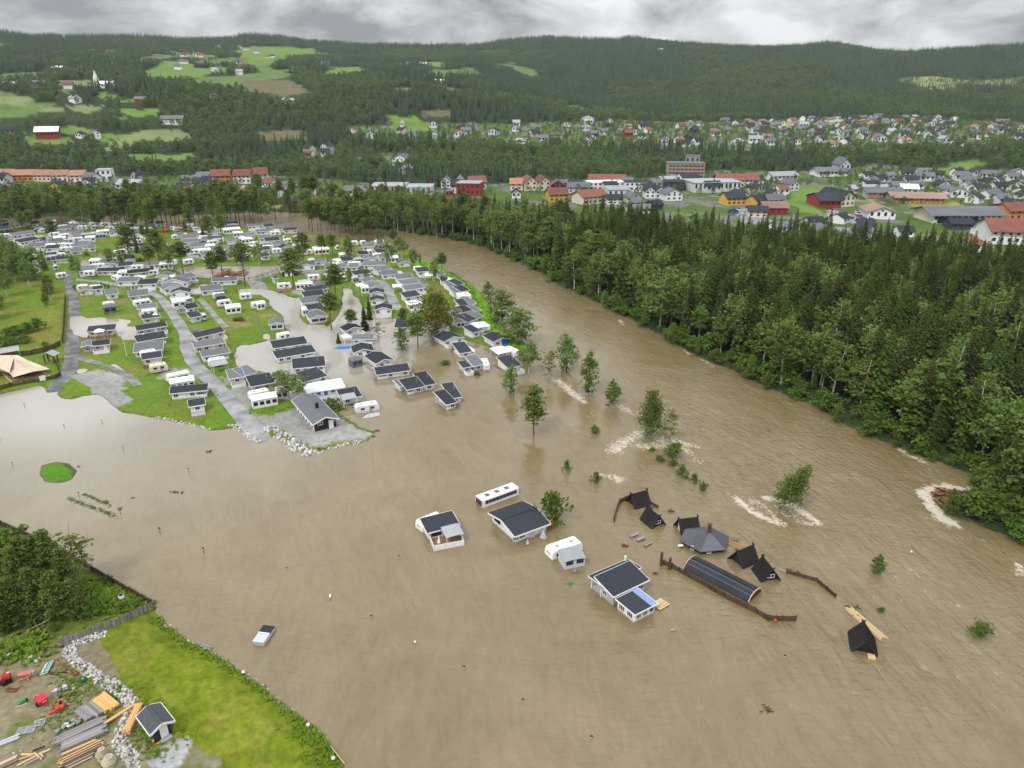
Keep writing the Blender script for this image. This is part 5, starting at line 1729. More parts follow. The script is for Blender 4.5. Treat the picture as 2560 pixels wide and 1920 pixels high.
TREES = """
big_birch|H 360,835|350,150|broad yellow-green birch standing in brown water beside the dike row|1.25|0
pine|H 132,1010|120,540|bare-trunked pine in flood water left of the broad birch|1.3
alder|G 1960,1480|1950,1060|dense round tree standing in open flood water below a roof|1.15
alder|H 1055,360|1050,112|bushy dark tree in the river beside the bend of the dike|1.3
alder|H 1240,690|1265,200|tall loose tree on the outer edge of the dike|1.6
alder|H 1458,920|1450,470|round dark tree with bare lower trunk outside the dike|1.9
birch|H 1590,1330|1590,850|full birch crowding behind the flat black roofed cabin|1.35
thin_birch|H 1850,1420|1850,935|thin see-through birch beside the flat black roofed cabin|1.3
alder|M 605,450|625,92|upright tree in the current, first of the line below the dike|1.0
alder|M 800,620|820,262|narrow tree in the current with tangled roots, second below the dike|.95
alder|M 1000,722|1010,490|squat grey-green tree in the current, third below the dike|1.2
cone_birch|M 1335,1010|1340,560|large cone-shaped birch amid white rapids in midstream|1.0|0
thin_birch|M 1490,1060|1500,740|slim leaning birch right of the large birch in the rapids|1.4
tall_pine|M 328,985|340,555|lone pine with bare trunk in open water below the drowned cabins|1.3
alder|H 1355,1605|1365,1185|narrow dark green tree in the water left of the black roofed cabin|.85
bush|M 850,975|852,893|small green bush alone in the water left of the rapids|1.0
bush|M 1540,1172|1540,1035|big bright bush just below the slim leaning birch|1.1
bush|M 1530,1258|1545,1185|ragged bush below the big bright one|1.0
bush|M 1605,1340|1610,1232|round bright bush in the diagonal line of bushes|.9
bush|M 1637,1366|1637,1340|tiny bush top beside a round bright bush|1.2
bush|M 1713,1396|1712,1308|fifth bush of the diagonal line, half drowned|.9
bush|M 1787,1468|1788,1378|last bush at the lower end of the diagonal line|.8
bush|M 1350,1125|1350,1095|drowned twigs showing under the rapids|1.6
bush|M 1420,1215|1420,1150|drowned shrub top between rapids and bush line|1.2
bush|M 612,1302|610,1192|small conical bush in open water above the white bus|.65
bush|M 866,1396|864,1298|small bush with a white wake on its right|.9
bush|N 1318,432|1310,152|tall bright willow bush beside the white clubhouse-like cabin|.95
bush|N 1345,440|1348,385|low light green shrub at the foot of the willow bush|.9
alder|T 690,985|682,815|dark little tree standing in the river right of the huts|1.2
bush|T 1450,1432|1462,1320|small round tree with two crowns near the right edge|1.3
bush|T 722,1268|715,1228|drowned twig tuft near the floating planks|1.1
birch|F 0,0|0,0|skip|1
dense_spruce|G 875,1372|870,1170|small fir in the flood left of the blue tarpaulin|1.1
thin_birch|G 1565,1285|1560,955|airy birch rising from the water below two spruces|1.7
spruce|G 1330,1145|1310,640|tall spruce in the water, front of a pair|1.1
spruce|G 1410,960|1330,525|tall spruce behind another in the flooded hollow|1.0
pine|G 1105,1210|1055,775|pine with long orange trunk over the flooded cream cabin|1.43
pine|G 757,1140|735,490|tall pine beside the open-front cabin at the wet track|1.49
pine|G 842,720|800,10|tallest pine behind the cabin row at the wet track|1.43
birch|G 895,835|925,640|young birch between two tall pines|1.0
pine|G 2000,1185|1965,752|pine in front of the drowned dark roofed carport|0.98
birch|G 1075,400|1065,30|slender birch among caravans north of the channel|.75
bush|G 692,1068|692,950|clipped hedge bush at the corner of the open-front cabin|.8
bush|G 638,335|640,222|clipped hedge beside a tiny white shed|.8
bush|H 640,1035|600,905|cluster of cypress shrubs beside a white cabin in the flood|1.5
bush|H 495,1220|490,1130|low row of cypress bushes in brown water|1.3
bush|H 905,1358|905,1280|perfectly round clipped bush before a caravan|1.05
pine|C 95,1345|25,605|pine with leaning dark trunk by the gravel junction|1.3
birch|C 335,1000|300,540|birch on the north shore of the pond|.9
pine|C 1112,978|1050,430|pine with orange trunk over the grey-roofed cabin by the hut|1.3
pine|C 935,1410|900,700|pine rising in front of the dark service hut|1.3
pine|C 1048,1085|990,640|slim pine right behind the dark service hut|1.04
pine|C 1428,880|1400,455|pine beside the white awning near the brown pool|1.3
pine|C 1610,810|1560,450|dense pine right of the brown pool|1.43
big_birch|C 1890,880|1880,400|broad birch at the river bend among caravans|.85|1
pine|C 2085,565|2060,250|pine at the shore of the river bend|1.3
birch|D 355,440|310,50|tall birch by the river bend, leftmost of four|.9
pine|D 592,465|530,85|pine by the river bend between birches|1.3
birch|D 505,775|460,270|birch rising before the cabins of the bend|.8
birch|D 720,605|735,165|wide birch near the river above the dike start|1.35
birch|D 935,775|900,380|yellowish birch beside the dark roofed cabin at the dike start|1.0
alder|D 1040,695|1040,512|young tree at the upper end of the dike|.7
pine|D 1422,885|1420,492|dark pine standing on the dike crest|1.43
birch|D 1290,1010|1290,560|birch close beside the pine on the dike|1.0
birch|D 205,420|185,240|small birch among the cabins of the bend|.9
alder|G 1350,300|1380,70|thin tree beside the gravel lane near the lilac tent|.7
pine|B 192,955|130,300|pine with long orange trunk left of the pond|1.3
spruce|B 305,770|270,455|broad spruce beside the garden patch|1.2
pine|B 548,1165|470,650|pine with bare trunk among cabins left of the pond|1.3
pine|B 692,1005|640,375|tall orange-trunked pine at the left tip of the pond|1.23
birch|B 735,900|730,450|light birch behind the tall pine at the pond|1.0
birch|B 892,1112|840,520|birch hanging over the left bank of the pond|1.0
pine|B 1105,1185|1005,590|pine with dark leaning trunk on the near bank of the pond|1.43
pine|B 1612,1215|1555,740|pine on the near bank, left of the playground island|1.3
pine|B 1785,1215|1700,645|pine on the near bank, right of the playground island|1.3
pine|B 430,640|405,290|thin pine with orange trunk near the far garden patch|0.78
pine|B 540,735|505,330|slim pine beside the gravel lane under the pines|0.78
birch|B 60,1040|25,620|rounded birch beside the green hedge left of the pond|1.1
bush|B 340,980|340,838|bright green hedge bush left of the pond|1.2
pine|B 1775,625|1740,120|pine behind the hip-roofed dark cabin|1.17
pine|B 1560,615|1500,130|pine left of the hip-roofed dark cabin|1.17
spruce|B 1445,525|1440,235|dark spruce among the far caravans|1.0
alder|B 1130,420|1110,190|young tree beside the green excavator spot|.9
bush|B 1430,785|1430,725|long clipped hedge below a white cabin|1.6
bush|B 1385,855|1385,790|small cypress before the clipped hedge|.7
birch|A 1345,1270|1280,750|birch with white trunk beside the camp road|.95
birch|A 1905,1005|1880,640|round birch over the cream cabin row|1.1
pine|A 942,655|895,185|dark pine over the cream far cabins|1.3
pine|A 412,435|365,60|pine with orange trunk left of the far dark hut|1.3
pine|A 565,390|505,30|pine with orange trunk above the far dark hut|1.43
pine|A 695,320|640,40|third orange-trunked pine near the far dark hut|1.43
bush|A 1085,825|1090,718|dark round bush between the far cabins|1.1
bush|A 1690,1035|1690,945|clipped hedge left of a grey cabin|1.3
bush|A 1500,830|1500,760|long yellow-green hedge before the cream cabin|1.8
spruce|A 790,1080|710,650|slim spruce at the edge of the left wood|.9
bush|A 1290,1405|1285,1310|dark cypress at the corner of the camp road|.6
bush|A 1755,1345|1745,1270|first of three cypresses behind the white caravans|.6
bush|A 1815,1380|1810,1295|second of three cypresses behind the white caravans|.6
bush|A 1882,1400|1878,1315|third of three cypresses behind the white caravans|.6
bush|E 955,160|955,100|left one of the cypresses along the curved lane|.6
bush|E 1000,165|1000,105|middle one of the cypresses along the curved lane|.6
bush|E 1060,170|1060,105|right one of the cypresses along the curved lane|.6
bush|E 1140,180|1150,125|pale round shrub beside the cypresses|1.4
bush|F 65,468|65,420|left one of three tiny cypresses at the gravel track|.5
bush|F 100,452|100,405|middle one of three tiny cypresses at the gravel track|.5
bush|F 130,440|130,395|right one of three tiny cypresses at the gravel track|.5
bush|F 800,840|700,780|dark weedy ditch hedge below the brown-decked awning|3.2
birch|J 240,300|235,60|birch of three beside the shore row, left one|1.3
birch|J 330,380|310,60|birch of three beside the shore row, middle one|1.3
birch|J 430,415|420,110|birch of three beside the shore row, right one|1.3
bush|J 735,480|745,370|dark shrubs left of the canopy cabin|1.6
bush|J 810,495|815,410|fir shrub close to the canopy cabin|1.4
bush|V 780,70|790,-60|round bush on the mown lawn beside the dark fence|1.0
"""
for ln in TREES.strip().splitlines():
    q = ln.split('|')
    if q[3] == 'skip': continue
    fr, b0 = q[1].split()
    tree_px(q[0], fr, tuple(map(float, b0.split(','))), tuple(map(float, q[2].split(','))), q[3], float(q[4]), var=int(q[5]) if len(q) > 5 else None,
            group='cypresses and hedges of the campsite' if 'cypress' in q[3] else None)
# birch fallen in the rapids with its bent trunk
p_ = P(*fp('Q', 1600, 318), -.3)
tree('cone_birch', 'birch_tree', p_, 12.5, 2.2, 'birch leaning over wide white rapids right of the huts', None, 1, 1.0, lean=(.10, -.38))
# belt of pines along the far river reach
for i in range(92):
    px = -60 + 1010 * ((i * .618034) % 1.0)
    py = R.uniform(546, 560) if px > 560 and px < 700 else R.uniform(545, 586)
    if 660 < px < 770 and R.random() < .75: continue
    if px > 800: py = R.uniform(572, 600)
    p = P(px, py, .2); z = gh(p.x, p.y)
    k = 'pine' if R.random() < .62 else 'birch'
    p.z = max(z, -.4)
    tree(k, k + '_tree', p, R.uniform(16, 23), R.uniform(0, 6.28), 'pine in the belt along the far river reach behind the camp' if k == 'pine' else 'birch in the belt along the far river reach behind the camp',
         'belt of %s behind the camp' % ('pines' if k == 'pine' else 'birches'), wide=R.uniform(1.05, 1.4))
# belt beyond the far reach, in front of the town
for i in range(62):
    px = -80 + 930 * ((i * .618034 + .3) % 1.0)
    p = G(px, R.uniform(506, 536)); p.z = gh(p.x, p.y)
    k = 'pine' if R.random() < .55 else 'birch'
    tree(k, k + '_tree', p, R.uniform(12, 19), R.uniform(0, 6.28), '%s on the far shore between the river reach and the town' % k, '%s on the far shore' % ('pines' if k == 'pine' else 'birches'), wide=R.uniform(1.1, 1.5))
# the small leafy wood on the left
WOODL = PW('O -300,900 -300,650 0,632 60,655 105,685 135,712 150,735 152,752 122,770 60,800 0,822')
n_ = 0
for k in range(2000):
    if n_ >= 66: break
    x = R.uniform(min(p.x for p in WOODL), max(p.x for p in WOODL)); y = R.uniform(min(p.y for p in WOODL), max(p.y for p in WOODL))
    if not inpoly(np.array([x]), np.array([y]), WOODL)[0]: continue
    if y > 75 and abs(x) > y * .86: continue
    kd = 'birch' if R.random() < .72 else 'alder'
    front = segdist(np.array([x]), np.array([y]), WOODL[6:])[0] < 9
    tree(kd, kd + '_tree', (x, y, .4), R.uniform(5.5, 8.5) if front else R.uniform(10, 15), R.uniform(0, 6.28), 'leafy %s of the small wood left of the camp road' % kd, 'leafy %s trees of the left wood' % kd, wide=R.uniform(1.2, 1.6))
    n_ += 1
for i, (x, y) in enumerate(((20, 842), (45, 838), (70, 832), (95, 826), (5, 866), (35, 862), (62, 858))):
    tree('bush', 'bush', P(x, y, .5), R.uniform(3, 4.6), R.uniform(0, 6), 'hedge bush along the bright mown lawn by the beige tent', 'hedge bushes by the mown lawn', wide=1.4)

# ------------------------------------------------------------------ black service hut and the grey-roofed service house
def gable_house(name, a, b, D, h, wm_, rm_, label, cat, pitch=.38, oh=.6, ridge='y', zb=-.4, group=None, trim=WHITE):
    """a house whose ridge runs along its depth (y) or its front (x)"""
    L_, yaw, c = base_frame(a, b, D)
    o = thing(name, c, yaw, label, cat, group)
    w = MB()
    if ridge == 'y':
        w.extrude([(-L_ / 2, 0, zb), (L_ / 2, 0, zb), (L_ / 2, 0, h), (0, 0, h + L_ / 2 * pitch), (-L_ / 2, 0, h)], (0, -D / 2, 0), (0, D / 2, 0))
    else:
        w.extrude([(0, -D / 2, zb), (0, -D / 2, h), (0, 0, h + D / 2 * pitch), (0, D / 2, h), (0, D / 2, zb)], (-L_ / 2, 0, 0), (L_ / 2, 0, 0))
    w.build('wall', wm_, o)
    r_, f = MB(), MB()
    t = .16
    if ridge == 'y':
        e = L_ / 2 + oh; zt = h + L_ / 2 * pitch; ze = h - oh * pitch; Y = D / 2 + oh
        sl = [[(-e, -Y, ze), (0, -Y, zt), (0, Y, zt), (-e, Y, ze)], [(0, -Y, zt), (e, -Y, ze), (e, Y, ze), (0, Y, zt)]]
        fl_ = [((-e, -Y - .04, ze + .02), (0, -Y - .04, zt + .02)), ((0, -Y - .04, zt + .02), (e, -Y - .04, ze + .02)), ((-e, Y + .04, ze + .02), (0, Y + .04, zt + .02)), ((0, Y + .04, zt + .02), (e, Y + .04, ze + .02)),
               ((-e - .04, -Y, ze + .02), (-e - .04, Y, ze + .02)), ((e + .04, -Y, ze + .02), (e + .04, Y, ze + .02))]
        rid = ((0, -Y, zt + t + .03), (0, Y, zt + t + .03))
    else:
        e = D / 2 + oh; zt = h + D / 2 * pitch; ze = h - oh * pitch; X = L_ / 2 + oh
        sl = [[(-X, -e, ze), (X, -e, ze), (X, 0, zt), (-X, 0, zt)], [(-X, 0, zt), (X, 0, zt), (X, e, ze), (-X, e, ze)]]
        fl_ = [((-X - .04, -e, ze + .02), (-X - .04, 0, zt + .02)), ((-X - .04, 0, zt + .02), (-X - .04, e, ze + .02)), ((X + .04, -e, ze + .02), (X + .04, 0, zt + .02)), ((X + .04, 0, zt + .02), (X + .04, e, ze + .02)),
               ((-X, -e - .04, ze + .02), (X, -e - .04, ze + .02))]
        rid = ((-X, 0, zt + t + .03), (X, 0, zt + t + .03))
    for s in sl:
        s = [Vector(p) for p in s]; up = Vector((0, 0, t))
        r_.add(s + [p + up for p in s], [(3, 2, 1, 0), (4, 5, 6, 7), (0, 1, 5, 4), (1, 2, 6, 5), (2, 3, 7, 6), (3, 0, 4, 7)])
    ro = r_.build('roof', rm_, o)
    m = MB(); m.bar(rid[0], rid[1], .3, .08); m.build('ridge_cap', rm_, ro)
    for p, q in fl_: f.bar(p, q, .07, .3)
    f.build('fascia', trim, o)
    return o, L_, D
sh, L_, D_ = gable_house('service_house', P(*fp('J', 588, 712), .45), P(*fp('J', 795, 662), .45), 15.5, 2.5, DARKW, ROOFM, 'long black service house with grey gable roof on the gravel point', 'service house', .38, .7)
# seven white doors and dark bays along the long left side
for i in range(7):
    door(sh, (-L_ / 2 - .02, -D_ / 2 + 1.2 + i * 2.15, .05), WHITE, 1.0, 2.05, -math.pi / 2)
door(sh, (L_ * .26, -D_ / 2 - .03, .05), WHITE, 1.1, 2.2)
window(sh, (-L_ * .24, -D_ / 2 - .03, 1.9), 1.3, .75)
m = MB(); m.box(L_ * .345, L_ * .47, -D_ / 2 - .08, -D_ / 2 - .02, 1.6, 2.5); m.build('green_notice_board', LIME, sh)
m = MB(); m.box(-L_ * .40, -L_ * .37, -D_ / 2 - .10, -D_ / 2 - .02, .9, 1.5); m.build('fire_extinguisher', RED, sh)
m = MB(); m.box(-.35, .35, -2.5, -1.9, 3.2, 4.9); m.build('chimney', BLACK, sh)
m = MB(); m.box(-L_ / 2 - 1.5, L_ / 2 + .4, -D_ / 2 - 1.2, D_ / 2 + .3, -.3, .08); m.build('concrete_step', CONC, sh)
# dark hut with white doors and a round red sign
hut, L_, D_ = gable_house('service_hut', P(*fp('C', 742, 1192), .45), P(*fp('C', 1000, 1172), .45), 7.5, 2.5, DARKW, NAVY, 'dark blue service hut with white doors and round red sign', 'service hut', .36, .7)
for x in (-L_ * .26, L_ * .10): door(hut, (x, -D_ / 2 - .03, .05), WHITE, 1.4, 2.1)
m = MB(); m.tube([(L_ * .3, -D_ / 2 - .03, 1.9), (L_ * .3, -D_ / 2 - .12, 1.9)], [.5, .5], 16); m.build('round_red_sign', RED, hut)
hut2, L_, D_ = gable_house('service_hut', P(*fp('A', 632, 432), .45), P(*fp('A', 808, 420), .45), 6, 2.3, NAVY, NAVY, 'far dark hut with white trim and green notice under pines', 'service hut', .36, .7)
for x in (-L_ * .24, L_ * .26): door(hut2, (x, -D_ / 2 - .03, .05), WHITE, 1.5, 1.9)
m = MB(); m.box(-.5, .5, -D_ / 2 - .07, -D_ / 2 - .02, .9, 1.7); m.build('green_notice_board', LIME, hut2)
dk, L_, D_ = gable_house('cabin', P(*fp('A', -60, 470), .45), P(*fp('A', 215, 425), .45), 7, 2.6, NAVY, NAVY, 'dark slate cabin with white trim at the far left edge', 'cabin', .3, .5, 'x')
for x in (-2.5, .5, 3): window(dk, (x, -D_ / 2 - .03, 1.6), 1.2, .9)
gable_house('cabin', P(*fp('A', 20, 335), .45), P(*fp('A', 165, 320), .45), 5, 2.5, NAVY, NAVY, 'small dark slate cabin behind the one at the far left edge', 'cabin', .3, .5, 'x')
kio, L_, D_ = gable_house('kiosk', P(*fp('C', 605, 1312), .45), P(*fp('C', 670, 1300), .45), 2.2, 2.2, LGREY, NAVY, 'tiny kiosk with dark roof beside the gravel junction', 'kiosk', .3, .3, 'x')
for x, lab in ((760, 'red camping tent between far caravans'), (1045, 'orange camping tent between far caravans')):
    tent(P(*fp('B', x, 440 if x < 800 else 412), .4), P(*fp('B', x + 72, 435 if x < 800 else 407), .4), 3, 'w', 'h', lab, None, 'camping_tent', h=1.6, cloth=RED if x < 800 else ORANW)
def excavator(p, rz, label, m_):
    o = thing('excavator', p, rz, label, 'excavator')
    b = MB(); b.box(-1.6, 1.6, -1.2, -.6, 0, .8); b.box(-1.6, 1.6, .6, 1.2, 0, .8); b.build('track', BLACK, o)
    b = MB(); b.box(-1.5, 1.2, -1.1, 1.1, .85, 1.8); b.box(.1, 1.3, -1.05, 0, 1.8, 2.9); b.build('cab', m_, o)
    b = MB(); b.bar((1.2, .4, 1.6), (3.6, .4, 4.2), .35); b.bar((3.6, .4, 4.2), (5.2, .4, 2.0), .28); b.build('arm', m_, o)
    b = MB(); b.box(4.8, 5.6, -.1, .9, 1.2, 2.0); b.build('bucket', RUST, o)
excavator(P(*fp('B', 1235, 330), .4), 2.0, 'teal green excavator among far caravans under the pines', GREEN)
# pond fence and playground island
def fence(name, s, h, label, m_, rail=True, step=2.0, tall=True, pick=.0, zoff=0.0, group=None, cat='fence', plank=0.0, lean=.04, picketname='picket'):
    """posts, rails and, where they can be told apart, single pickets"""
    pts = FP(s)
    W_ = []
    for px, py in pts:
        p = P(px, py, .3); z = max(gh(p.x, p.y), -.3) + zoff
        W_.append(P(px, py, max(z, 0)))
    o = thing(name, W_[0], 0, label, cat, group)
    org = W_[0]
    npk = 0
    for i in range(len(W_) - 1):
        a, b = W_[i] - org, W_[i + 1] - org
        d = b - a
        n = max(1, int(d.length / step))
        for k in range(n + (1 if i == len(W_) - 2 else 0)):
            q = a + d * k / n
            put('post', ubox(m_), o, loc=q + Vector((0, 0, h * .5 - .3)), rz=math.atan2(d.y, d.x), scale=(.13, .13, h + .9))
        if rail:
            for zz in (h * .35, h * .85):
                board('rail', m_, a + Vector((0, 0, zz)), b + Vector((0, 0, zz)), .06, .12, o)
        if pick:
            n = int(d.length / pick)
            nr = Vector((-d.y, d.x, 0)).normalized() * .07
            for k in range(n):
                f = (k + .5) / n
                hh = h * R.uniform(.93, 1.1)
                q = a + d * f - nr
                if npk < 300:
                    put(picketname, ubox(m_), o, loc=q + Vector((0, 0, hh / 2 - .3)), rot=(R.gauss(0, lean), R.gauss(0, lean), math.atan2(d.y, d.x)), scale=(pick * .86, .05, hh + .6))
                npk += 1
    return o
fence('pond_fence', 'B 700,980 850,1090 1100,1190 1300,1200 1440,1225 C 0,1262 300,1215 560,1120 720,1060', 1.1, 'thin dark fence along the near bank of the pond', BROWN, True, 3.0)
fence('pond_fence', 'B 1080,945 1560,945 2030,935 C 400,940 640,935', .9, 'low dark fence on the grassy far bank of the pond', BROWN, True, 3.5)
isl = thing('playground_island', P(*fp('B', 1900, 1150), .1), .1, 'wooden play platform with shelter in the middle of the pond', 'playground')
m = MB(); m.box(-6, 7, -3, 4, -.5, .35); m.build('platform', DECKB, isl)
for x, y in ((-3, -1), (0, -1), (-3, 2), (0, 2)): put('post', ubox(BROWN), isl, loc=(x, y, 1.3), scale=(.2, .2, 2.6))
m = MB(); m.box(-3.6, .6, -1.6, 2.6, 2.6, 2.8); m.build('shelter_roof', ROOFL, isl)
m = MB(); m.box(-2, 1.5, 0, 2.2, .35, 1.4); m.build('bench', PINE, isl)
m = MB(); m.bar((2, -2, .5), (6, -2.5, 1.0), .3); m.bar((3, 2.5, .5), (6.5, 2.8, 1.2), .3); m.build('climbing_log', BROWN, isl)
# footbridge over the ditch
br = thing('footbridge', P(*fp('B', 1395, 1330), .4), -.05, 'small brown footbridge below the pond', 'footbridge')
m = MB(); m.box(-4, 4, -1, 1, -.2, .1); m.build('deck', DECKB, br)
for y in (-1, 1):
    for x in (-4, -2, 0, 2, 4): put('post', ubox(BROWN), br, loc=(x, y, .6), scale=(.14, .14, 1.2))
    board('rail', BROWN, (-4, y, 1.15), (4, y, 1.15), .1, .1, br)
# flagpoles
for fr, b0, t0, lab in (('E', (950, 1325), (890, 1062), 'white flagpole on the lawn beside the curved lane row'), ('F', (600, 1340), (572, 1165), 'white flagpole beside the cream cabins with yellow pennant'),
                        ('A', (1015, 1080), (985, 915), 'white flagpole at the far end of the camp road')):
    p = GZ(*fp(fr, *b0)); d = ray(*fp(fr, *t0)); hh = H + math.hypot(p.x, p.y) * d.z / math.hypot(d.x, d.y) - p.z
    o = thing('flagpole', p, 0, lab, 'flagpole')
    m = MB(); m.tube([(0, 0, -.2), (0, 0, max(hh, 6))], [.09, .05], 8); m.build('pole', WHITE, o)
    m = MB(); m.tube([(0, 0, max(hh, 6)), (0, 0, max(hh, 6) + .16)], [.1, .1], 8); m.build('knob', YEL, o)
    if 'pennant' in lab:
        m = MB(); m.add([(0.05, 0, hh - .2), (.15, 0, hh - 5), (.5, .05, hh - 3.0), (.05, .02, hh - .2)], [(0, 1, 2, 3)]); m.build('pennant', YEL, o)

# ------------------------------------------------------------------ beige event tent with its timber floor, dark fence, roofed gate
zt = .45
tp = lambda x, y, z: P(*fp('V', x, y), z)
tn_ = thing('event_tent', tp(230, 480, zt), 0, 'large beige peaked event tent over a timber floor', 'tent')
org = tn_.location.copy()
m = MB()
apex = [tp(240, 235, 5.6), tp(-300, 260, 5.4)]
rim = [tp(860, 430, 1.6), tp(560, 480, 2.6), tp(225, 575, 1.7), tp(160, 500, 2.6), tp(20, 465, 2.4), tp(-420, 560, 1.6), tp(-700, 330, 1.8), tp(-300, 200, 2.6), tp(300, 190, 3.0), tp(480, 280, 3.2)]
vs = [v - org for v in apex + rim]
cen = [vs[0], vs[1]]
n = len(rim)
for i in range(n):
    a, b = vs[2 + i], vs[2 + (i + 1) % n]
    ap = cen[0] if i in (0, 1, 2, 8, 9) else cen[1] if i in (5, 6) else None
    if ap is None:
        ap = cen[0] if i in (3, 7) else cen[1]
    seg = 4
    for j in range(seg):
        f0, f1 = j / seg, (j + 1) / seg
        sag = lambda f: Vector((0, 0, -1.1 * math.sin(math.pi * f) ** 1.0))
        m.add([a.lerp(ap, f0) + sag(f0), b.lerp(ap, f0) + sag(f0), b.lerp(ap, f1) + sag(f1), a.lerp(ap, f1) + sag(f1)], [(0, 1, 2, 3)])
m.add([vs[2 + 3], vs[2 + 4], cen[1], cen[0]], [(0, 1, 2, 3)]); m.add([vs[2 + 7], cen[1], cen[0]], [(0, 1, 2)])
m.build('canopy', BEIGE, tn_)
for q, zz in ((apex[0], 5.6), (apex[1], 5.4)):
    g_ = Vector((q.x, q.y, 0)) - org
    m = MB(); m.tube([g_ + Vector((0, 0, -.4)), g_ + Vector((0, 0, zz - .3))], [.09, .07], 8); m.build('mast', BROWN, tn_)
fl0 = [tp(30, 520, .5), tp(230, 690, .5), tp(880, 560, .5), tp(700, 400, .5)]
fl0 = [v - org for v in fl0]
m = MB(); m.extrude([v + Vector((0, 0, .12)) for v in fl0], (0, 0, -.5), (0, 0, 0)); m.build('timber_floor', PALE, tn_)
for k in range(17):
    f = (k + .5) / 17
    a = fl0[0].lerp(fl0[3], f) + Vector((0, 0, .55)); b = fl0[1].lerp(fl0[2], f) + Vector((0, 0, .55))
    for j in range(4):
        board('bench', BROWN, a.lerp(b, j * .25 + .03), a.lerp(b, j * .25 + .2), .32, .10, tn_)
for s, lab, hh, pk in (('V 1058,545 960,600 700,650 420,690 200,735 0,790 -300,850', 'dark brown plank fence in front of the beige tent', 1.15, .30),
                       ('V 1050,20 950,80 800,140 560,190 380,215', 'dark brown plank fence behind the lawn and the beige tent', 1.6, .42),
                       ('S 540,1175 553,1050 560,900 568,770', 'dark fence running up beside the camp road', 1.5, .6),
                       ('V 775,95 830,240', 'short dark fence left of the roofed gate', 1.3, .4), ('V 950,290 1030,480', 'short dark fence right of the roofed gate', 1.3, .4)):
    fence('plank_fence', s, hh, lab, BROWN, True, 2.5, pick=pk, picketname='plank', lean=.015)
gt, L_, D_ = None, 0, 0
gt = thing('roofed_gate', tp(895, 315, .5), -.1, 'small roofed gate with grey roof on the green lawn', 'gate')
for x in (-1.5, 1.5):
    for y in (-.8, .8): put('post', ubox(BROWN), gt, loc=(x, y, 1.2), scale=(.25, .25, 2.5))
m = MB()
for s in (-1, 1): m.add([(0, -1.4, 3.4), (s * 2.3, -1.4, 2.4), (s * 2.3, 1.4, 2.4), (0, 1.4, 3.4), (0, -1.4, 3.55), (s * 2.3, -1.4, 2.55), (s * 2.3, 1.4, 2.55), (0, 1.4, 3.55)], [(0, 1, 2, 3), (4, 5, 6, 7), (0, 1, 5, 4), (2, 3, 7, 6), (1, 2, 6, 5)])
m.build('roof', ROOFL, gt)
board('board', WHITE, tp(680, 600, 1.4), tp(785, 580, 1.4), .06, 1.5, label='white notice board fixed to the dark plank fence', cat='notice board')
lg, L_, D_ = gable_house('shed', tp(-150, 300, .5), tp(330, 215, .5), 4, 2.2, RUST, ROOFL, 'long brown shed with pale roof behind the beige tent', 'shed', .25, .4, 'x')

# ------------------------------------------------------------------ houses standing alone in the flood
Z0 = 0.0
# caravan with dark-roofed annex and white decking
cv = caravan(P(*fp('N', 195, 560), -.85), P(*fp('N', 400, 470), -.85), 2.5, '-', 'white caravan behind the dark roofed annex with white deck', 'caravans on the campsite')
ax_ = cabin(P(*fp('N', 250, 595), Z0), P(*fp('N', 500, 530), Z0), 3.4, 's', 'w', 'd', 'O', 'annex with dark roof, white decking and grey canopy standing in open water', 'cabins in open water', 1.9)
dk_ = deckbox(P(*fp('N', 295, 682), Z0), P(*fp('N', 552, 632), Z0), 3.6, '', 'white railed deck with furniture in front of the dark roofed annex', floor=DECKB)
cn_ = tent(P(*fp('N', 405, 640), .2), P(*fp('N', 545, 605), .2), 2.8, 'l', 'o', 'grey canopy over the railed deck in open water', None, 'canopy', 'canopy', 1.8)
def parasol(p, label, h=2.0, open_=False, m_=WHITE):
    o = thing('parasol', p, 0, label, 'parasol')
    a = MB(); a.tube([(0, 0, -.8), (0, 0, h)], [.04, .03], 6); a.build('pole', STEEL, o)
    a = MB()
    a.tube([(0, 0, h * .25), (0, 0, h * .45), (0, 0, h)], [.32, .24, .04], 8); a.build('folded_cloth', m_, o)
    return o
parasol(P(*fp('N', 338, 630), .25), 'folded white parasol on the railed deck')
# big white house with grey-black roof
wh, L_, D_ = gable_house('white_house', P(*fp('N', 1000, 618), Z0), P(*fp('N', 1262, 520), Z0), 8.2, 2.0, WHITEB, ROOFD, 'large white cabin with dark low gable roof alone in open water', 'cabin', .20, .6, 'x', -1)
for x in (-3.4, -2.0): window(wh, (x, -D_ / 2 - .03, 1.2), 1.25, 1.0, 0, 2)
door(wh, (.2, -D_ / 2 - .03, .05), LGREY, 1.2, 1.75)
for x in (2.0, 2.6): window(wh, (x, -D_ / 2 - .03, 1.45), .35, .35, 0, 0)
m = MB(); m.box(-L_ / 2 - .04, -L_ / 2 + .03, 1.2, 3.4, .9, 1.9); m.build('porch_opening', DARK, wh)
for x in (-L_ / 2 + .5, L_ / 2 - 1.2):
    m = MB(); m.tube([(x, -D_ / 2 - .35, 1.5), (x, -D_ / 2 - .35, 1.75)], [.16, .28], 8); m.build('flower_basket', BROWN, wh)
m = MB(); m.add([(L_ / 2 + .6, -D_ / 2 - .3, 1.4), (L_ / 2 + 1.4, -D_ / 2 - .35, 1.2), (L_ / 2 + 1.2, -D_ / 2 - .3, 2.4), (L_ / 2 + .7, -D_ / 2 - .3, 2.5)], [(0, 1, 2, 3)]); m.build('red_flag', RED, wh)
m = MB(); m.bar((L_ / 2, -D_ / 2 - .3, 1.2), (L_ / 2 + .75, -D_ / 2 - .3, 2.6), .05); m.build('flag_staff', WHITE, wh)
parasol(P(*fp('N', 1103, 632), 0), 'folded lilac parasol in water before the large white cabin', 1.3, m_=LILAC)
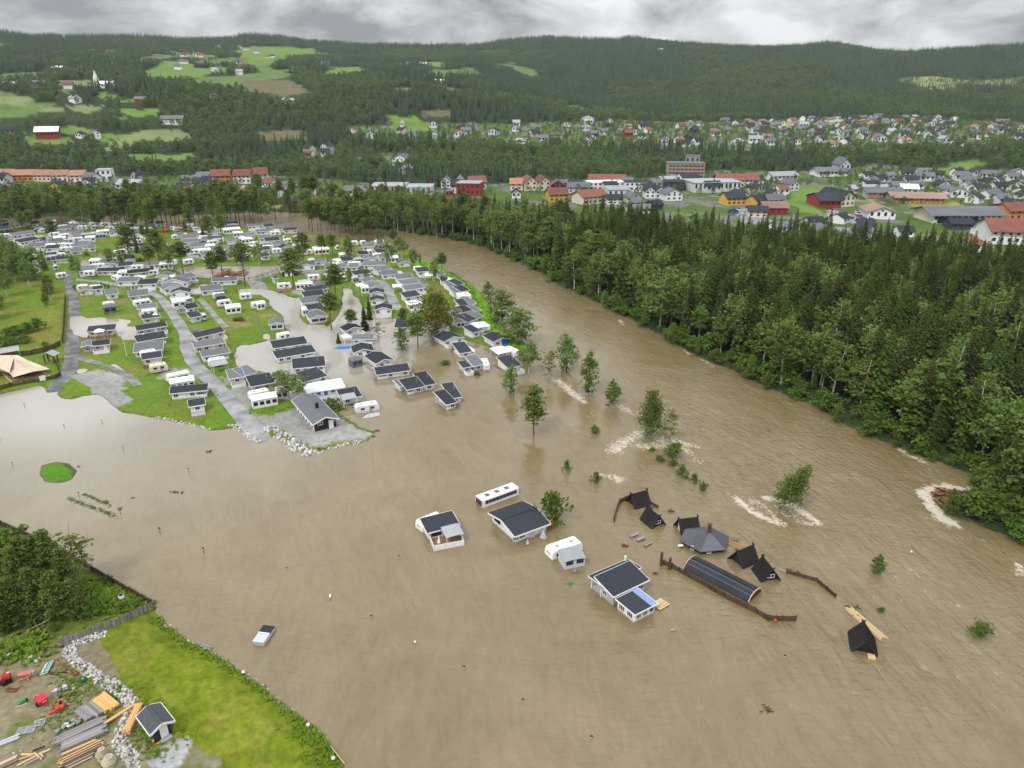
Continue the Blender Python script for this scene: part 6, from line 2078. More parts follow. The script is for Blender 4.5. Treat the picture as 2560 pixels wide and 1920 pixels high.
pr_ = thing('parasol', P(*fp('N', 1237, 560), 0), 0, 'grey half-open parasol in water at the corner of the white cabin', 'parasol')
m = MB(); m.tube([(0, 0, -.1), (0, 0, 1.5)], [.75, .05], 8); m.build('folded_cloth', TENTG, pr_)
# bus
bs_a, bs_b = P(*fp('N', 712, 312), Z0), P(*fp('N', 1026, 195), Z0)
L_, yaw, c_ = base_frame(bs_a, bs_b, 2.5)
bus = thing('bus', c_, yaw, 'white drowned bus with three roof hatches and dark windows', 'bus')
m = MB(); m.extrude([(0, -1.25, -1.2), (0, -1.25, .55), (0, -1.25, 1.5), (0, -1.1, 1.72), (0, 1.1, 1.72), (0, 1.25, 1.5), (0, 1.25, -1.2)], (-L_ / 2, 0, 0), (L_ / 2, 0, 0)); m.build('body', ROOFW, bus)
nb = 9
for i in range(nb):
    x = -L_ / 2 + .7 + (L_ - 1.2) * (i + .5) / nb
    p = MB(); p.box(-(L_ - 1.2) / nb * .46, (L_ - 1.2) / nb * .46, -.03, .02, -.38, .38); put('window', p.mesh('window', GLASS), bus, loc=(x, -1.255, .95))
p = MB(); p.box(-.03, .02, -1.1, 1.1, .2, 1.4); put('windscreen', p.mesh('windscreen', GLASS), bus, loc=(-L_ / 2, 0, 0))
p = MB(); p.box(-.04, .04, -1.26, 1.26, -.2, .12); put('bumper', p.mesh('bumper', BLACK), bus, loc=(-L_ / 2, 0, 0))
for x in (-L_ * .28, -.02 * L_, L_ * .25):
    m = MB(); m.box(x - .45, x + .45, -.5, .4, 1.72, 1.82); m.build('roof_hatch', ROOFM, bus)
for y in (-.8, .8):
    m = MB(); m.box(-L_ / 2 - .05, -L_ / 2 + .02, y - .22, y + .22, -.15, .1); m.build('headlight', LGREY, bus)
# caravan with grey awning
caravan(P(*fp('N', 1310, 798), -.8), P(*fp('N', 1585, 700), -.8), 2.5, '-', 'white caravan with grey awning tent standing deep in open water', 'caravans on the campsite')
tent(P(*fp('N', 1420, 845), 0), P(*fp('N', 1598, 808), 0), 2.9, 'l', '-', 'grey and white awning tent against a caravan in open water', 'awnings and canopies on the campsite', cloth=ROOFL, wall=LGREY, h=1.7)
parasol(P(*fp('N', 1512, 868), 0), 'folded violet parasol in water before the grey awning', 1.0, m_=LBLUE)
# double-roofed grey house and white conservatory
gh1 = cabin(P(*fp('N', 1840, 1165), Z0), P(*fp('N', 2120, 1030), Z0), 4.1, 's', 'g', 'd', '-', 'grey cabin with two dark roof planes and white trim in open water', 'cabins in open water', h=2.3)
gh2 = cabin(P(*fp('N', 1735, 1080), Z0), P(*fp('N', 2050, 940), Z0), 2.7, 'b', 'g', 'd', 'L', 'lower rear wing of the grey cabin with open white-posted porch', 'cabins in open water', h=2.3)
m = MB(); m.tube([(3.6, 1.6, 2.4), (3.6, 1.6, 3.3)], [.2, .2], 8); m.build('chimney', WHITE, gh2)
cs_a, cs_b = P(*fp('N', 2022, 1310), Z0), P(*fp('N', 2195, 1222), Z0)
L_, yaw, c_ = base_frame(cs_a, cs_b, 3.9)
cs = thing('conservatory', c_, yaw, 'small white glazed cabin with dark and faded blue roof strip', 'cabin')
m = MB(); m.box(-L_ / 2, L_ / 2, -1.95, 1.95, -.9, 1.85); m.build('wall', WHITEB, cs)
m = MB(); m.box(-L_ / 2 - .25, L_ / 2 - 1.0, -2.25, 2.25, 1.85, 2.02); m.build('roof', ROOFD, cs)
m = MB(); m.box(L_ / 2 - .98, L_ / 2 + .3, -2.25, 2.25, 1.85, 2.06); m.build('blue_roof_strip', LBLUE, cs)
m = MB()
for a, b in (((-L_ / 2 - .3, -2.3), (L_ / 2 + .35, -2.3)), ((-L_ / 2 - .3, 2.3), (L_ / 2 + .35, 2.3)), ((-L_ / 2 - .3, -2.3), (-L_ / 2 - .3, 2.3)), ((L_ / 2 + .35, -2.3), (L_ / 2 + .35, 2.3))):
    m.bar((*a, 1.93), (*b, 1.93), .08, .24)
m.build('fascia', WHITE, cs)
for x in (-L_ * .30, L_ * .02): window(cs, (x, -1.98, 1.1), L_ * .24, 1.1, 0, 2)
window(cs, (L_ * .34, -1.98, 1.1), L_ * .24, .9, 0, 0)
for y in (-.95, .95): window(cs, (-L_ / 2 - .03, y, 1.1), 1.3, 1.1, -math.pi / 2, 2)

# ------------------------------------------------------------------ black huts
def a_hut(ridge0, ridge1, half, label, gable='f', tilt=0.0):
    """steep black A-frame hut with crossed gable boards; ridge ends given as world points"""
    a, b = ridge0, ridge1
    d = b - a; d.z = 0
    L_ = d.length
    yaw = math.atan2(d.y, d.x)
    c = (a + b) / 2; h = c.z; c.z = 0
    o = thing('a_frame_hut', c, yaw, label, 'hut', 'black A-frame huts in the flood')
    zb = -.5
    k = half / h
    for s in (-1, 1):
        n = 9
        r_ = MB(); e = half + .5 * k
        r_.add([(-L_ / 2 - .3, 0, h), (L_ / 2 + .3, 0, h), (L_ / 2 + .3, s * e, zb), (-L_ / 2 - .3, s * e, zb),
                (-L_ / 2 - .3, -s * .02, h + .14), (L_ / 2 + .3, -s * .02, h + .14), (L_ / 2 + .3, s * (e + .14), zb), (-L_ / 2 - .3, s * (e + .14), zb)], [(0, 1, 2, 3), (4, 5, 6, 7), (0, 1, 5, 4), (1, 2, 6, 5), (2, 3, 7, 6), (3, 0, 4, 7)])
        ro = r_.build('roof', DARKW, o)
        for i in range(n):
            x = -L_ / 2 + L_ * (i + .5) / n
            board('batten', DARKW, (x, s * .08, h + .14), (x, s * (e + .15), zb + .05), .09, .09, o)
    g = MB()
    for x in (-L_ / 2 + .1, L_ / 2 - .1): g.add([(x, -half - .3, zb), (x, half + .3, zb), (x, 0, h)], [(0, 1, 2)])
    g.build('gable', DARKW, o)
    for x in (-L_ / 2 - .35, L_ / 2 + .35):
        for s in (-1, 1):
            board('gable_board', DARKW, (x, -s * .28, h + .55), (x, s * (half + .35), zb), .10, .22, o)
    if 'w' in gable:
        x = (-1 if 'l' in gable else 1) * (L_ / 2 + .02)
        window(o, (x, 0, .9), 1.3, .8, math.pi / 2 * (1 if x > 0 else -1))
    if 'd' in gable:
        m = MB(); m.box(-L_ / 2 - .12, -L_ / 2 + .05, -.35, .35, -.2, 1.5); m.build('door', LGREY, o)
    return o
def ridge(fr, p, q, z):
    z *= .84
    return P(*fp(fr, *p), z), P(*fp(fr, *q), z)
a_hut(*ridge('Q', (348, 195), (462, 165), 2.8), 1.75, 'black A-frame hut at the upper end by the brown fence')
a_hut(*ridge('Q', (575, 382), (488, 312), 2.6), 1.6, 'black A-frame hut with white window, second from the top', 'w l')
a_hut(*ridge('Q', (762, 412), (898, 395), 2.7), 1.75, 'black A-frame hut with pale door touching the hexagonal hut', 'd')
a_hut(*ridge('Q', (1262, 690), (1380, 640), 2.8), 1.75, 'black A-frame hut right of the hexagonal hut')
a_hut(*ridge('Q', (1555, 840), (1482, 745), 2.7), 1.7, 'black A-frame hut with white window beside the floating walkway', 'w l')
lh = a_hut(*ridge('T', (612, 1490), (590, 1365), 2.5), 1.75, 'black A-frame hut drifting alone by loose planks at lower right')
m = MB(); m.box(-3.2, -2.2, -1.4, -.4, .0, .25); m.build('step', PALE, lh)
# hexagonal hut with flue
hx = thing('hexagonal_hut', P(*fp('Q', 970, 610), 0), .15, 'hexagonal black hut with grey pyramid roof and steel flue', 'hut')
def ngon(n, r, z, ph=.0): return [(r * math.cos(2 * math.pi * k / n + ph), r * math.sin(2 * math.pi * k / n + ph) * .92, z) for k in range(n)]
m = MB(); lo, hi_ = ngon(6, 3.9, -.9), ngon(6, 3.9, 1.0)
m.add(lo + hi_, [(k, (k + 1) % 6, 6 + (k + 1) % 6, 6 + k) for k in range(6)]); m.build('wall', DARKW, hx)
eav = ngon(6, 4.7, .85)
for k in range(6):
    a, b = Vector(eav[k]), Vector(eav[(k + 1) % 6]); t_ = Vector((.7, 0, 2.3))
    m = MB(); m.add([a, b, t_, a + Vector((0, 0, -.12)), b + Vector((0, 0, -.12)), t_ + Vector((0, 0, -.12))], [(0, 1, 2), (5, 4, 3), (0, 3, 4, 1), (1, 4, 5, 2), (2, 5, 3, 0)]); m.build('roof_plane', mat('hut_shingles', (.088, .092, .105), .75, .2, 3, bump=.2) if k != 4 else mat('lighter_roof_felt', (.13, .135, .15), .75, .15, 2.5), hx)
m = MB(); m.tube([(.7, 0, 2.0), (.7, 0, 3.8)], [.32, .32], 10); m.tube([(.7, 0, 3.8), (.7, 0, 3.95)], [.42, .42], 10); m.build('flue', BROWN, hx)
window(hx, (-.6, -3.55, .55), .8, .7, -.05, 1); window(hx, (-3.1, -2.0, .55), .6, .9, -.9, 0)
m = MB(); m.box(-5.4, -4.5, -1.2, -.8, .5, .65); m.build('white_ledge', WHITE, hx)
# barrel-roofed longhouse
q0, q1 = P(*fp('Q', 855, 800), 0), P(*fp('Q', 1405, 1085), 0)
d = q1 - q0; L_ = d.length; yaw = math.atan2(d.y, d.x)
lo_ = thing('longhouse', (q0 + q1) / 2, yaw, 'long black barrel-roofed hall with pale timber gable edges', 'hall')
def arc_pts(w, h, n=8): return [(-w + 2 * w * k / n, h * math.sqrt(max(0, 1 - ((-w + 2 * w * k / n) / (w * 1.02)) ** 2)) * .95) for k in range(n + 1)]
ap_ = arc_pts(2.15, 1.55)
for i, x0 in enumerate(np.linspace(-L_ / 2, L_ / 2, 5)[:-1]):
    x1 = x0 + L_ / 4
    m = MB()
    vs = [(x0 + .004, y, z) for y, z in ap_] + [(x1 - .004, y, z) for y, z in ap_] + [(x0 + .02, y * .96, z - .12) for y, z in ap_] + [(x1 - .02, y * .96, z - .12) for y, z in ap_]
    n = len(ap_); fs = []
    for k in range(n - 1):
        fs += [(k, n + k, n + k + 1, k + 1), (2 * n + k + 1, 3 * n + k + 1, 3 * n + k, 2 * n + k)]
    m.add(vs, fs); m.build('roof_panel', ROOFD, lo_)
mk = MB()
for i in range(28):
    x = -L_ / 2 + L_ * (i + .5) / 28
    for y, z in ((-.55, 1.43), (-1.45, 1.10)): mk.box(x - .14, x + .14, y - .10, y + .10, z - .02, z + .06)
mk.build('roof_vents', mat('dark_vent_metal', (.11, .115, .125), .6, .1, 3), lo_)
m = MB(); m.bar((-L_ / 2, 0, 1.52), (L_ / 2, 0, 1.52), .2, .1); m.build('ridge_cap', DARKW, lo_)
for s in (-1, 1):
    x = s * (L_ / 2 + .06)
    m = MB()
    for k in range(n - 1): m.bar((x, *ap_[k]), (x, *ap_[k + 1]), .12, .22)
    m.build('gable_edge', PALE, lo_)
    m = MB(); m.poly([(s * (L_ / 2 - .05), y, z) for y, z in ap_] + [(s * (L_ / 2 - .05), 2.15, -.8), (s * (L_ / 2 - .05), -2.15, -.8)]); m.build('gable', BROWN, lo_)
# palisades
fence('palisade', 'Q 600,790 690,830 830,905 1000,1000 1200,1115 1400,1210 1515,1280 1640,1285 1760,1285', 1.0, 'dark stake palisade curving in front of the black longhouse', BROWN, True, 3.0, pick=.22, picketname='stake')
for x, y, hh in ((600, 760, 3.2), (672, 800, 2.8)):
    put('tall_post', ubox(BROWN), None, loc=P(*fp('Q', x, y), hh / 2 - .4), scale=(.4, .4, hh), label='taller weathered gate post at the left end of the palisade' if x < 650 else 'shorter weathered gate post beside the palisade', cat='post')
fence('palisade', 'Q 345,225 240,270 215,330 188,432', 1.0, 'brown stake fence hooking round the upper hut', mat('reddish_brown_timber', (.16, .075, .04), .8, .3, 4), True, 2.2, pick=.25, picketname='stake')
fence('palisade', 'Q 490,262 570,312', .6, 'short low stake fence right of the upper hut', BROWN, True, 2.0, pick=.25, picketname='stake')
fence('palisade', 'Q 1680,872 1800,905 1940,945 2030,1020 2105,1085', .7, 'dark stake fence bent at the right of the huts', BROWN, True, 2.5, pick=.24, picketname='stake')
m = MB(); m.tube([P(*fp('Q', 1585, 1278), .45), P(*fp('Q', 1585, 1278), 1.1)], [.2, .2], 8)
bu = m.build('life_buoy_case', RED, None); tag(bu, 'small red buoy hanging on the palisade', 'buoy')
# floating walkway boards
def raft(fr, p, q, w, m_, label, nb=5, name='walkway', cat='walkway', gap=.06):
    a, b = P(*fp(fr, *p), .06), P(*fp(fr, *q), .06)
    d = b - a; L_ = d.length; yaw = math.atan2(d.y, d.x)
    o = thing(name, (a + b) / 2, yaw, label, cat)
    for k in range(nb):
        y = (k + .5) / nb * w - w / 2
        s = R.uniform(.9, 1.0)
        put('plank', ubox(m_), o, loc=(R.uniform(-.02, .02) * L_, y, R.uniform(0, .05)), rz=R.gauss(0, .004), scale=(L_ * s, w / nb - gap, .07))
    return o
WALK = mat('wet_orange_planks', (.36, .235, .13), .6, .25, 3)
raft('Q', (1150, 590), (1310, 665), 1.5, WALK, 'floating orange walkway section right of the hexagonal hut')
raft('Q', (1405, 725), (1540, 780), 1.3, WALK, 'floating orange walkway section between the right hand huts')
raft('Q', (715, 388), (765, 405), .9, WALK, 'short floating plank piece left of the hexagonal hut')
raft('Q', (1600, 835), (1690, 870), .4, WALK, 'narrow drifting plank before the bent stake fence', 2)
raft('T', (470, 1240), (740, 1478), 1.6, PALE, 'long raft of loose planks drifting past the lone hut', 6, 'plank_raft', 'raft', .12)
raft('T', (480, 1270), (590, 1370), .5, PALE, 'two thin planks drifting left of the plank raft', 2, 'plank_raft', 'raft', .1)
for p, q in (((450, 1228), (485, 1228)), ((498, 1300), (555, 1298))):
    board('driftwood_board', DRIFT, P(*fp('T', *p), .08), P(*fp('T', *q), .08), .2, .1, label='dark drifting board across the upper end of the planks' if p[0] < 470 else 'dark drifting board across the middle of the planks', cat='board')
for i, (p, q) in enumerate((((330, 555), (398, 525)), ((390, 590), (456, 562)), ((452, 635), (510, 600)))):
    a, b = P(*fp('Q', *p), .25), P(*fp('Q', *q), .25)
    d = b - a; o = thing('picnic_table', (a + b) / 2, math.atan2(d.y, d.x), ['upper left', 'middle', 'lower right'][i] + ' one of three drowned grey table tops in a row', 'table', 'three drowned tables')
    for k in range(3): put('plank', ubox(WEATH), o, loc=(0, -.25 + k * .25, .02), scale=(d.length, .23, .06))
    for s in (-1, 1): put('leg', ubox(WEATH), o, loc=(s * d.length * .35, 0, -.4), scale=(.1, .6, .75))
pl_ = thing('pallet', P(*fp('Q', 590, 1145), .1), .7, 'broken pale pallet floating right of the white glazed cabin', 'pallet')
for k in range(5): put('plank', ubox(PALE), pl_, loc=(0, -.8 + k * .4, .05 + R.uniform(0, .06)), rz=R.gauss(0, .08), scale=(2.4, .32, .06))
# debris clumps
def debris(fr, x, y, r, n, label, m_=DRIFT, name='driftwood_clump'):
    c = P(*fp(fr, x, y), 0)
    o = thing(name, c, R.uniform(0, 3), label, 'driftwood')
    for k in range(n):
        a = R.uniform(0, 6.28); d = Vector((math.cos(a), math.sin(a), R.gauss(0, .15))) * r * R.uniform(.5, 1.1)
        s = Vector((R.gauss(0, r * .3), R.gauss(0, r * .3), R.uniform(.02, .25)))
        board('branch', m_, s - d * .5, s + d * .5, .09, .09, o)
    return o
debris('Q', 292, 635, .9, 12, 'reddish root clump drifting below the three table tops', RUST)
debris('Q', 685, 342, .9, 10, 'dark root clump drifting above the hexagonal hut', BROWN)
debris('Q', 1232, 590, 1.1, 12, 'brown brush heap beside the floating walkway')
debris('Q', 510, 305, 1.0, 8, 'dark branches caught between the two upper huts', BROWN)
debris('Q', 1760, 862, 1.4, 6, 'dark branch drifting above the bent stake fence', BROWN)
debris('Q', 705, 1368, .5, 6, 'small clump of pale litter drifting alone', PALE)
debris('W', 1810, 585, .8, 7, 'black twig drifting before the rock armoured lawn', BLACK)
debris('W', 1510, 935, .8, 7, 'grey wreckage floating, left of a pair', BROWN)
debris('W', 1572, 945, .7, 6, 'grey wreckage floating, right of a pair', BROWN)
debris('W', 680, 715, .5, 5, 'short stick at the right edge of the round grass islet', DRIFT)
debris('W', 920, 1018, .8, 6, 'brown drifting plank above the drowned grass strip', BROWN)
debris('W', 1150, 985, .5, 5, 'pale drifting stick right of the drowned grass strip', DRIFT)
debris('W', 1040, 1080, .7, 5, 'dark drifting branch beside a post lamp', BROWN)
debris('J', 1195, 700, .9, 10, 'rusty wreckage stranded at the tip of the gravel point', RUST)
debris('J', 1160, 758, .7, 8, 'brown driftwood just off the gravel point', BROWN)
debris('J', 935, 568, .6, 8, 'pale litter floating beside the torn awning', PALE)
debris('N', 1480, 968, .9, 9, 'green leafy branch drifting below the awning caravan', GREEN)
debris('O', 1915, 1775, .8, 8, 'dark twig drifting in the lower right water', BROWN)
debris('H', 1192, 1257, .8, 6, 'brown board drifting among half drowned plots', BROWN)
debris('T', 540, 1245, .8, 6, 'dark thin branch drifting beside the plank raft', BROWN)
debris('Q', 540, 880, .7, 5, 'dark branch drifting right of the double roofed grey cabin', BROWN)
debris('M', 790, 620, .9, 10, 'dark snag around the roots of the narrow tree', BROWN)
debris('M', 965, 735, .9, 10, 'dark snag around the foot of the squat tree', BROWN)
# log jam at the point bar
lj = thing('log_jam', P(*fp('T', 1210, 425), .3), 0, 'heap of reddish driftwood logs at the forested point in the river', 'log jam')
lr = [P(*fp('T', *q), 0) for q in ((1120, 385), (1150, 375), (1260, 395), (1390, 410), (1360, 440), (1240, 480), (1200, 520), (1130, 480))]
LOG = mat('red_brown_driftwood', (.30, .145, .06), .85, .45, 3)
for k in range(150):
    for _ in range(40):
        x, y = R.uniform(min(p.x for p in lr), max(p.x for p in lr)), R.uniform(min(p.y for p in lr), max(p.y for p in lr))
        if inpoly(np.array([x]), np.array([y]), lr)[0]: break
    a = R.gauss(.4, .9); l_ = R.uniform(.8, 3.2); z = R.uniform(.05, 1.0)
    d = Vector((math.cos(a), math.sin(a), R.gauss(0, .12))) * l_ * .5
    q = Vector((x, y, z)) - lj.location
    board('log', LOG if R.random() < .75 else BROWN, q - d, q + d, R.uniform(.10, .24), R.uniform(.10, .22), lj)
board('log', PALE, P(*fp('T', 1280, 470), 1.3), P(*fp('T', 1390, 400), 1.5), .35, .35, label='long pale log lying on top of the log jam', cat='log')
for i, (x, y) in enumerate(((1285, 435), (1330, 480), (1262, 515), (1335, 545), (1400, 475), (1425, 565), (1485, 600), (1500, 490), (1560, 650), (1450, 420), (1520, 560), (1440, 500))):
    p = P(*fp('T', x + 120, y + 25), .2); p.z = max(gh(p.x, p.y), -.2)
    kb = 'bush' if i % 3 else 'alder'
    tree(kb, 'riverbank_bush', p, R.uniform(3, 5) if i % 3 else R.uniform(6, 9), R.uniform(0, 6.28), 'lush bush on the point right behind the log jam', 'bushes behind the log jam', wide=1.4, cat='bush')
# torn awning cloth on the water, blue tarpaulin
for fr, pts, m_, lab in (('J', ((1040, 575), (1100, 535), (1222, 512), (1226, 545), (1120, 570)), TENTG, 'torn grey awning cloth floating before the lone caravan'),
                         ('G', ((800, 1458), (870, 1428), (1088, 1412), (1085, 1445), (960, 1468)), BLUE, 'blue tarpaulin spread on the water beside the dark roofed cabin')):
    w_ = [P(*fp(fr, *q), .12) for q in pts]
    c = sum(w_, Vector()) / len(w_)
    m = MB()
    for k in range(len(w_)):
        a, b = w_[k] - c, w_[(k + 1) % len(w_)] - c
        ms = ((a + b) / 2) * .55 + Vector((0, 0, R.uniform(.15, .4)))
        m.add([a, b, ms, a + Vector((0, 0, -.2)), b + Vector((0, 0, -.2))], [(0, 1, 2), (0, 3, 4, 1)]); m.add([a, ms, (0, 0, .3)], [(0, 1, 2)]); m.add([ms, b, (0, 0, .3)], [(0, 1, 2)])
    put('tarpaulin', m.mesh('tarpaulin', m_), None, loc=c, label=lab, cat='tarpaulin')
caravan(P(*fp('J', 990, 552), -.5), P(*fp('J', 1228, 512), -.5), 2.4, '-', 'white caravan alone in water beside the torn grey awning', 'caravans on the campsite')
# floating grey box with railings (a covered trailer)
b0 = P(*fp('Z', 1562, 425), 0); b1 = P(*fp('Z', 1632, 428), 0); b2 = P(*fp('Z', 1672, 330), 0)
L_, yaw, c_ = base_frame(b0, b1, (b2 - b1).length)
bx = thing('covered_trailer', c_, yaw - .12, 'grey floating trailer with dark lid in the near water', 'trailer')
D_ = (b2 - b1).length
m = MB(); m.box(-L_ / 2, L_ / 2, -D_ / 2, D_ / 2, -.4, .62); m.build('body', LGREY, bx)
m = MB(); m.box(-L_ / 2 - .06, L_ / 2 + .06, D_ * .05, D_ / 2 + .06, .62, .74); m.build('dark_lid', ROOFD, bx)
for k in range(8):
    y = -D_ / 2 + D_ * .52 * (k + .5) / 8
    put('slat', ubox(LGREY), bx, loc=(0, y, .66), scale=(L_ + .1, D_ * .055, .07))
m = MB(); m.bar((-L_ / 2 - .05, D_ * .04, .76), (L_ / 2 + .05, D_ * .04, .76), .12, .08); m.build('crossbar', WHITE, bx)
for z in (.05, .28, .5): board('rail', STEEL, (-L_ / 2, -D_ / 2 - .05, z), (L_ / 2, -D_ / 2 - .05, z), .06, .08, bx)
# post lamps standing in the water: heads just above it
LAMPS = 'W 215,200 558,380 886,345 1068,575 1632,765 112,715 380,835 685,975 1045,1130 1385,1290 1762,1460 0,482 O 826,1497 928,1545 1038,1610 1160,1672 1307,1755 1478,1847 1962,1645 998,1395 717,1425 508,1375 398,1325 298,1275 T 940,842 Z 2030,130'
for i, (px, py) in enumerate(FP(LAMPS)):
    far_ = i < 12
    p = P(px, py, 0)
    o = thing('post_lamp', p, R.uniform(0, 3), 'dark capped post lamp standing in the wide pale flood at left' if far_ else 'white capped post lamp drowned up to its head in the brown water', 'lamp', 'post lamps in the pale flood' if far_ else 'drowned white post lamps')
    hh = .75 if far_ else .25
    m = MB(); m.tube([(0, 0, -1.5), (0, 0, hh)], [.05, .05], 6); m.build('post', BROWN if far_ else STEEL, o)
    m = MB(); m.tube([(0, 0, hh), (0, 0, hh + .22)], [.10, .12], 10); m.build('lamp_head', WHITE, o)
    m = MB(); m.tube([(0, 0, hh + .22), (0, 0, hh + .34)], [.19, .08], 10); m.build('cap', BLACK if far_ or R.random() < .6 else WHITE, o)
for px, py in FP('I 320,850 1145,670 1705,990 A 1230,1240'):
    p = GZ(px, py)
    o = thing('post_lamp', p, 0, 'dark capped post lamp on dry ground beside the camp lanes', 'lamp', 'post lamps on dry ground')
    m = MB(); m.tube([(0, 0, -.2), (0, 0, 1.0)], [.06, .06], 6); m.build('post', STEEL, o)
    m = MB(); m.tube([(0, 0, 1.0), (0, 0, 1.25)], [.2, .15], 8); m.build('cap', BLACK, o)
# reeds on the drowned grass strip
rd = MB()
for k in range(380):
    f = R.random(); q = P(*fp('W', 590 + 400 * f + R.gauss(0, 14), 990 + 150 * f + R.gauss(0, 9)), 0)
    if R.random() < .35: q = P(*fp('W', 720 + 230 * f + R.gauss(0, 8), 950 + 100 * f + R.gauss(0, 6)), 0)
    h_ = R.uniform(.02, .12); a = R.uniform(0, 6.28); w = R.uniform(.1, .35)
    dx, dy = math.cos(a) * w, math.sin(a) * w
    rd.add([(q.x - dx, q.y - dy, -.02), (q.x + dx, q.y + dy, -.02), (q.x + dx + .1, q.y + dy, h_), (q.x - dx + .12, q.y - dy, h_)], [(0, 1, 2, 3)])
o = rd.build('drowned_grass', L_BUSH, None, kind='stuff', label='strip of grass just breaking the pale flood')
vattr(o.data, 'tone', rng.random(len(o.data.vertices)))
# ------------------------------------------------------------------ near shore at the left: trees, fences, rocks, yard
L_CONE = leafmat('spruce_with_cones', (.16, .14, .03), (.34, .28, .10), .02)
NEAR = """
full_pine|L 800,1180|720,215|tallest dark pine at the back of the near left clump|1.02
full_pine|L 470,1150|420,285|dark pine second from the left at the back of the near clump|1.02
full_pine|L 620,1220|595,275|dark pine next to the tallest one in the near clump|0.98
full_pine|L 985,1220|935,470|right hand dark pine of the near clump by the fence|1.07
full_pine|L 180,1260|130,480|left dark pine of the near clump, at the picture edge|1.07
full_pine|L 350,1320|330,430|dark pine in the middle of the near clump|1.02
full_pine|L 560,1490|530,720|front pine of the near clump above the light pole|1.11
full_pine|L 840,1500|770,800|front pine of the near clump with grey-green branches|1.11
full_pine|L 1080,1470|1060,900|front right pine of the near clump beside the rough grass|1.11
full_pine|L 270,1530|220,860|front left pine of the near clump above the yard|1.11
spruce|L 60,1650|20,830|spruce hung with pale cones at the left picture edge|1.35
thin_birch|L 1090,960|905,165|thin pale birch leaning out over the near dark fence|1.5
thin_birch|L 1250,815|1245,515|wispy birch top right of the thin pale birch|1.2
bush|L 1270,1430|1270,1230|dark round shrub at the right foot of the near pine clump|1.1
bush|L 60,560|50,200|bright green shrub at the left edge behind the near dark fence|1.5
bush|L 250,600|240,380|light green shrub behind the near dark fence|1.6
bush|L 430,1600|430,1510|small light shrub in front of the near pines|1.2
bush|L 740,1640|740,1540|small dark shrub right of the light pole|1.4
bush|L 130,1659|120,1560|low shrub at the left edge above the yard|1.6
bush|L 1480,960|1480,880|weedy shrub against the near dark fence|1.6
bush|L 1850,1300|1850,1230|lush weeds in the corner of the two near fences|2.4
bush|L 1690,1330|1690,1260|lush weeds below the white barrel|2.2
"""
for ln in NEAR.strip().splitlines():
    q = ln.split('|'); fr, b0 = q[1].split()
    o = tree_px(q[0], fr, tuple(map(float, b0.split(','))), tuple(map(float, q[2].split(','))), q[3], float(q[4]))
    if 'cones' in q[3]:
        for ch in list(o.children):
            if ch.name.startswith('crown'):
                cc = bpy.data.meshes.new('cone_cluster'); src = ch.data
                mb = MB()
                for k in range(260):
                    v = src.vertices[R.randrange(len(src.vertices))].co
                    if v.z > 6: mb.bar(v, v + Vector((0, 0, -.55)), .16, .16)
                mb.build('cone_clusters', L_CONE, o, kind='stuff')
fence('stake_fence', 'Z 378,428 520,380 640,332 760,285 860,240 945,203', 1.35, 'weathered grey stake fence running down to the water corner', WEATH, True, 2.4, pick=.20, picketname='stake', lean=.05)
fence('board_fence', 'L 2118,1300 1700,1070 1290,832 820,560 370,352 20,192 -500,-40', 1.15, 'dark board fence along the water behind the near pines', BROWN, True, 2.6, pick=.55, picketname='board', lean=.01)
# rocks
STM = []
for k in range(5):
    g = np.random.default_rng(40 + k)
    b = MB()
    ph = (1 + 5 ** .5) / 2
    iv = np.array([(-1, ph, 0), (1, ph, 0), (-1, -ph, 0), (1, -ph, 0), (0, -1, ph), (0, 1, ph), (0, -1, -ph), (0, 1, -ph), (ph, 0, -1), (ph, 0, 1), (-ph, 0, -1), (-ph, 0, 1)])
    iv = iv / np.linalg.norm(iv[0]) * g.uniform(.42, .6, (12, 1)) * np.array([1.1, .95, .75])
    b.add(iv.tolist(), [(0, 11, 5), (0, 5, 1), (0, 1, 7), (0, 7, 10), (0, 10, 11), (1, 5, 9), (5, 11, 4), (11, 10, 2), (10, 7, 6), (7, 1, 8), (3, 9, 4), (3, 4, 2), (3, 2, 6), (3, 6, 8), (3, 8, 9), (4, 9, 5), (2, 4, 11), (6, 2, 10), (8, 6, 7), (9, 8, 1)])
    STM.append(b.mesh('stone', STONE))
STP = [np.array([v.co[:] for v in m_.vertices]) for m_ in STM]
STF = [[tuple(p.vertices) for p in m_.polygons] for m_ in STM]
def rocks(name, s, w, step, size, label, cap=300, cat='rock border', rise=.25):
    pts = [GZ(px, py) for px, py in FP(s)]
    o = thing(name, pts[0], 0, label, cat)
    cand = []
    for i in range(len(pts) - 1):
        d = pts[i + 1] - pts[i]
        nr = Vector((-d.y, d.x, 0)).normalized()
        n = max(1, int(d.length * w / step ** 2))
        for k in range(n):
            f = R.random(); q = R.uniform(-.5, .5)
            p = pts[i] + d * f + nr * q * w
            z = max(gh(p.x, p.y), -.05) + rise * (1 - (2 * q) ** 2) * R.random()
            cand.append((Vector((p.x, p.y, z)), size * R.uniform(.55, 1.35)))
    cand.sort(key=lambda c: -c[1])
    rest = MB()
    for i, (p, sz) in enumerate(cand):
        k = R.randrange(5)
        if i < cap:
            put('stone', STM[k], o, loc=p - pts[0], rot=(R.uniform(0, 6), R.uniform(0, 6), R.uniform(0, 6)), scale=(sz, sz, sz))
        else:
            M = Matrix.Rotation(R.uniform(0, 6.28), 3, 'Z') @ Matrix.Rotation(R.uniform(0, 6.28), 3, 'X')
            v = [tuple((M @ Vector(q)) * sz + (p - pts[0])) for q in STP[k]]
            rest.add(v, STF[k])
    if rest.v:
        rest.build('small_stones', STONE, o, kind='stuff')
    return o
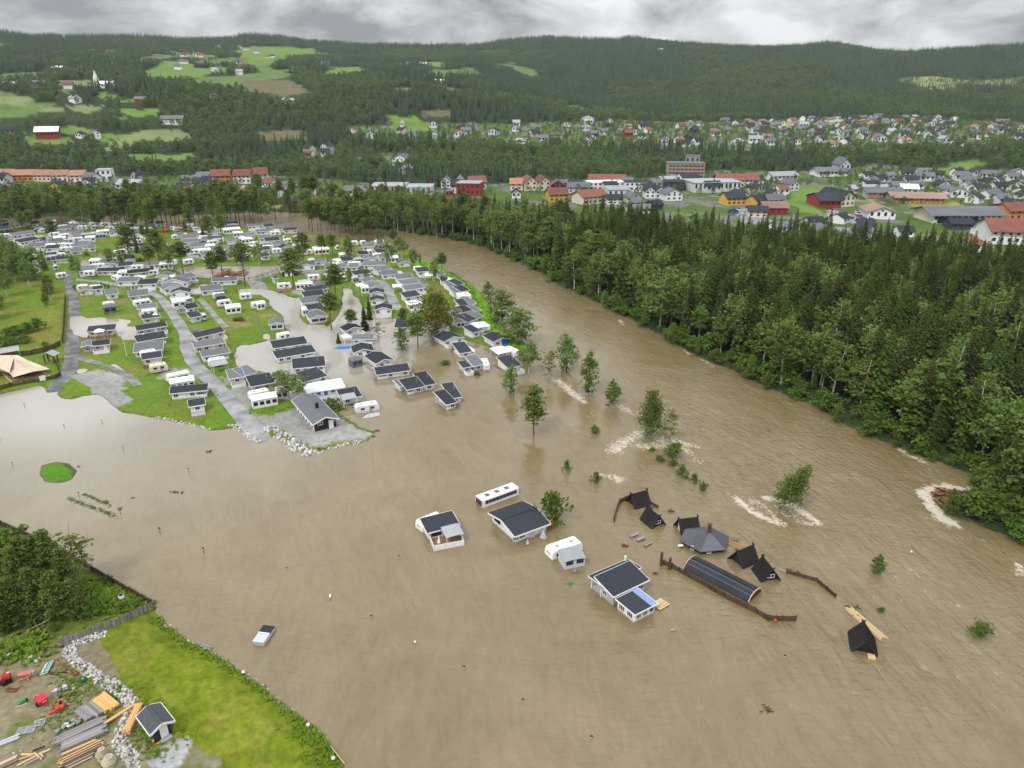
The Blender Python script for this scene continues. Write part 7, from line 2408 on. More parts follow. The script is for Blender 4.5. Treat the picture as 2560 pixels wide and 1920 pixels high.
rocks('stone_border', 'Z 655,345 560,380 450,420 425,470 500,550 590,620 680,665 760,720 812,790 795,860 765,920 735,985 745,1035 790,1090 815,1150 800,1250 780,1330', 1.75, .29, .42, 'winding strip of pale boulders between lawn and storage yard')
rocks('rock_bank', 'J 130,665 210,720 300,780 370,850 450,900 560,930', 3.0, .55, .75, 'bank of white armour rock below the grey-roofed service house', 200, 'rock bank', .5)
rocks('rock_bank', 'J 565,928 700,890 830,845 950,825 1050,812', 1.3, .5, .55, 'thin line of white rock along the tip of the gravel point', 120, 'rock bank')
rocks('rock_bank', 'I 0,995 300,1045 550,1095 800,1155 1010,1222', 1.0, .5, .5, 'row of small white rocks edging the lawn above the flood', 150, 'rock bank')
rocks('rock_bank', 'I 1320,1165 1470,1140 1560,1225 1700,1340 1870,1430', 1.4, .5, .55, 'rocks edging the end of the drowned curved lane', 120, 'rock bank')
rocks('shore_stones', 'Z 980,255 1050,320 1170,405 1300,470 1480,580 1620,690 1760,805 1830,850 1890,900 2010,1010', .8, .55, .26, 'scattered small pale stones along the near waterline', 140, 'shore stones', .05)
rocks('shore_stones', 'Z 60,480 180,470 250,520', 3.0, 1.1, .5, 'few loose pale stones on rough ground above the yard', 20, 'loose stones', .05)

# grass tufts, rough weeds and the lush edge at the water
tf = MB()
def tuft(p, h_, w):
    for k in range(3):
        a = R.uniform(0, 6.28); dx, dy = math.cos(a) * w, math.sin(a) * w
        ox, oy = -math.sin(a) * h_ * .9, math.cos(a) * h_ * .9
        tf.add([(p.x - dx, p.y - dy, p.z - .03), (p.x + dx, p.y + dy, p.z - .03), (p.x + dx * .8 + ox, p.y + dy * .8 + oy, p.z + h_ * .7), (p.x - dx * .6 + ox * .9, p.y - dy * .6 + oy, p.z + h_ * R.uniform(.5, .9))], [(0, 1, 2, 3)])
def tufts(s, n, w, h_, wd=.11):
    pts = PW(s, .6)
    xy = []
    for k in range(int(n * .55)):
        i = R.randrange(len(pts) - 1); f = R.random()
        p = pts[i].lerp(pts[i + 1], f) + Vector((R.gauss(0, w), R.gauss(0, w), 0)); xy.append(p)
    zz = ground(np.array([p.x for p in xy]), np.array([p.y for p in xy]))
    for p, z in zip(xy, zz):
        if z > -.05:
            p.z = z; tuft(p, h_ * R.uniform(.4, 1.4), wd * R.uniform(.6, 1.5))
tufts('Z 945,250 1050,330 1170,420 1300,485 1480,595 1620,705 1760,825 1890,915 2010,1030 2060,1180', 1300, .45, .30)
tufts('Z 860,700 900,800 1060,950 1180,1000', 200, .9, .2)
tufts('L 1300,1100 1500,1150 1700,1200 1900,1250', 1300, 2.2, .5, .22)
tufts('L 1250,1500 1500,1400 1700,1480', 300, 1.2, .35)
tufts('Y 700,200 1000,450 1100,550 1250,560 1000,720 900,960 750,1150', 700, 1.3, .26)
tufts('Y 0,80 300,60 600,40', 500, 1.6, .5, .25)
tufts('X 1000,1000 1250,1330 1450,1400 900,1250', 260, 1.0, .3)
tufts('Y 1480,560 1640,640 1600,860 1400,1080', 350, .9, .28)
tufts('Z 1830,880 1900,960 1960,1080 2010,1180', 500, 1.2, .3)
o = tf.build('rough_grass', L_HEDGE, None, kind='stuff', label='tall rough grass along the near shore and round the yard')
vattr(o.data, 'tone', rng.random(len(o.data.vertices)))
tg = MB()
tf = tg
tufts('H 560,20 700,110 820,260 950,420 1100,640 1250,800 1480,980', 900, .9, .35, .25)
tufts('J 1180,715 1000,640 860,560 700,480', 350, .5, .3)
tufts('J 380,800 560,880 760,850 1090,805', 350, .7, .3)
tufts('J 30,520 200,500 340,470', 260, .9, .2)
o = tg.build('bank_grass', L_HEDGE, None, kind='stuff', label='grass growing along the dike and the gravel point')
vattr(o.data, 'tone', rng.random(len(o.data.vertices)))

# shed
shd, L_, D_ = gable_house('shed', GZ(*fp('X', 1300, 1235)), GZ(*fp('X', 1600, 1050)), 3.3, 2.15, mat('charcoal_boards', (.035, .036, .040), .75, .2, 4, stretch=(8, 8, 1)), mat('blue_grey_shingles', (.085, .09, .105), .75, .2, 4, bump=.2),
                          'small charcoal shed with grey gable roof and white door', 'shed', .50, .45)
door(shd, (.18, -D_ / 2 - .03, .12), WHITE, .95, 1.95)
for i in range(8):
    x = -L_ / 2 + L_ * (i + .5) / 8
    board('wall_batten', MATS['charcoal_boards'], (x, -D_ / 2 - .02, 0), (x, -D_ / 2 - .02, 2.1), .05, .04, shd)
m = MB(); m.box(-.5, .85, -D_ / 2 - .75, -D_ / 2 - .1, -.2, .18); m.build('step', DECKG, shd)
cy = thing('hydrant_marker', GZ(*fp('X', 1280, 1225)), 0, 'small yellow and red canister at the corner of the charcoal shed', 'canister')
m = MB(); m.tube([(0, 0, 0), (0, 0, .32)], [.15, .15], 10); m.build('body', RED, cy)
m = MB(); m.tube([(0, 0, .32), (0, 0, .55)], [.13, .10], 10); m.build('top', YEL, cy)

# timber
def stack(fr, p, q, w, layers, m_, label, across=6, name='timber_stack', ragged=.04, zb=.12, thick=.075, bearers=True, cat='timber'):
    a, b = GZ(*fp(fr, *p)), GZ(*fp(fr, *q))
    d = b - a; L_ = d.length; yaw = math.atan2(d.y, d.x)
    o = thing(name, (a + b) / 2, yaw, label, cat)
    for z in range(layers):
        for k in range(across):
            y = (k + .5) / across * w - w / 2
            s = R.uniform(1 - ragged * 2, 1)
            put('plank', ubox(m_ if not isinstance(m_, list) else R.choice(m_)), o, loc=(R.gauss(0, ragged) * L_ * .5, y + R.gauss(0, .008), zb + thick * (z + .5)), rz=R.gauss(0, ragged * .06), scale=(L_ * s, w / across * .95, thick * .93))
    if bearers:
        for x in (-.35, .35): put('bearer', ubox(WEATH), o, loc=(x * L_, 0, zb / 2), scale=(.12, w, zb))
    return o
stack('Y', (1395, 690), (1600, 855), 1.25, 7, PINE, 'thick stack of fresh orange planks beside the boulder strip', 7)
stack('Y', (1310, 740), (1490, 900), .75, 6, PINE, 'lower stack of fresh orange planks next to the grey planks', 5)
stack('Y', (1215, 800), (1400, 950), 1.1, 6, WEATH, 'stack of weathered grey planks beside the fresh orange ones', 6)
stack('Y', (1090, 870), (1260, 1010), 1.1, 6, WEATH, 'stack of weathered grey planks behind the olive plastic bags', 6)
stack('Y', (760, 1350), (1480, 1000), 1.25, 5, WEATH, 'long weathered beams, uppermost pile of the yard', 6, ragged=.06, thick=.11)
stack('Y', (850, 1420), (1480, 1140), 1.4, 5, WEATH, 'long weathered beams, middle pile of the yard', 7, ragged=.08, thick=.11)
stack('Y', (870, 1500), (1340, 1290), .35, 3, [PINE, PALE], 'narrow pile of orange boards between weathered beams', 2, ragged=.05, thick=.1)
stack('Y', (820, 1640), (1440, 1330), 1.15, 4, [WEATH, WEATH, PINE, BROWN], 'long mixed grey and orange boards beside the concrete cones', 6, ragged=.1, thick=.1)
stack('Y', (900, 1690), (1320, 1480), .6, 2, [PALE, BROWN], 'light boards at the bottom edge beside the concrete cones', 4, ragged=.08, thick=.1)
stack('Y', (-60, 1680), (250, 1530), 1.0, 4, [PALE, WEATH], 'strapped pale timber bundle at the lower left corner', 5, ragged=.05, thick=.12)
for i, (p, q, m_) in enumerate((((240, 1640), (700, 1410), PALE), ((300, 1610), (620, 1440), PINE), ((260, 1560), (520, 1480), PALE), ((480, 1470), (580, 1560), PALE), ((560, 1470), (600, 1530), PALE), ((300, 1500), (470, 1500), PALE), ((340, 1650), (560, 1540), WEATH), ((460, 1460), (640, 1390), BLACK))):
    a, b = GZ(*fp('Y', *p)), GZ(*fp('Y', *q)); a.z += .15 + .04 * i; b.z += .15 + .04 * i
    board('loose_board', m_, a, b, .20, .10, label=['longest pale board of the loose heap at bottom left', 'orange board on the loose heap at bottom left', 'pale board at the left end of the loose heap', 'short pale board lying across the loose heap',
          'second short board across the loose heap', 'pale offcut at the top of the loose heap', 'grey board at the lower side of the loose heap', 'black pipe beside the loose heap'][i], cat='board' if m_ is not BLACK else 'pipe')
stack('X', (420, 940), (960, 600), .38, 2, PINE, 'narrow bundle of orange boards laid across the boulder strip', 3, thick=.1, bearers=False, zb=.35)
stack('X', (815, 1110), (1040, 600), .85, 5, PINE, 'large bundle of orange boards lying over the boulders by the shed', 6, ragged=.06, thick=.1, zb=.3)
stack('X', (1310, 1255), (1395, 1215), .2, 1, PINE, 'short orange offcut by the shed step', 2, bearers=False, zb=.02)
stack('Y', (700, 960), (830, 925), .3, 2, WEATH, 'two short grey boards below the red plough', 2, bearers=False, zb=.03)
stack('Z', (1200, 408), (1300, 450), .7, 1, WEATH, 'broken grey jetty boards at the waterline', 4, ragged=.1, bearers=False, zb=.1, name='jetty_boards')
for p, q, m_, lab, w in (((390, 1659), (690, 1530), PALE, 'long pale pole lying in front of the near pines', .12),):
    a, b = GZ(*fp('L', *p)), GZ(*fp('L', *q)); a.z += .3; b.z += .6
    board('pole', m_, a, b, w, w, label=lab, cat='pole')
a, b = GZ(*fp('Z', 2030, 1050)), GZ(*fp('Z', 2118, 1162)); a.z += .2; b.z += .25
board('pole', PALE, a, b, .12, .12, label='pale pole lying on the shore at the bottom of the lawn', cat='pole')
for p, q, m_, lab in (((800, 700), (1060, 610), BLACK, 'black iron bar below the grey engine'), ((680, 350), (930, 345), BLACK, 'upper black leg rod lying behind the green sign'), ((700, 368), (855, 382), BLACK, 'lower black leg rod lying behind the green sign'),
                      ((665, 550), (715, 525), YEL, 'short yellow stick left of the grey engine')):
    a, b = GZ(*fp('Y', *p)), GZ(*fp('Y', *q)); a.z += .08; b.z += .08
    board('rod', m_, a, b, .09, .09, label=lab, cat='rod')
# concrete manhole cones
for i, (x, y, h_, lab) in enumerate(((1420, 1520, 1.5, 'concrete manhole cone, slimmer of the two'), (1515, 1610, 1.3, 'concrete manhole cone, broader one in front'))):
    o = thing('manhole_cone', GZ(*fp('Y', x, y)), 0, lab, 'concrete cone')
    rr_ = .72 if i == 0 else .85
    m = MB(); m.tube([(0, 0, -.1), (0, 0, h_ * .45), (.12, 0, h_ * .95), (.12, 0, h_)], [rr_, rr_, rr_ * .58, rr_ * .58], 20); m.build('shell', CONC, o)
    m = MB(); m.tube([(.12, 0, h_), (.12, 0, h_ + .012)], [rr_ * .44, rr_ * .44], 16); m.build('opening_lid', mat('grey_lid', (.36, .33, .26), .8, .15, 3), o)
wr = thing('concrete_ring', GZ(*fp('Y', 510, 690)), 0, 'pale concrete ring beside the red box trailer', 'ring')
m = MB(); n = 20
for k in range(n):
    a0, a1 = 2 * math.pi * k / n, 2 * math.pi * (k + 1) / n
    for r0, r1, z0, z1 in ((.42, .42, 0, .2), (.42, .29, .2, .2), (.29, .29, .2, 0)):
        m.add([(r0 * math.cos(a0), r0 * math.sin(a0), z0), (r0 * math.cos(a1), r0 * math.sin(a1), z0), (r1 * math.cos(a1), r1 * math.sin(a1), z1), (r1 * math.cos(a0), r1 * math.sin(a0), z1)], [(0, 1, 2, 3)])
m.build('ring_wall', ROOFL, wr)
bl = thing('barrel', GZ(*fp('L', 1685, 1205)), 0, 'white barrel with dark lid in the rough grass by the near fences', 'barrel')
m = MB(); m.tube([(0, 0, 0), (0, 0, .4), (0, 0, .8)], [.42, .46, .40], 14); m.build('body', WHITE, bl)
m = MB(); m.tube([(0, 0, .8), (0, 0, .84)], [.34, .34], 14); m.build('lid', BLACK, bl)
# olive plastic bags
bg_ = thing('plastic_bag_heap', GZ(*fp('Y', 950, 1120)), 0, 'heap of olive plastic sacks behind the weathered beams', 'sacks')
for k in range(11):
    p = GZ(*fp('Y', 790 + 36 * k + R.gauss(0, 18), 1150 - 15 * k + R.gauss(0, 22))) - bg_.location
    b = MB(); iv = STP[k % 5] * np.array([1.25, .9, .75]) * R.uniform(.55, .8)
    b.add([tuple(q) for q in iv], STF[k % 5])
    o = b.build('sack', TARP if k not in (4, 5) else STEEL, bg_, loc=p + Vector((0, 0, .3)), rz=R.uniform(0, 6))
    sb = o.modifiers.new('round', 'SUBSURF'); sb.levels = sb.render_levels = 2
# machines
def wheel(parent, x, y, r_=.28, w=.14, ax='y'):
    m = MB()
    v = Vector((0, w / 2, 0)) if ax == 'y' else Vector((w / 2, 0, 0))
    m.tube([Vector((x, y, r_)) - v, Vector((x, y, r_)) + v], [r_, r_], 12)
    return m.build('wheel', BLACK, parent)
mo = thing('red_tank_spreader', GZ(*fp('Y', 115, 470)), .6, 'rounded red machine on a black base at the left edge of the yard', 'farm machine')
m = MB(); m.tube([(-.5, 0, 1.0), (-.35, 0, 1.05), (.35, 0, 1.0), (.5, 0, .95)], [.25, .52, .55, .3], 12); m.build('tank', REDM, mo)
m = MB(); m.box(-.7, .5, -.5, .5, .1, .42); m.build('base', BLACK, mo); wheel(mo, -.45, -.55); wheel(mo, -.45, .55)
m = MB(); m.box(.1, .5, -.06, .06, 1.48, 1.56); m.build('white_stripe', WHITE, mo)
mo = thing('pink_drill', GZ(*fp('Y', 375, 420)), .25, 'faded red seed drill with trough and legs', 'farm machine')
m = MB(); m.extrude([(0, -.3, .55), (0, .3, .55), (0, .42, 1.0), (0, -.42, 1.0)], (-.95, 0, 0), (.8, 0, 0)); m.build('trough', PINKM, mo)
m = MB(); m.bar((-.7, -.2, .55), (-.95, -.5, 0), .12); m.bar((.1, -.2, .55), (.4, -.6, 0), .12); m.bar((-.5, .2, .5), (-.5, .4, 0), .1); m.bar((.5, .2, .5), (.5, .4, 0), .1); m.build('legs', PINKM, mo)
m = MB(); m.bar((-.8, -.45, .2), (1.0, -.3, .8), .06); m.build('yellow_rod', YEL, mo)
m = MB(); m.box(.85, 1.1, -.2, .2, .75, 1.1); m.build('end_box', ROOFL, mo)
mo = thing('red_box_trailer', GZ(*fp('Y', 590, 775)), -.5, 'bright red tipping box trailer beside the concrete ring', 'trailer')
m = MB(); v = [(-.65, -.45, .45), (.65, -.45, .45), (.65, .45, .45), (-.65, .45, .45), (-.75, -.6, 1.1), (.75, -.6, 1.1), (.75, .6, 1.1), (-.75, .6, 1.1)]
m.add(v, [(3, 2, 1, 0), (4, 5, 6, 7), (0, 1, 5, 4), (1, 2, 6, 5), (2, 3, 7, 6), (3, 0, 4, 7)]); m.build('box', REDM, mo)
wheel(mo, -.1, -.62, .33); wheel(mo, -.1, .62, .33)
m = MB(); m.add([(.5, -.3, .4), (1.2, 0, .2), (.5, .3, .4), (.5, -.3, .6), (1.2, 0, .3), (.5, .3, .6)], [(0, 1, 2), (5, 4, 3), (0, 3, 4, 1), (1, 4, 5, 2)]); m.build('draw_tongue', REDM, mo)
m = MB(); m.box(.76, .79, -.3, .3, .8, .88); m.build('white_mark', WHITE, mo)
mo = thing('red_plough', GZ(*fp('Y', 800, 880)), .35, 'orange-red plough with black engine in the yard', 'farm machine')
m = MB(); m.extrude([(-1.1, 0, .12), (.7, 0, .35), (.8, 0, .75), (.3, 0, .7)], (0, -.25, 0), (0, .05, 0)); m.build('blade', ORAM, mo)
m = MB(); m.bar((-.3, .3, .9), (.9, .3, .9), .16); m.bar((.2, -.4, .7), (.2, .8, 1.1), .14); m.bar((.7, -.1, .5), (.7, .8, 1.2), .14); m.bar((-.3, .3, .9), (-.6, .6, .1), .12); m.bar((.9, .3, .9), (1.0, .5, .1), .12); m.build('frame', ORAM, mo)
m = MB(); m.box(.3, .6, .2, .55, .95, 1.25); m.build('engine', BLACK, mo)
m = MB(); m.bar((.8, .6, .5), (1.5, .4, .4), .2, .06); m.build('grey_board', WEATH, mo)
mo = thing('rusty_implement', GZ(*fp('Y', 165, 590)), -.1, 'rusty low iron frame below the rounded red machine', 'frame')
m = MB()
for y in (-.25, .25): m.bar((-.75, y, .2), (.75, y, .2), .12, .16)
for x in (-.7, -.2, .3, .7): m.bar((x, -.3, .2), (x, .3, .2), .1, .14)
m.build('bars', RUST, mo); m = MB(); m.bar((.6, .2, .25), (1.2, .7, .35), .08); m.build('arm', RUST, mo)
mo = thing('rusty_pole', GZ(*fp('Y', 945, 300)), -.95, 'long rusty pole with a foot plate beside the green sign', 'pole')
a_, b_ = GZ(*fp('Y', 825, 205)) - mo.location, GZ(*fp('Y', 1065, 370)) - mo.location
mo.rotation_euler = (0, 0, 0)
m = MB(); m.bar(a_ + Vector((0, 0, .2)), b_ + Vector((0, 0, .25)), .14); m.build('shaft', RUST, mo)
m = MB(); m.box(b_.x - .25, b_.x + .2, b_.y - .25, b_.y + .2, .05, .4); m.build('foot', RUST, mo)
m = MB(); m.bar((-.2, 0, .15), (-.25, -.5, .05), .12); m.build('clamp', BROWN, mo)
mo = thing('green_cart', GZ(*fp('Y', 305, 770)), .55, 'small green tilted cart on a pale board', 'cart')
m = MB(); m.extrude([(-.5, 0, .12), (.5, 0, .12), (.55, 0, .65), (.2, 0, .6)], (0, -.25, 0), (0, .25, 0)); m.build('body', GREEN, mo)
m = MB(); m.box(-.75, .6, -.4, -.28, 0, .1); m.build('board', PALE, mo); wheel(mo, .5, .3, .2)
mo = thing('green_crate', GZ(*fp('Y', 1145, 450)), -.9, 'dark green crates with a pale item beside the boulder strip', 'crate')
for k in range(3):
    m = MB(); m.box(-.5 + .36 * k, -.2 + .36 * k, -.35, .35, 0, .32); m.build('crate_box', mat('dark_green_plastic', (.015, .085, .05), .5, .1, 3), mo)
m = MB(); m.box(-.1, .12, -.1, .15, .32, .4); m.build('item', PALE, mo)
mo = thing('engine_block', GZ(*fp('Y', 795, 610)), .3, 'grey engine block lying in the yard', 'engine')
m = MB(); m.box(-.4, .4, -.25, .3, 0, .45); m.box(-.6, -.4, -.2, .1, .05, .35); m.build('block', STEEL, mo)
m = MB(); m.tube([(.2, -.3, .3), (.2, .35, .3)], [.2, .2], 10); m.build('cylinder', ROOFM, mo)
mo = thing('metal_drum', GZ(*fp('Y', 905, 575)), .4, 'shiny open drum next to the grey engine', 'drum')
m = MB(); m.tube([(0, -.2, .35), (0, .25, .45)], [.38, .34], 14, False); m.build('shell', STEEL, mo)
m = MB(); m.tube([(0, -.05, .38), (0, -.03, .38)], [.33, .33], 14); m.build('inside', WHITE, mo)
put('stone', STM[2], None, loc=GZ(*fp('Y', 1020, 560)), scale=(.5, .5, .4), label='dark grey lump right of the shiny drum', cat='stone')
for x, y, lab in ((548, 140, 'single white stone above the green sign'), (290, 1430, 'single white stone above the loose boards'), (190, 1460, 'smaller white stone above the loose boards')):
    put('stone', STM[1], None, loc=GZ(*fp('Y', x, y)) + Vector((0, 0, .08)), scale=(.4, .4, .35), label=lab, cat='stone')
mo = thing('orange_barrow', GZ(*fp('Y', 0, 510)), 0, 'orange barrow cut by the left picture edge', 'barrow')
m = MB(); m.box(-.8, .15, -.3, .3, .25, .65); m.build('tray', ORAM, mo); wheel(mo, -.2, -.35, .22)
# galvanised frames and profiles
for i, (x, y, rz, n, lab) in enumerate(((360, 1140, .25, 7, 'galvanised grating frame lying flat in the yard'), (545, 1050, .5, 6, 'tangled galvanised brackets above the grating'))):
    o = thing('metal_grating', GZ(*fp('Y', x, y)), rz, lab, 'grating')
    w, d_ = (2.0, 1.1) if i == 0 else (1.1, .8)
    for k in range(n):
        yy = -d_ / 2 + d_ * k / (n - 1)
        board('bar', STEEL, (-w / 2, yy, .1 + R.uniform(0, .1) * i * 3), (w / 2, yy + (R.gauss(0, .25) if i else 0), .12 + R.uniform(0, .3) * i), .07, .07, o)
    for k in range(3): board('bar', STEEL, (-w / 2 + w * k / 2, -d_ / 2, .14), (-w / 2 + w * k / 2 + .15, d_ / 2, .14 + .2 * i), .07, .07, o)
o = thing('metal_profiles', GZ(*fp('Y', 130, 1290)), 0, 'bundle of long silver metal profiles at the left edge', 'metal profiles')
for k in range(7):
    a, b = GZ(*fp('Y', -80, 1340 + 9 * k)) - o.location, GZ(*fp('Y', 270 + R.uniform(-20, 20), 1195 + 12 * k)) - o.location
    board('profile', STEEL, a + Vector((0, 0, .12 + .04 * (k % 3))), b + Vector((0, 0, .14 + .04 * (k % 3))), .16, .1, o)
# the green sign lying on the ground
s0, s1, s2, s3 = [GZ(*fp('Y', *q)) for q in ((548, 392), (662, 362), (752, 200), (638, 216))]
for v, z in ((s0, .05), (s1, .35), (s2, .35), (s3, .08)): v.z += z
sg = thing('road_sign', (s0 + s1 + s2 + s3) / 4, 0, 'green board with white lettering lying tilted on the ground', 'sign')
org = sg.location.copy()
ex = ((s3 - s0) + (s2 - s1)).normalized() * -1          # reading direction runs down the picture
ey = ((s1 - s0) + (s2 - s3)); ey = (ey - ex * ey.dot(ex)).normalized()
wS, hS = ((s3 - s0).length + (s2 - s1).length) / 2, ((s1 - s0).length + (s2 - s3).length) / 2
nz_ = ex.cross(ey)
if nz_.z < 0: nz_ = -nz_
Ms = Matrix((ex, ey, ex.cross(ey))).transposed().to_4x4()
m = MB(); m.box(-wS / 2, wS / 2, -hS / 2, hS / 2, -.04, .04, Ms); m.build('sign_board', TEAL, sg)
m = MB()
for x0, x1, y0, y1 in ((-wS / 2, wS / 2, -hS / 2, -hS / 2 + .04), (-wS / 2, wS / 2, hS / 2 - .04, hS / 2), (-wS / 2, -wS / 2 + .04, -hS / 2 + .05, hS / 2 - .05), (wS / 2 - .04, wS / 2, -hS / 2 + .05, hS / 2 - .05)):
    m.box(x0, x1, y0, y1, -.06, .06, Ms)
m.build('sign_rim', WHITE, sg)
cu = bpy.data.curves.new('big_lettering', 'FONT'); cu.body = 'G E D'; cu.size = .60 * hS; cu.align_x = 'CENTER'; cu.extrude = .004
ob = bpy.data.objects.new('big_lettering', cu); COL.objects.link(ob)
bpy.context.view_layer.update()
lme = bpy.data.meshes.new_from_object(ob.evaluated_get(bpy.context.evaluated_depsgraph_get()))
bpy.data.objects.remove(ob); lme.materials.clear(); lme.materials.append(WHITE)
up = 1 if ex.cross(ey).z > 0 else -1
Mt = Matrix((ex, ey * up, nz_)).transposed().to_4x4()
lo2 = put('big_lettering', lme, sg); lo2.matrix_local = Matrix.Translation(ey * up * .02 * hS + nz_ * .062) @ Mt
m = MB(); x = -wS * .44                                  # a line of small lettering, too fine to read in the photograph
for k in range(17):
    w_ = wS * R.uniform(.028, .05); h_ = hS * R.choice((.13, .13, .19))
    if k != 9: m.box(x, x + w_, -hS * .36, -hS * .36 + h_, .05, .064, Mt)
    x += w_ + wS * .012
m.build('small_lettering', WHITE, sg)
# white globe lamps on the shore
for x, y, lab in ((1498, 605, 'white globe lamp on the near shore, upper one'), (1895, 930, 'white globe lamp on the near shore, lower one'), (2050, 1135, 'small white marker on the shore at the bottom of the lawn')):
    o = thing('globe_lamp', GZ(*fp('Z', x, y)), 0, lab, 'lamp')
    m = MB(); m.tube([(0, 0, -.1), (0, 0, .3)], [.05, .05], 6); m.build('post', STEEL, o)
    m = MB(); m.tube([(0, 0, .28), (0, 0, .36), (0, 0, .5), (0, 0, .62), (0, 0, .68)], [.06, .2, .25, .18, .03], 12); m.build('globe', WHITE, o)
# ------------------------------------------------------------------ town, suburb and hill farms
HM = {}
def hmesh(kind, m):
    """unit-sized wall box, gable roof, window and door meshes shared by all houses of a colour"""
    k = (kind, m.name)
    if k in HM: return HM[k]
    b = MB()
    if kind == 'wall_x': b.extrude([(0, -.5, -.4), (0, -.5, .62), (0, 0, 1.0), (0, .5, .62), (0, .5, -.4)], (-.5, 0, 0), (.5, 0, 0))
    if kind == 'wall_y': b.extrude([(-.5, 0, -.4), (.5, 0, -.4), (.5, 0, .62), (0, 0, 1.0), (-.5, 0, .62)], (0, -.5, 0), (0, .5, 0))
    if kind in ('roof_x', 'roof_y'):
        for s in (-1, 1):
            v = [(-.56, 0, 1.0), (.56, 0, 1.0), (.56, s * .58, .56), (-.56, s * .58, .56)]
            v += [(x, y, z + .04) for x, y, z in v]
            if kind == 'roof_y': v = [(y, x, z) for x, y, z in v]
            b.add(v, [(0, 1, 2, 3), (4, 5, 6, 7), (0, 1, 5, 4), (1, 2, 6, 5), (2, 3, 7, 6), (3, 0, 4, 7)])
    if kind == 'wall_f': b.box(-.5, .5, -.5, .5, -.4, .96)
    if kind == 'roof_f': b.box(-.52, .52, -.52, .52, .96, 1.0)
    if kind == 'cube': b.box(-.5, .5, -.5, .5, 0, 1)
    HM[k] = b.mesh(kind, m)
    return HM[k]
WMAT = dict(w=WHITE, k=CREAM, g=LGREY, c=mat('beige_concrete', (.34, .32, .28), .8, .12, 1), d=NAVY, r=REDW, y=YELW, o=ORANW, t=TANW, b=LBLUE)
RMAT = dict(d=ROOFD, m=ROOFM, w=ROOFW, l=ROOFL, r=ROOFR, o=ROOFO, b=ROOFB)
WN = dict(w='white', c='concrete', k='cream', g='pale grey', d='dark', r='red', y='yellow', o='orange', t='tan', b='pale blue')
RN = dict(d='dark', m='grey', w='white', l='pale', r='red-brown', o='orange', b='rusty')
NH = [0]
def house(p, yaw, L_, D, h, wk, rk, ridge='x', label=None, group=None, name='house', cat='house', storeys=None, win=True, chim=True):
    o = thing(name, p, yaw, label, cat, group)
    o.scale = (1, 1, 1)
    put('wall', hmesh('wall_' + ridge, WMAT[wk]), o, scale=(L_, D, h))
    r_ = put('roof', hmesh('roof_' + ridge, RMAT[rk]), o, scale=(L_, D, h))
    if chim and ridge != 'f':
        c = put('chimney', hmesh('cube', ROOFM), o, loc=(L_ * .18, D * .06, h * .85), scale=(.7, .7, h * .3 + .5))
    if win:
        st_ = storeys or (2 if h > 5 else 1)
        wall_h = h * (.62 if ridge != 'f' else .9)
        n = max(2, min(12, int(L_ / 3.2)))
        for f in range(st_):
            z = wall_h * (f + .45) / st_
            for k in range(n):
                put('window', hmesh('cube', GLASS), o, loc=(-L_ / 2 + L_ * (k + .5) / n, -D / 2 - .03, z), scale=(min(1.5, L_ / n * .55), .12, wall_h / st_ * .5))
        if ridge == 'y':
            put('window', hmesh('cube', GLASS), o, loc=(0, -D / 2 - .03, h * .64), scale=(1.1, .12, 1.0))
    NH[0] += 1
    return o
def house_px(fr, p, q, D, h, wk, rk, ridge, label, group=None, name='house', cat='house', storeys=None, win=True, chim=True):
    a, b = G(*fp(fr, *p)), G(*fp(fr, *q))
    yaw = math.atan2(b.y - a.y, b.x - a.x)
    if abs(yaw) > .7: yaw = .15
    L_ = max((Vector((b.x - a.x, b.y - a.y, 0))).length, 4)
    c = (a + b) / 2 + Vector((-math.sin(yaw), math.cos(yaw), 0)) * D / 2
    c.z = float(hill(np.array([c.x]), np.array([c.y]))[0])
    c.z = min(c.z, a.z + 1.0)
    if math.hypot(c.x, c.y) < 720: c.z = max(gh(c.x, c.y), .3)
    return house(c, yaw, L_, D, h, wk, rk, ridge, label, group, name, cat, storeys, win, chim)
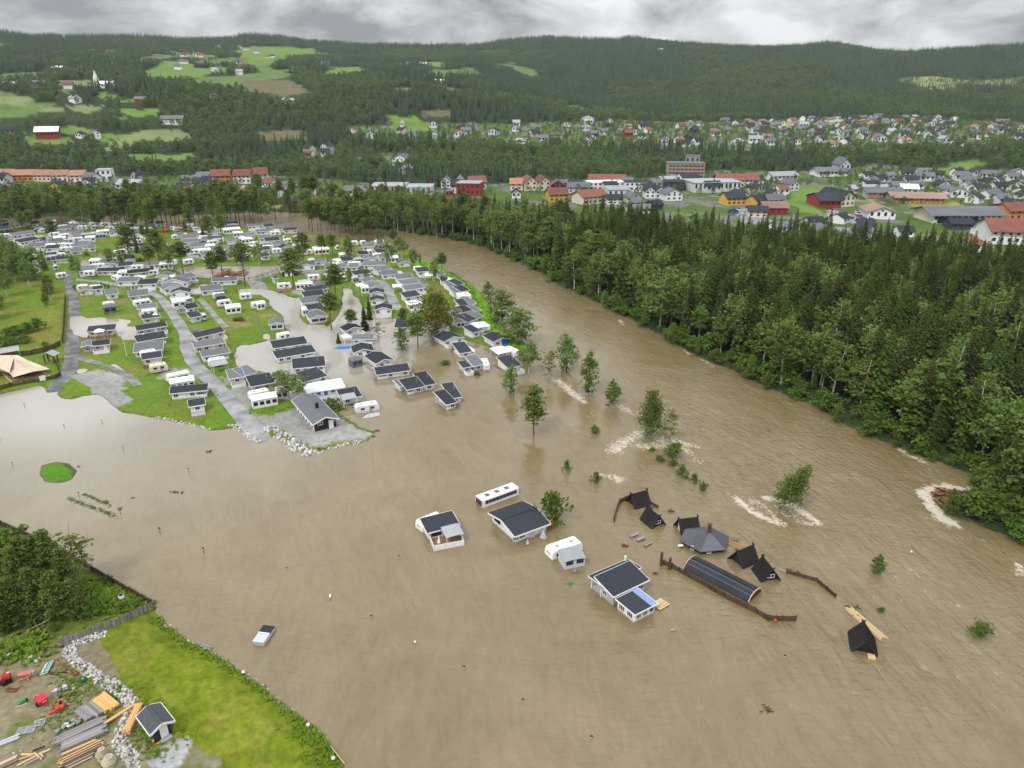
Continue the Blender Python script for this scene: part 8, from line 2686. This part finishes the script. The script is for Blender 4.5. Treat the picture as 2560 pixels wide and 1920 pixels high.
BIG = """
U 1715,297 2120,300 16 12 c m f|long four-storey concrete office block above the town centre|office block|4
U 1905,230 2065,230 8 14 c m f|roof storey block on top of the concrete office block|roof block|1
U 1890,362 2060,352 12 8 w d x|white three-storey building with dark roof right of the office block|building|3
U 1670,368 1888,356 12 6 k l x|long pale hip building left of the white three-storey one|building|2
U 415,572 618,566 12 8.5 y r x|yellow house with red-brown roof and balconies by the forest edge|house|2
U 790,602 1045,582 14 8.5 k r x|cream house with long red-brown tiled roof and many dormers|house|2
U 1055,548 1300,545 22 7 g l f|broad pale grey hall in the middle of the town|hall|1
U 850,432 1240,424 14 6 w w f|long white shop building below the red roofs|building|2
U 860,372 1240,380 12 8 k r x|row of red-brown roofed town houses behind the white shop|town house|2
U 620,472 860,470 12 7 g m x|grey house with pale grey roof left of the white shop|house|2
U 432,465 578,462 11 8.5 d r y|dark gabled house with white trim and red-brown roof|house|2
U 145,448 280,444 13 10 k r y|cream gabled hall, left of a pair with brown roofs|building|2
U 300,446 428,443 13 10 k r y|cream gabled hall, right of a pair with brown roofs|building|2
U -20,440 118,440 12 8 k o x|building with orange-brown roof at the left of the town centre|building|2
U 1470,532 1580,530 11 8 w d y|white gabled house, left of a twin pair|house|2
U 1582,530 1690,528 11 8 w d y|white gabled house, right of a twin pair|house|2
U 1290,590 1430,588 11 7 k m y|cream house with pale roof below the grey hall|house|2
U 1310,640 1430,640 10 6 k m x|tan house with grey roof above the long white one|house|2
U 1312,702 1540,700 10 5 w m x|long white low house at the forest edge|house|1
U 1545,660 1668,655 9 5.5 d d x|dark house with white gable at the forest edge|house|1
U 1250,442 1545,440 12 7 w d f|white modern building with rows of windows|building|2
U 1050,600 1220,596 10 6 w d x|white house with dark roof below the broad grey hall|house|2
U 1700,560 1880,556 11 8 w m y|white gabled house at the right end of the town centre|house|2
U 0,530 95,528 9 6 w d y|small white house above the forest, left of the yellow one|house|1
U 1670,420 1900,425 16 6 d d f|dark flat roofed shop below the office block|shop|1
c 990,312 1290,314 22 6 t l f|long brown and blue supermarket with pale flat roof|supermarket|1
c 762,326 918,326 14 6.5 w m x|white house with grey gable roof beside the car park|house|1
c 1300,334 1518,334 20 7 g l f|round-fronted pale hall beside the supermarket|hall|1
c 1732,320 1930,325 15 9 r l f|red brick building with white window bands|building|2
c 1685,300 1800,300 12 9 w d x|white building with dark roof behind the brick one|building|2
c 1600,240 1680,240 11 8 w m y|white gabled house at the edge of the wood|house|2
c 1722,250 1795,250 11 9 w l y|tall white gabled house, second from the wood|house|2
c 1850,255 1990,250 12 9 k r x|cream house with brown roof above the brick building|house|2
c 1480,230 1525,232 9 7 r d y|red gabled house in front of the wood|house|1
c 1640,330 1700,330 10 4 r m f|low red annexe left of the brick building|annexe|1
c 410,392 622,386 12 5 k o x|long hall with orange tiled roof near the far river|hall|1
c 328,415 405,415 9 6 r d x|red barn beside the orange roofed hall|barn|1
c -10,345 90,345 14 6.5 d d x|dark house with flat roofline above the yellow field|house|1
c 92,345 188,345 12 6 w d x|white row house beside the dark one above the yellow field|house|1
c 400,330 500,330 14 6 w d x|white house with dark roof in front of the wood|house|1
c 1180,52 1310,55 14 10 w m y|large white house among trees on the terrace|house|2
c 805,45 900,45 12 6 g m x|grey house at the top edge of the wood|house|1
c 1240,120 1315,125 10 7 g l y|pale grey house half hidden in the wood|house|1
d -30,182 108,182 12 8 o o x|orange roofed terrace house at the left picture edge|terrace house|2
d 112,190 290,190 12 8 o o x|orange roofed terrace house, second from the left edge|terrace house|2
d 294,190 445,190 12 8 k o x|orange roofed terrace house, third from the left edge|terrace house|2
d 457,192 590,188 12 8 w o x|orange roofed terrace house, fourth from the left edge|terrace house|2
d 610,192 738,190 12 8 w o x|orange roofed terrace house, right end of the row|terrace house|2
d 842,195 972,192 12 9 w l f|white block with pale flat roof right of the orange row|apartment block|2
d 732,248 830,246 12 7 w d x|white house with dark roof below the white block|house|2
d 1010,262 1190,268 13 7 w l x|long white house beside the street|house|1
d 1080,312 1190,312 11 5 d d x|dark roofed bungalow beside the street|house|1
d 1645,362 1715,366 14 8 g d y|grey gabled house above the river pines|house|2
d 1902,348 2080,352 16 8 t b x|broad brown house with brown roof above the river pines|house|2
d 1752,255 1830,262 18 6 d d x|long black roofed hall seen end-on|hall|1
d 1695,205 1815,205 11 8 w m x|terrace with dark roof at the foot of the wood|terrace house|2
d 1830,208 1990,205 11 10 o r x|orange terrace with red-brown roof at the foot of the wood|terrace house|2
d 2022,208 2165,205 11 10 w r x|white terrace with red-brown roof, left of a pair|terrace house|2
d 2200,200 2320,198 11 11 w r x|white terrace with red-brown roof, right of a pair|terrace house|2
d 680,272 750,272 9 4 r o x|low red roofed house behind the pine belt|house|1
d 490,440 540,440 9 7 w d y|small white gabled house behind the pine belt|house|1
d 20,300 200,296 14 6 g m x|grey roofed house above the left pine belt|house|1
e 88,262 390,252 24 7 g l f|pale grey and white hall beside the brown roofed hotel|hall|1
e 247,228 495,226 14 9 w r x|white building with brown roof and two gables|hotel|2
e 300,356 420,350 12 8 y d x|yellow building with dark roof at the forest edge|building|2
e 490,366 565,360 10 7 y d x|smaller yellow building right of the tall trees|building|2
e 435,428 560,432 12 6 k d x|pale green and yellow house with dark roof beside the car lot|house|2
e 536,412 690,412 12 7 r b x|red building with rusty flat-pitched roof|building|2
e 890,372 1030,372 22 8 r d x|red barn part with slate roof in the green field|barn|1
e 1030,366 1116,360 20 10 k d y|cream gable end of the red barn in the green field|barn|2
e 1205,440 1380,445 18 7 w b y|white garage with rusty roof beside parked cars|garage|1
e 1620,470 2060,472 22 8 k m x|long open-fronted warehouse with grey roof at the right|warehouse|1
e 1370,330 1700,334 18 6 t b x|long timber drying shed with rusty roof in the yellow field|shed|1
e 1200,298 1435,298 16 6.5 g m x|long pale grey shed behind the timber drying shed|shed|1
e 1115,268 1345,262 14 5 k l x|long cream shed behind the pale grey one|shed|1
e 1420,268 1530,270 12 6 w w x|white shed right of the long cream one|shed|1
e 600,188 755,182 14 6 w l x|long white school wing under the wood|school|1
e 890,162 1085,158 16 6.5 w m x|white school hall under the wood|school|1
e 1020,150 1088,150 16 13 g m y|school tower with pointed grey roof|tower|1
e 705,252 762,248 12 8 g m y|grey house beside the tall green trees|house|2
e 2110,450 2230,445 14 9 o r x|orange house with brown roof at the right edge|house|2
e 1985,602 2230,615 22 11 w r x|large white building with red-brown roof at the right edge above the forest|building|2
e 1735,512 1880,514 12 5.5 d d x|low dark house with black roof at the forest edge|house|1
e 1930,560 2010,560 10 5 w l x|white house beside the large red-brown roofed one|house|1
e 2110,418 2230,402 14 6 r r x|red barn at the right edge behind the warehouse|barn|1
a 425,383 490,383 10 8 w w x|white country church nave on the left hillside|church|1
a 130,383 197,381 12 8 w m x|long white farmhouse left of the church|farmhouse|2
a 8,382 90,380 12 6 d l x|dark barn with pale roof at the far left hillside|barn|1
a 228,306 290,304 12 6 d w x|barn with white roof in the pale field|barn|1
a 335,309 370,309 10 8 w r x|white farmhouse in a grove above the church|farmhouse|1
a 158,604 255,603 18 10 r w x|large red barn with white roof below the fields|barn|1
a 393,602 437,602 10 8 w d y|white farmhouse beside the pale field|farmhouse|2
a 328,602 353,602 8 6 w d y|small white house left of the farmhouse|house|1
a 30,590 66,588 9 7 y d x|yellow house at the far left below the hedgerow|house|1
a 698,540 790,545 14 8 w m x|long white farm building below the dark wood|farm building|2
a 780,247 820,246 9 7 w r x|white farmhouse with red roof on the upper fields, left|farmhouse|1
a 850,249 880,248 9 7 w r x|white farmhouse with red roof on the upper fields, right|farmhouse|1
a 778,276 806,275 9 6 w m x|small white house among the upper fields|house|1
a 846,295 890,294 12 7 d d x|dark barn in the middle of the upper fields|barn|1
a 950,288 970,288 9 8 w r y|small white and red house right of the dark barn|house|1
a 1024,212 1043,211 9 9 w r y|small house with red roof below the skyline|house|1
a 905,394 955,392 10 6 w d x|white house with dark tree in front, mid hillside|house|1
a 912,427 942,426 10 5 w l x|low white house under the mid hillside|house|1
a 1225,452 1277,450 12 6 k l x|long pale barn at the end of a small field|barn|1
a 1325,449 1350,448 9 7 w m y|white house beside the long pale barn|house|1
a 1705,293 1750,292 10 8 w m x|white farmhouse near the red barn on the ridge farm|farmhouse|2
a 1772,288 1826,286 14 8 r w x|red barn with white roof on the ridge farm|barn|1
a 1390,282 1426,281 10 6 g m x|grey house above the bright upper field|house|1
a 1530,288 1580,288 12 5 d d x|dark farm shed above the bright upper field|shed|1
a 665,250 700,249 10 5 t m x|tan house at the left of the upper fields|house|1
a 20,285 56,284 12 6 d d x|dark house in the left upper field|house|1
a 1732,556 1743,555 5 9 w w y|narrow white tower-like house below the clearing|house|1
a 1880,360 1905,359 8 5 w w x|small white house on the wooded slope|house|1
b 820,517 850,515 10 8 w d y|white house at the foot of the forested hill|house|2
b 310,528 342,527 10 8 w d y|white house at the left foot of the forested hill|house|2
b 630,222 652,221 9 6 w w x|lonely white house high on the forested hill|house|1
"""
for ln in BIG.strip().splitlines():
    geo, lab, cat, st_ = ln.split('|')
    fr, c1, c2, D, h, wk, rk, rd_ = geo.split()
    nm = cat.replace(' ', '_').replace('-', '_')
    o = house_px(fr, tuple(map(float, c1.split(','))), tuple(map(float, c2.split(','))), float(D), float(h), wk, rk, rd_, lab, None, nm, cat, int(st_), True, cat in ('house', 'farmhouse', 'town house'))
    if cat == 'church':
        L_ = o.children[0].scale.x
        put('tower', hmesh('cube', WHITE), o, loc=(-L_ / 2 - 2.5, 0, -1), scale=(5, 5, 12))
        m = MB(); m.tube([(-L_ / 2 - 2.5, 0, 11), (-L_ / 2 - 2.5, 0, 21)], [3.0, .1], 4); m.build('spire', WHITE, o)
    if cat == 'warehouse':
        L_ = o.children[0].scale.x
        for k in range(5): put('bay_opening', hmesh('cube', DARK), o, loc=(-L_ / 2 + L_ * .78 * (k + .5) / 5 + 2, -11.06, .2), scale=(L_ * .13, .14, 3.6))
    if 'drying' in lab:
        L_ = o.children[0].scale.x
        for k in range(12): put('timber_bay', hmesh('cube', DRIFT), o, loc=(-L_ / 2 + L_ * (k + .5) / 12, -9.08, .2), scale=(L_ * .065, .16, 2.6))
    if 'office block above' in lab:
        L_ = o.children[0].scale.x
        for k in range(4): put('window_band', hmesh('cube', RUST), o, loc=(0, -8.1, 1.0 + 2.7 * k), scale=(L_ * .96, .12, 1.1))
# villas of the upper town and the suburb, set out street by street
def spread(polys, n, dmin, r_lo=500):
    out = []
    W_ = [GW(s) for s in polys]
    cell = {}
    for tries in range(n * 60):
        if len(out) >= n: break
        w = W_[R.randrange(len(W_))]
        x = R.uniform(min(p.x for p in w), max(p.x for p in w)); y = R.uniform(min(p.y for p in w), max(p.y for p in w))
        ix, iy = int(x // dmin), int(y // dmin)
        if any(math.hypot(x - q[0], y - q[1]) < dmin for dx in (-1, 0, 1) for dy in (-1, 0, 1) for q in cell.get((ix + dx, iy + dy), ())): continue
        if not inpoly(np.array([x]), np.array([y]), [(p.x, p.y) for p in w])[0]: continue
        cell.setdefault((ix, iy), []).append((x, y)); out.append((x, y))
    return out
def villas(polys, n, dmin, wal, rof, hts, region, lw=(7.5, 11.5)):
    for x, y in spread(polys, n, dmin):
        z = float(hill(np.array([x]), np.array([y]))[0])
        if math.hypot(x, y) < 720: z = max(z, gh(x, y))
        wk, rk = R.choice(wal), R.choice(rof)
        yaw = .25 * math.sin(x / 160) + R.choice((0, 0, .5, -.4)) + R.gauss(0, .08)
        ridge_ = R.choice('xxy')
        h = R.uniform(*hts)
        o = house((x, y, z - .2), yaw, R.uniform(*lw), R.uniform(7.5, 9.5), h, wk, rk, ridge_, '%s house with %s %s roof in the %s' % (WN[wk], RN[rk], 'gable' if ridge_ == 'x' else 'end-on', region),
                  '%s %s houses in the %s' % (WN[wk], RN[rk], region), storeys=1, win=math.hypot(x, y) < 1150)
villas(['O 830,336 870,322 1300,314 1560,304 1700,309 1950,303 2250,296 2420,303 2560,308 2640,332 2560,370 2300,374 2000,372 1700,368 1500,364 1300,366 1050,350 900,350'], 150, 16, 'wwwwwwwwwkggrd', 'dddddddmmmmmmrrol', (5.0, 7.5), 'upper town below the forested hill')
villas(['O 765,375 850,375 850,398 770,402', 'O 1960,300 2290,290 2440,300 2400,318 2000,312'], 22, 15, 'wwwkg', 'ddmr', (5.5, 7.5), 'outer villa clusters')
villas(['e 1570,175 1800,150 2230,140 2230,400 2080,400 1900,330 1760,280 1560,240', 'e 1180,160 1560,150 1560,230 1400,250 1180,230'], 62, 15.5, 'wwwwwkg', 'dddmmm', (5.0, 6.8), 'white suburb at the right')
villas(['O -60,448 420,446 700,452 720,490 500,494 -60,492', 'O 1850,590 2100,560 2350,600 2540,640 2300,655 2000,632', 'U 100,350 1650,340 1650,520 100,430', 'e 120,240 560,200 700,300 560,400 300,300'], 44, 17, 'wwwwwkgyt', 'ddddmmr', (5.0, 8), 'lower town behind the river forest')
hz_ = MB(); hz_.box(-3600, 3600, -150, 3500, -3.2, 330)
hm = bpy.data.materials.new('haze'); hm.use_nodes = True
for n_ in list(hm.node_tree.nodes): hm.node_tree.nodes.remove(n_)
ho = hm.node_tree.nodes.new('ShaderNodeOutputMaterial'); pv = hm.node_tree.nodes.new('ShaderNodeVolumePrincipled')
pv.inputs['Color'].default_value = (.82, .90, 1.0, 1); pv.inputs['Density'].default_value = 5.0e-5; pv.inputs['Anisotropy'].default_value = .2
hm.node_tree.links.new(pv.outputs[0], ho.inputs['Volume'])
hz_.build('haze', hm, None, kind='stuff', label='thin grey haze filling the valley')
for x, y in spread(['a 0,200 1150,180 1250,300 1000,520 300,620 0,560'], 34, 60):
    z = float(hill(np.array([x]), np.array([y]))[0]); wk = R.choice('wwwwrkd'); rk = R.choice('dmrl')
    house((x, y, z), R.gauss(0, .3), R.uniform(9, 16), 8.5, R.uniform(6, 8), wk, rk, 'x', '%s farmhouse with %s roof among trees of the left hillside' % (WN[wk], RN[rk]), '%s %s farmhouses of the left hillside' % (WN[wk], RN[rk]), win=False)
# parked cars
CB, CT = MB(), MB()
CB.extrude([(-2.1, 0, .3), (2.1, 0, .3), (2.15, 0, .75), (1.0, 0, .95), (-2.05, 0, .95)], (0, -.85, 0), (0, .85, 0))
CT.extrude([(-1.9, 0, .95), (1.0, 0, .95), (.4, 0, 1.45), (-1.5, 0, 1.45)], (0, -.75, 0), (0, .75, 0))
WHM = MB()
for x in (-1.3, 1.3):
    WHM.tube([(x, -.9, .32), (x, .9, .32)], [.32, .32], 10)
whm = WHM.mesh('wheels', BLACK); ctm = CT.mesh('cabin_glass', GLASS)
CARM = {n_: CB.mesh('car_body', m_) for n_, m_ in (('white', WHITE), ('silver', STEEL), ('black', BLACK), ('red', REDM), ('blue', BLUE))}
def car(p, yaw, c, label, group):
    o = thing('parked_car', p, yaw, label, 'car', group)
    put('body', CARM[c], o); put('glasshouse', ctm, o); put('wheels', whm, o)
    m = MB()
    return o
for i in range(34):
    if i < 22: px, py = fp('e', R.uniform(950, 1240), R.uniform(378, 455)); rg = 'lot by the white garage'
    elif i < 28: px, py = fp('e', R.uniform(315, 430), R.uniform(380, 412)); rg = 'lot by the yellow buildings'
    else: px, py = fp('c', R.uniform(600, 1260), R.uniform(300, 345)); rg = 'supermarket car park'
    p = G(px, py); p.z = gh(p.x, p.y) + .03
    c = R.choice(('white', 'white', 'silver', 'black', 'red', 'blue'))
    car(p, R.choice((0, 1.57)) + R.gauss(.2, .15), c, '%s car parked in the %s' % (c, rg), '%s cars in the %s' % (c, rg))
p = G(*fp('e', 850, 300)); p.z = gh(p.x, p.y)
o = thing('lorry', p, 1.3, 'red and white lorry standing in the green field', 'lorry')
m = MB(); m.box(-1.2, 4.2, -1.25, 1.25, .8, 3.4); m.build('white_box', WHITE, o); m = MB(); m.box(4.4, 6.4, -1.2, 1.2, .6, 3.0); m.build('cab', REDM, o)
for fr, c1, t1, lab in (('b', (220, 165), (220, 135), 'thin transmission mast on the skyline of the hill'),):
    p = G(*fp(fr, *c1)); d = ray(*fp(fr, *t1)); zt_ = H + math.hypot(p.x, p.y) * d.z / math.hypot(d.x, d.y)
    o = thing('mast', p, 0, lab, 'mast'); m = MB(); m.tube([(0, 0, -5), (0, 0, zt_ - p.z)], [1.0, .5], 6); m.build('shaft', STEEL, o)
print('houses', NH[0], 'objects', len(bpy.data.objects))
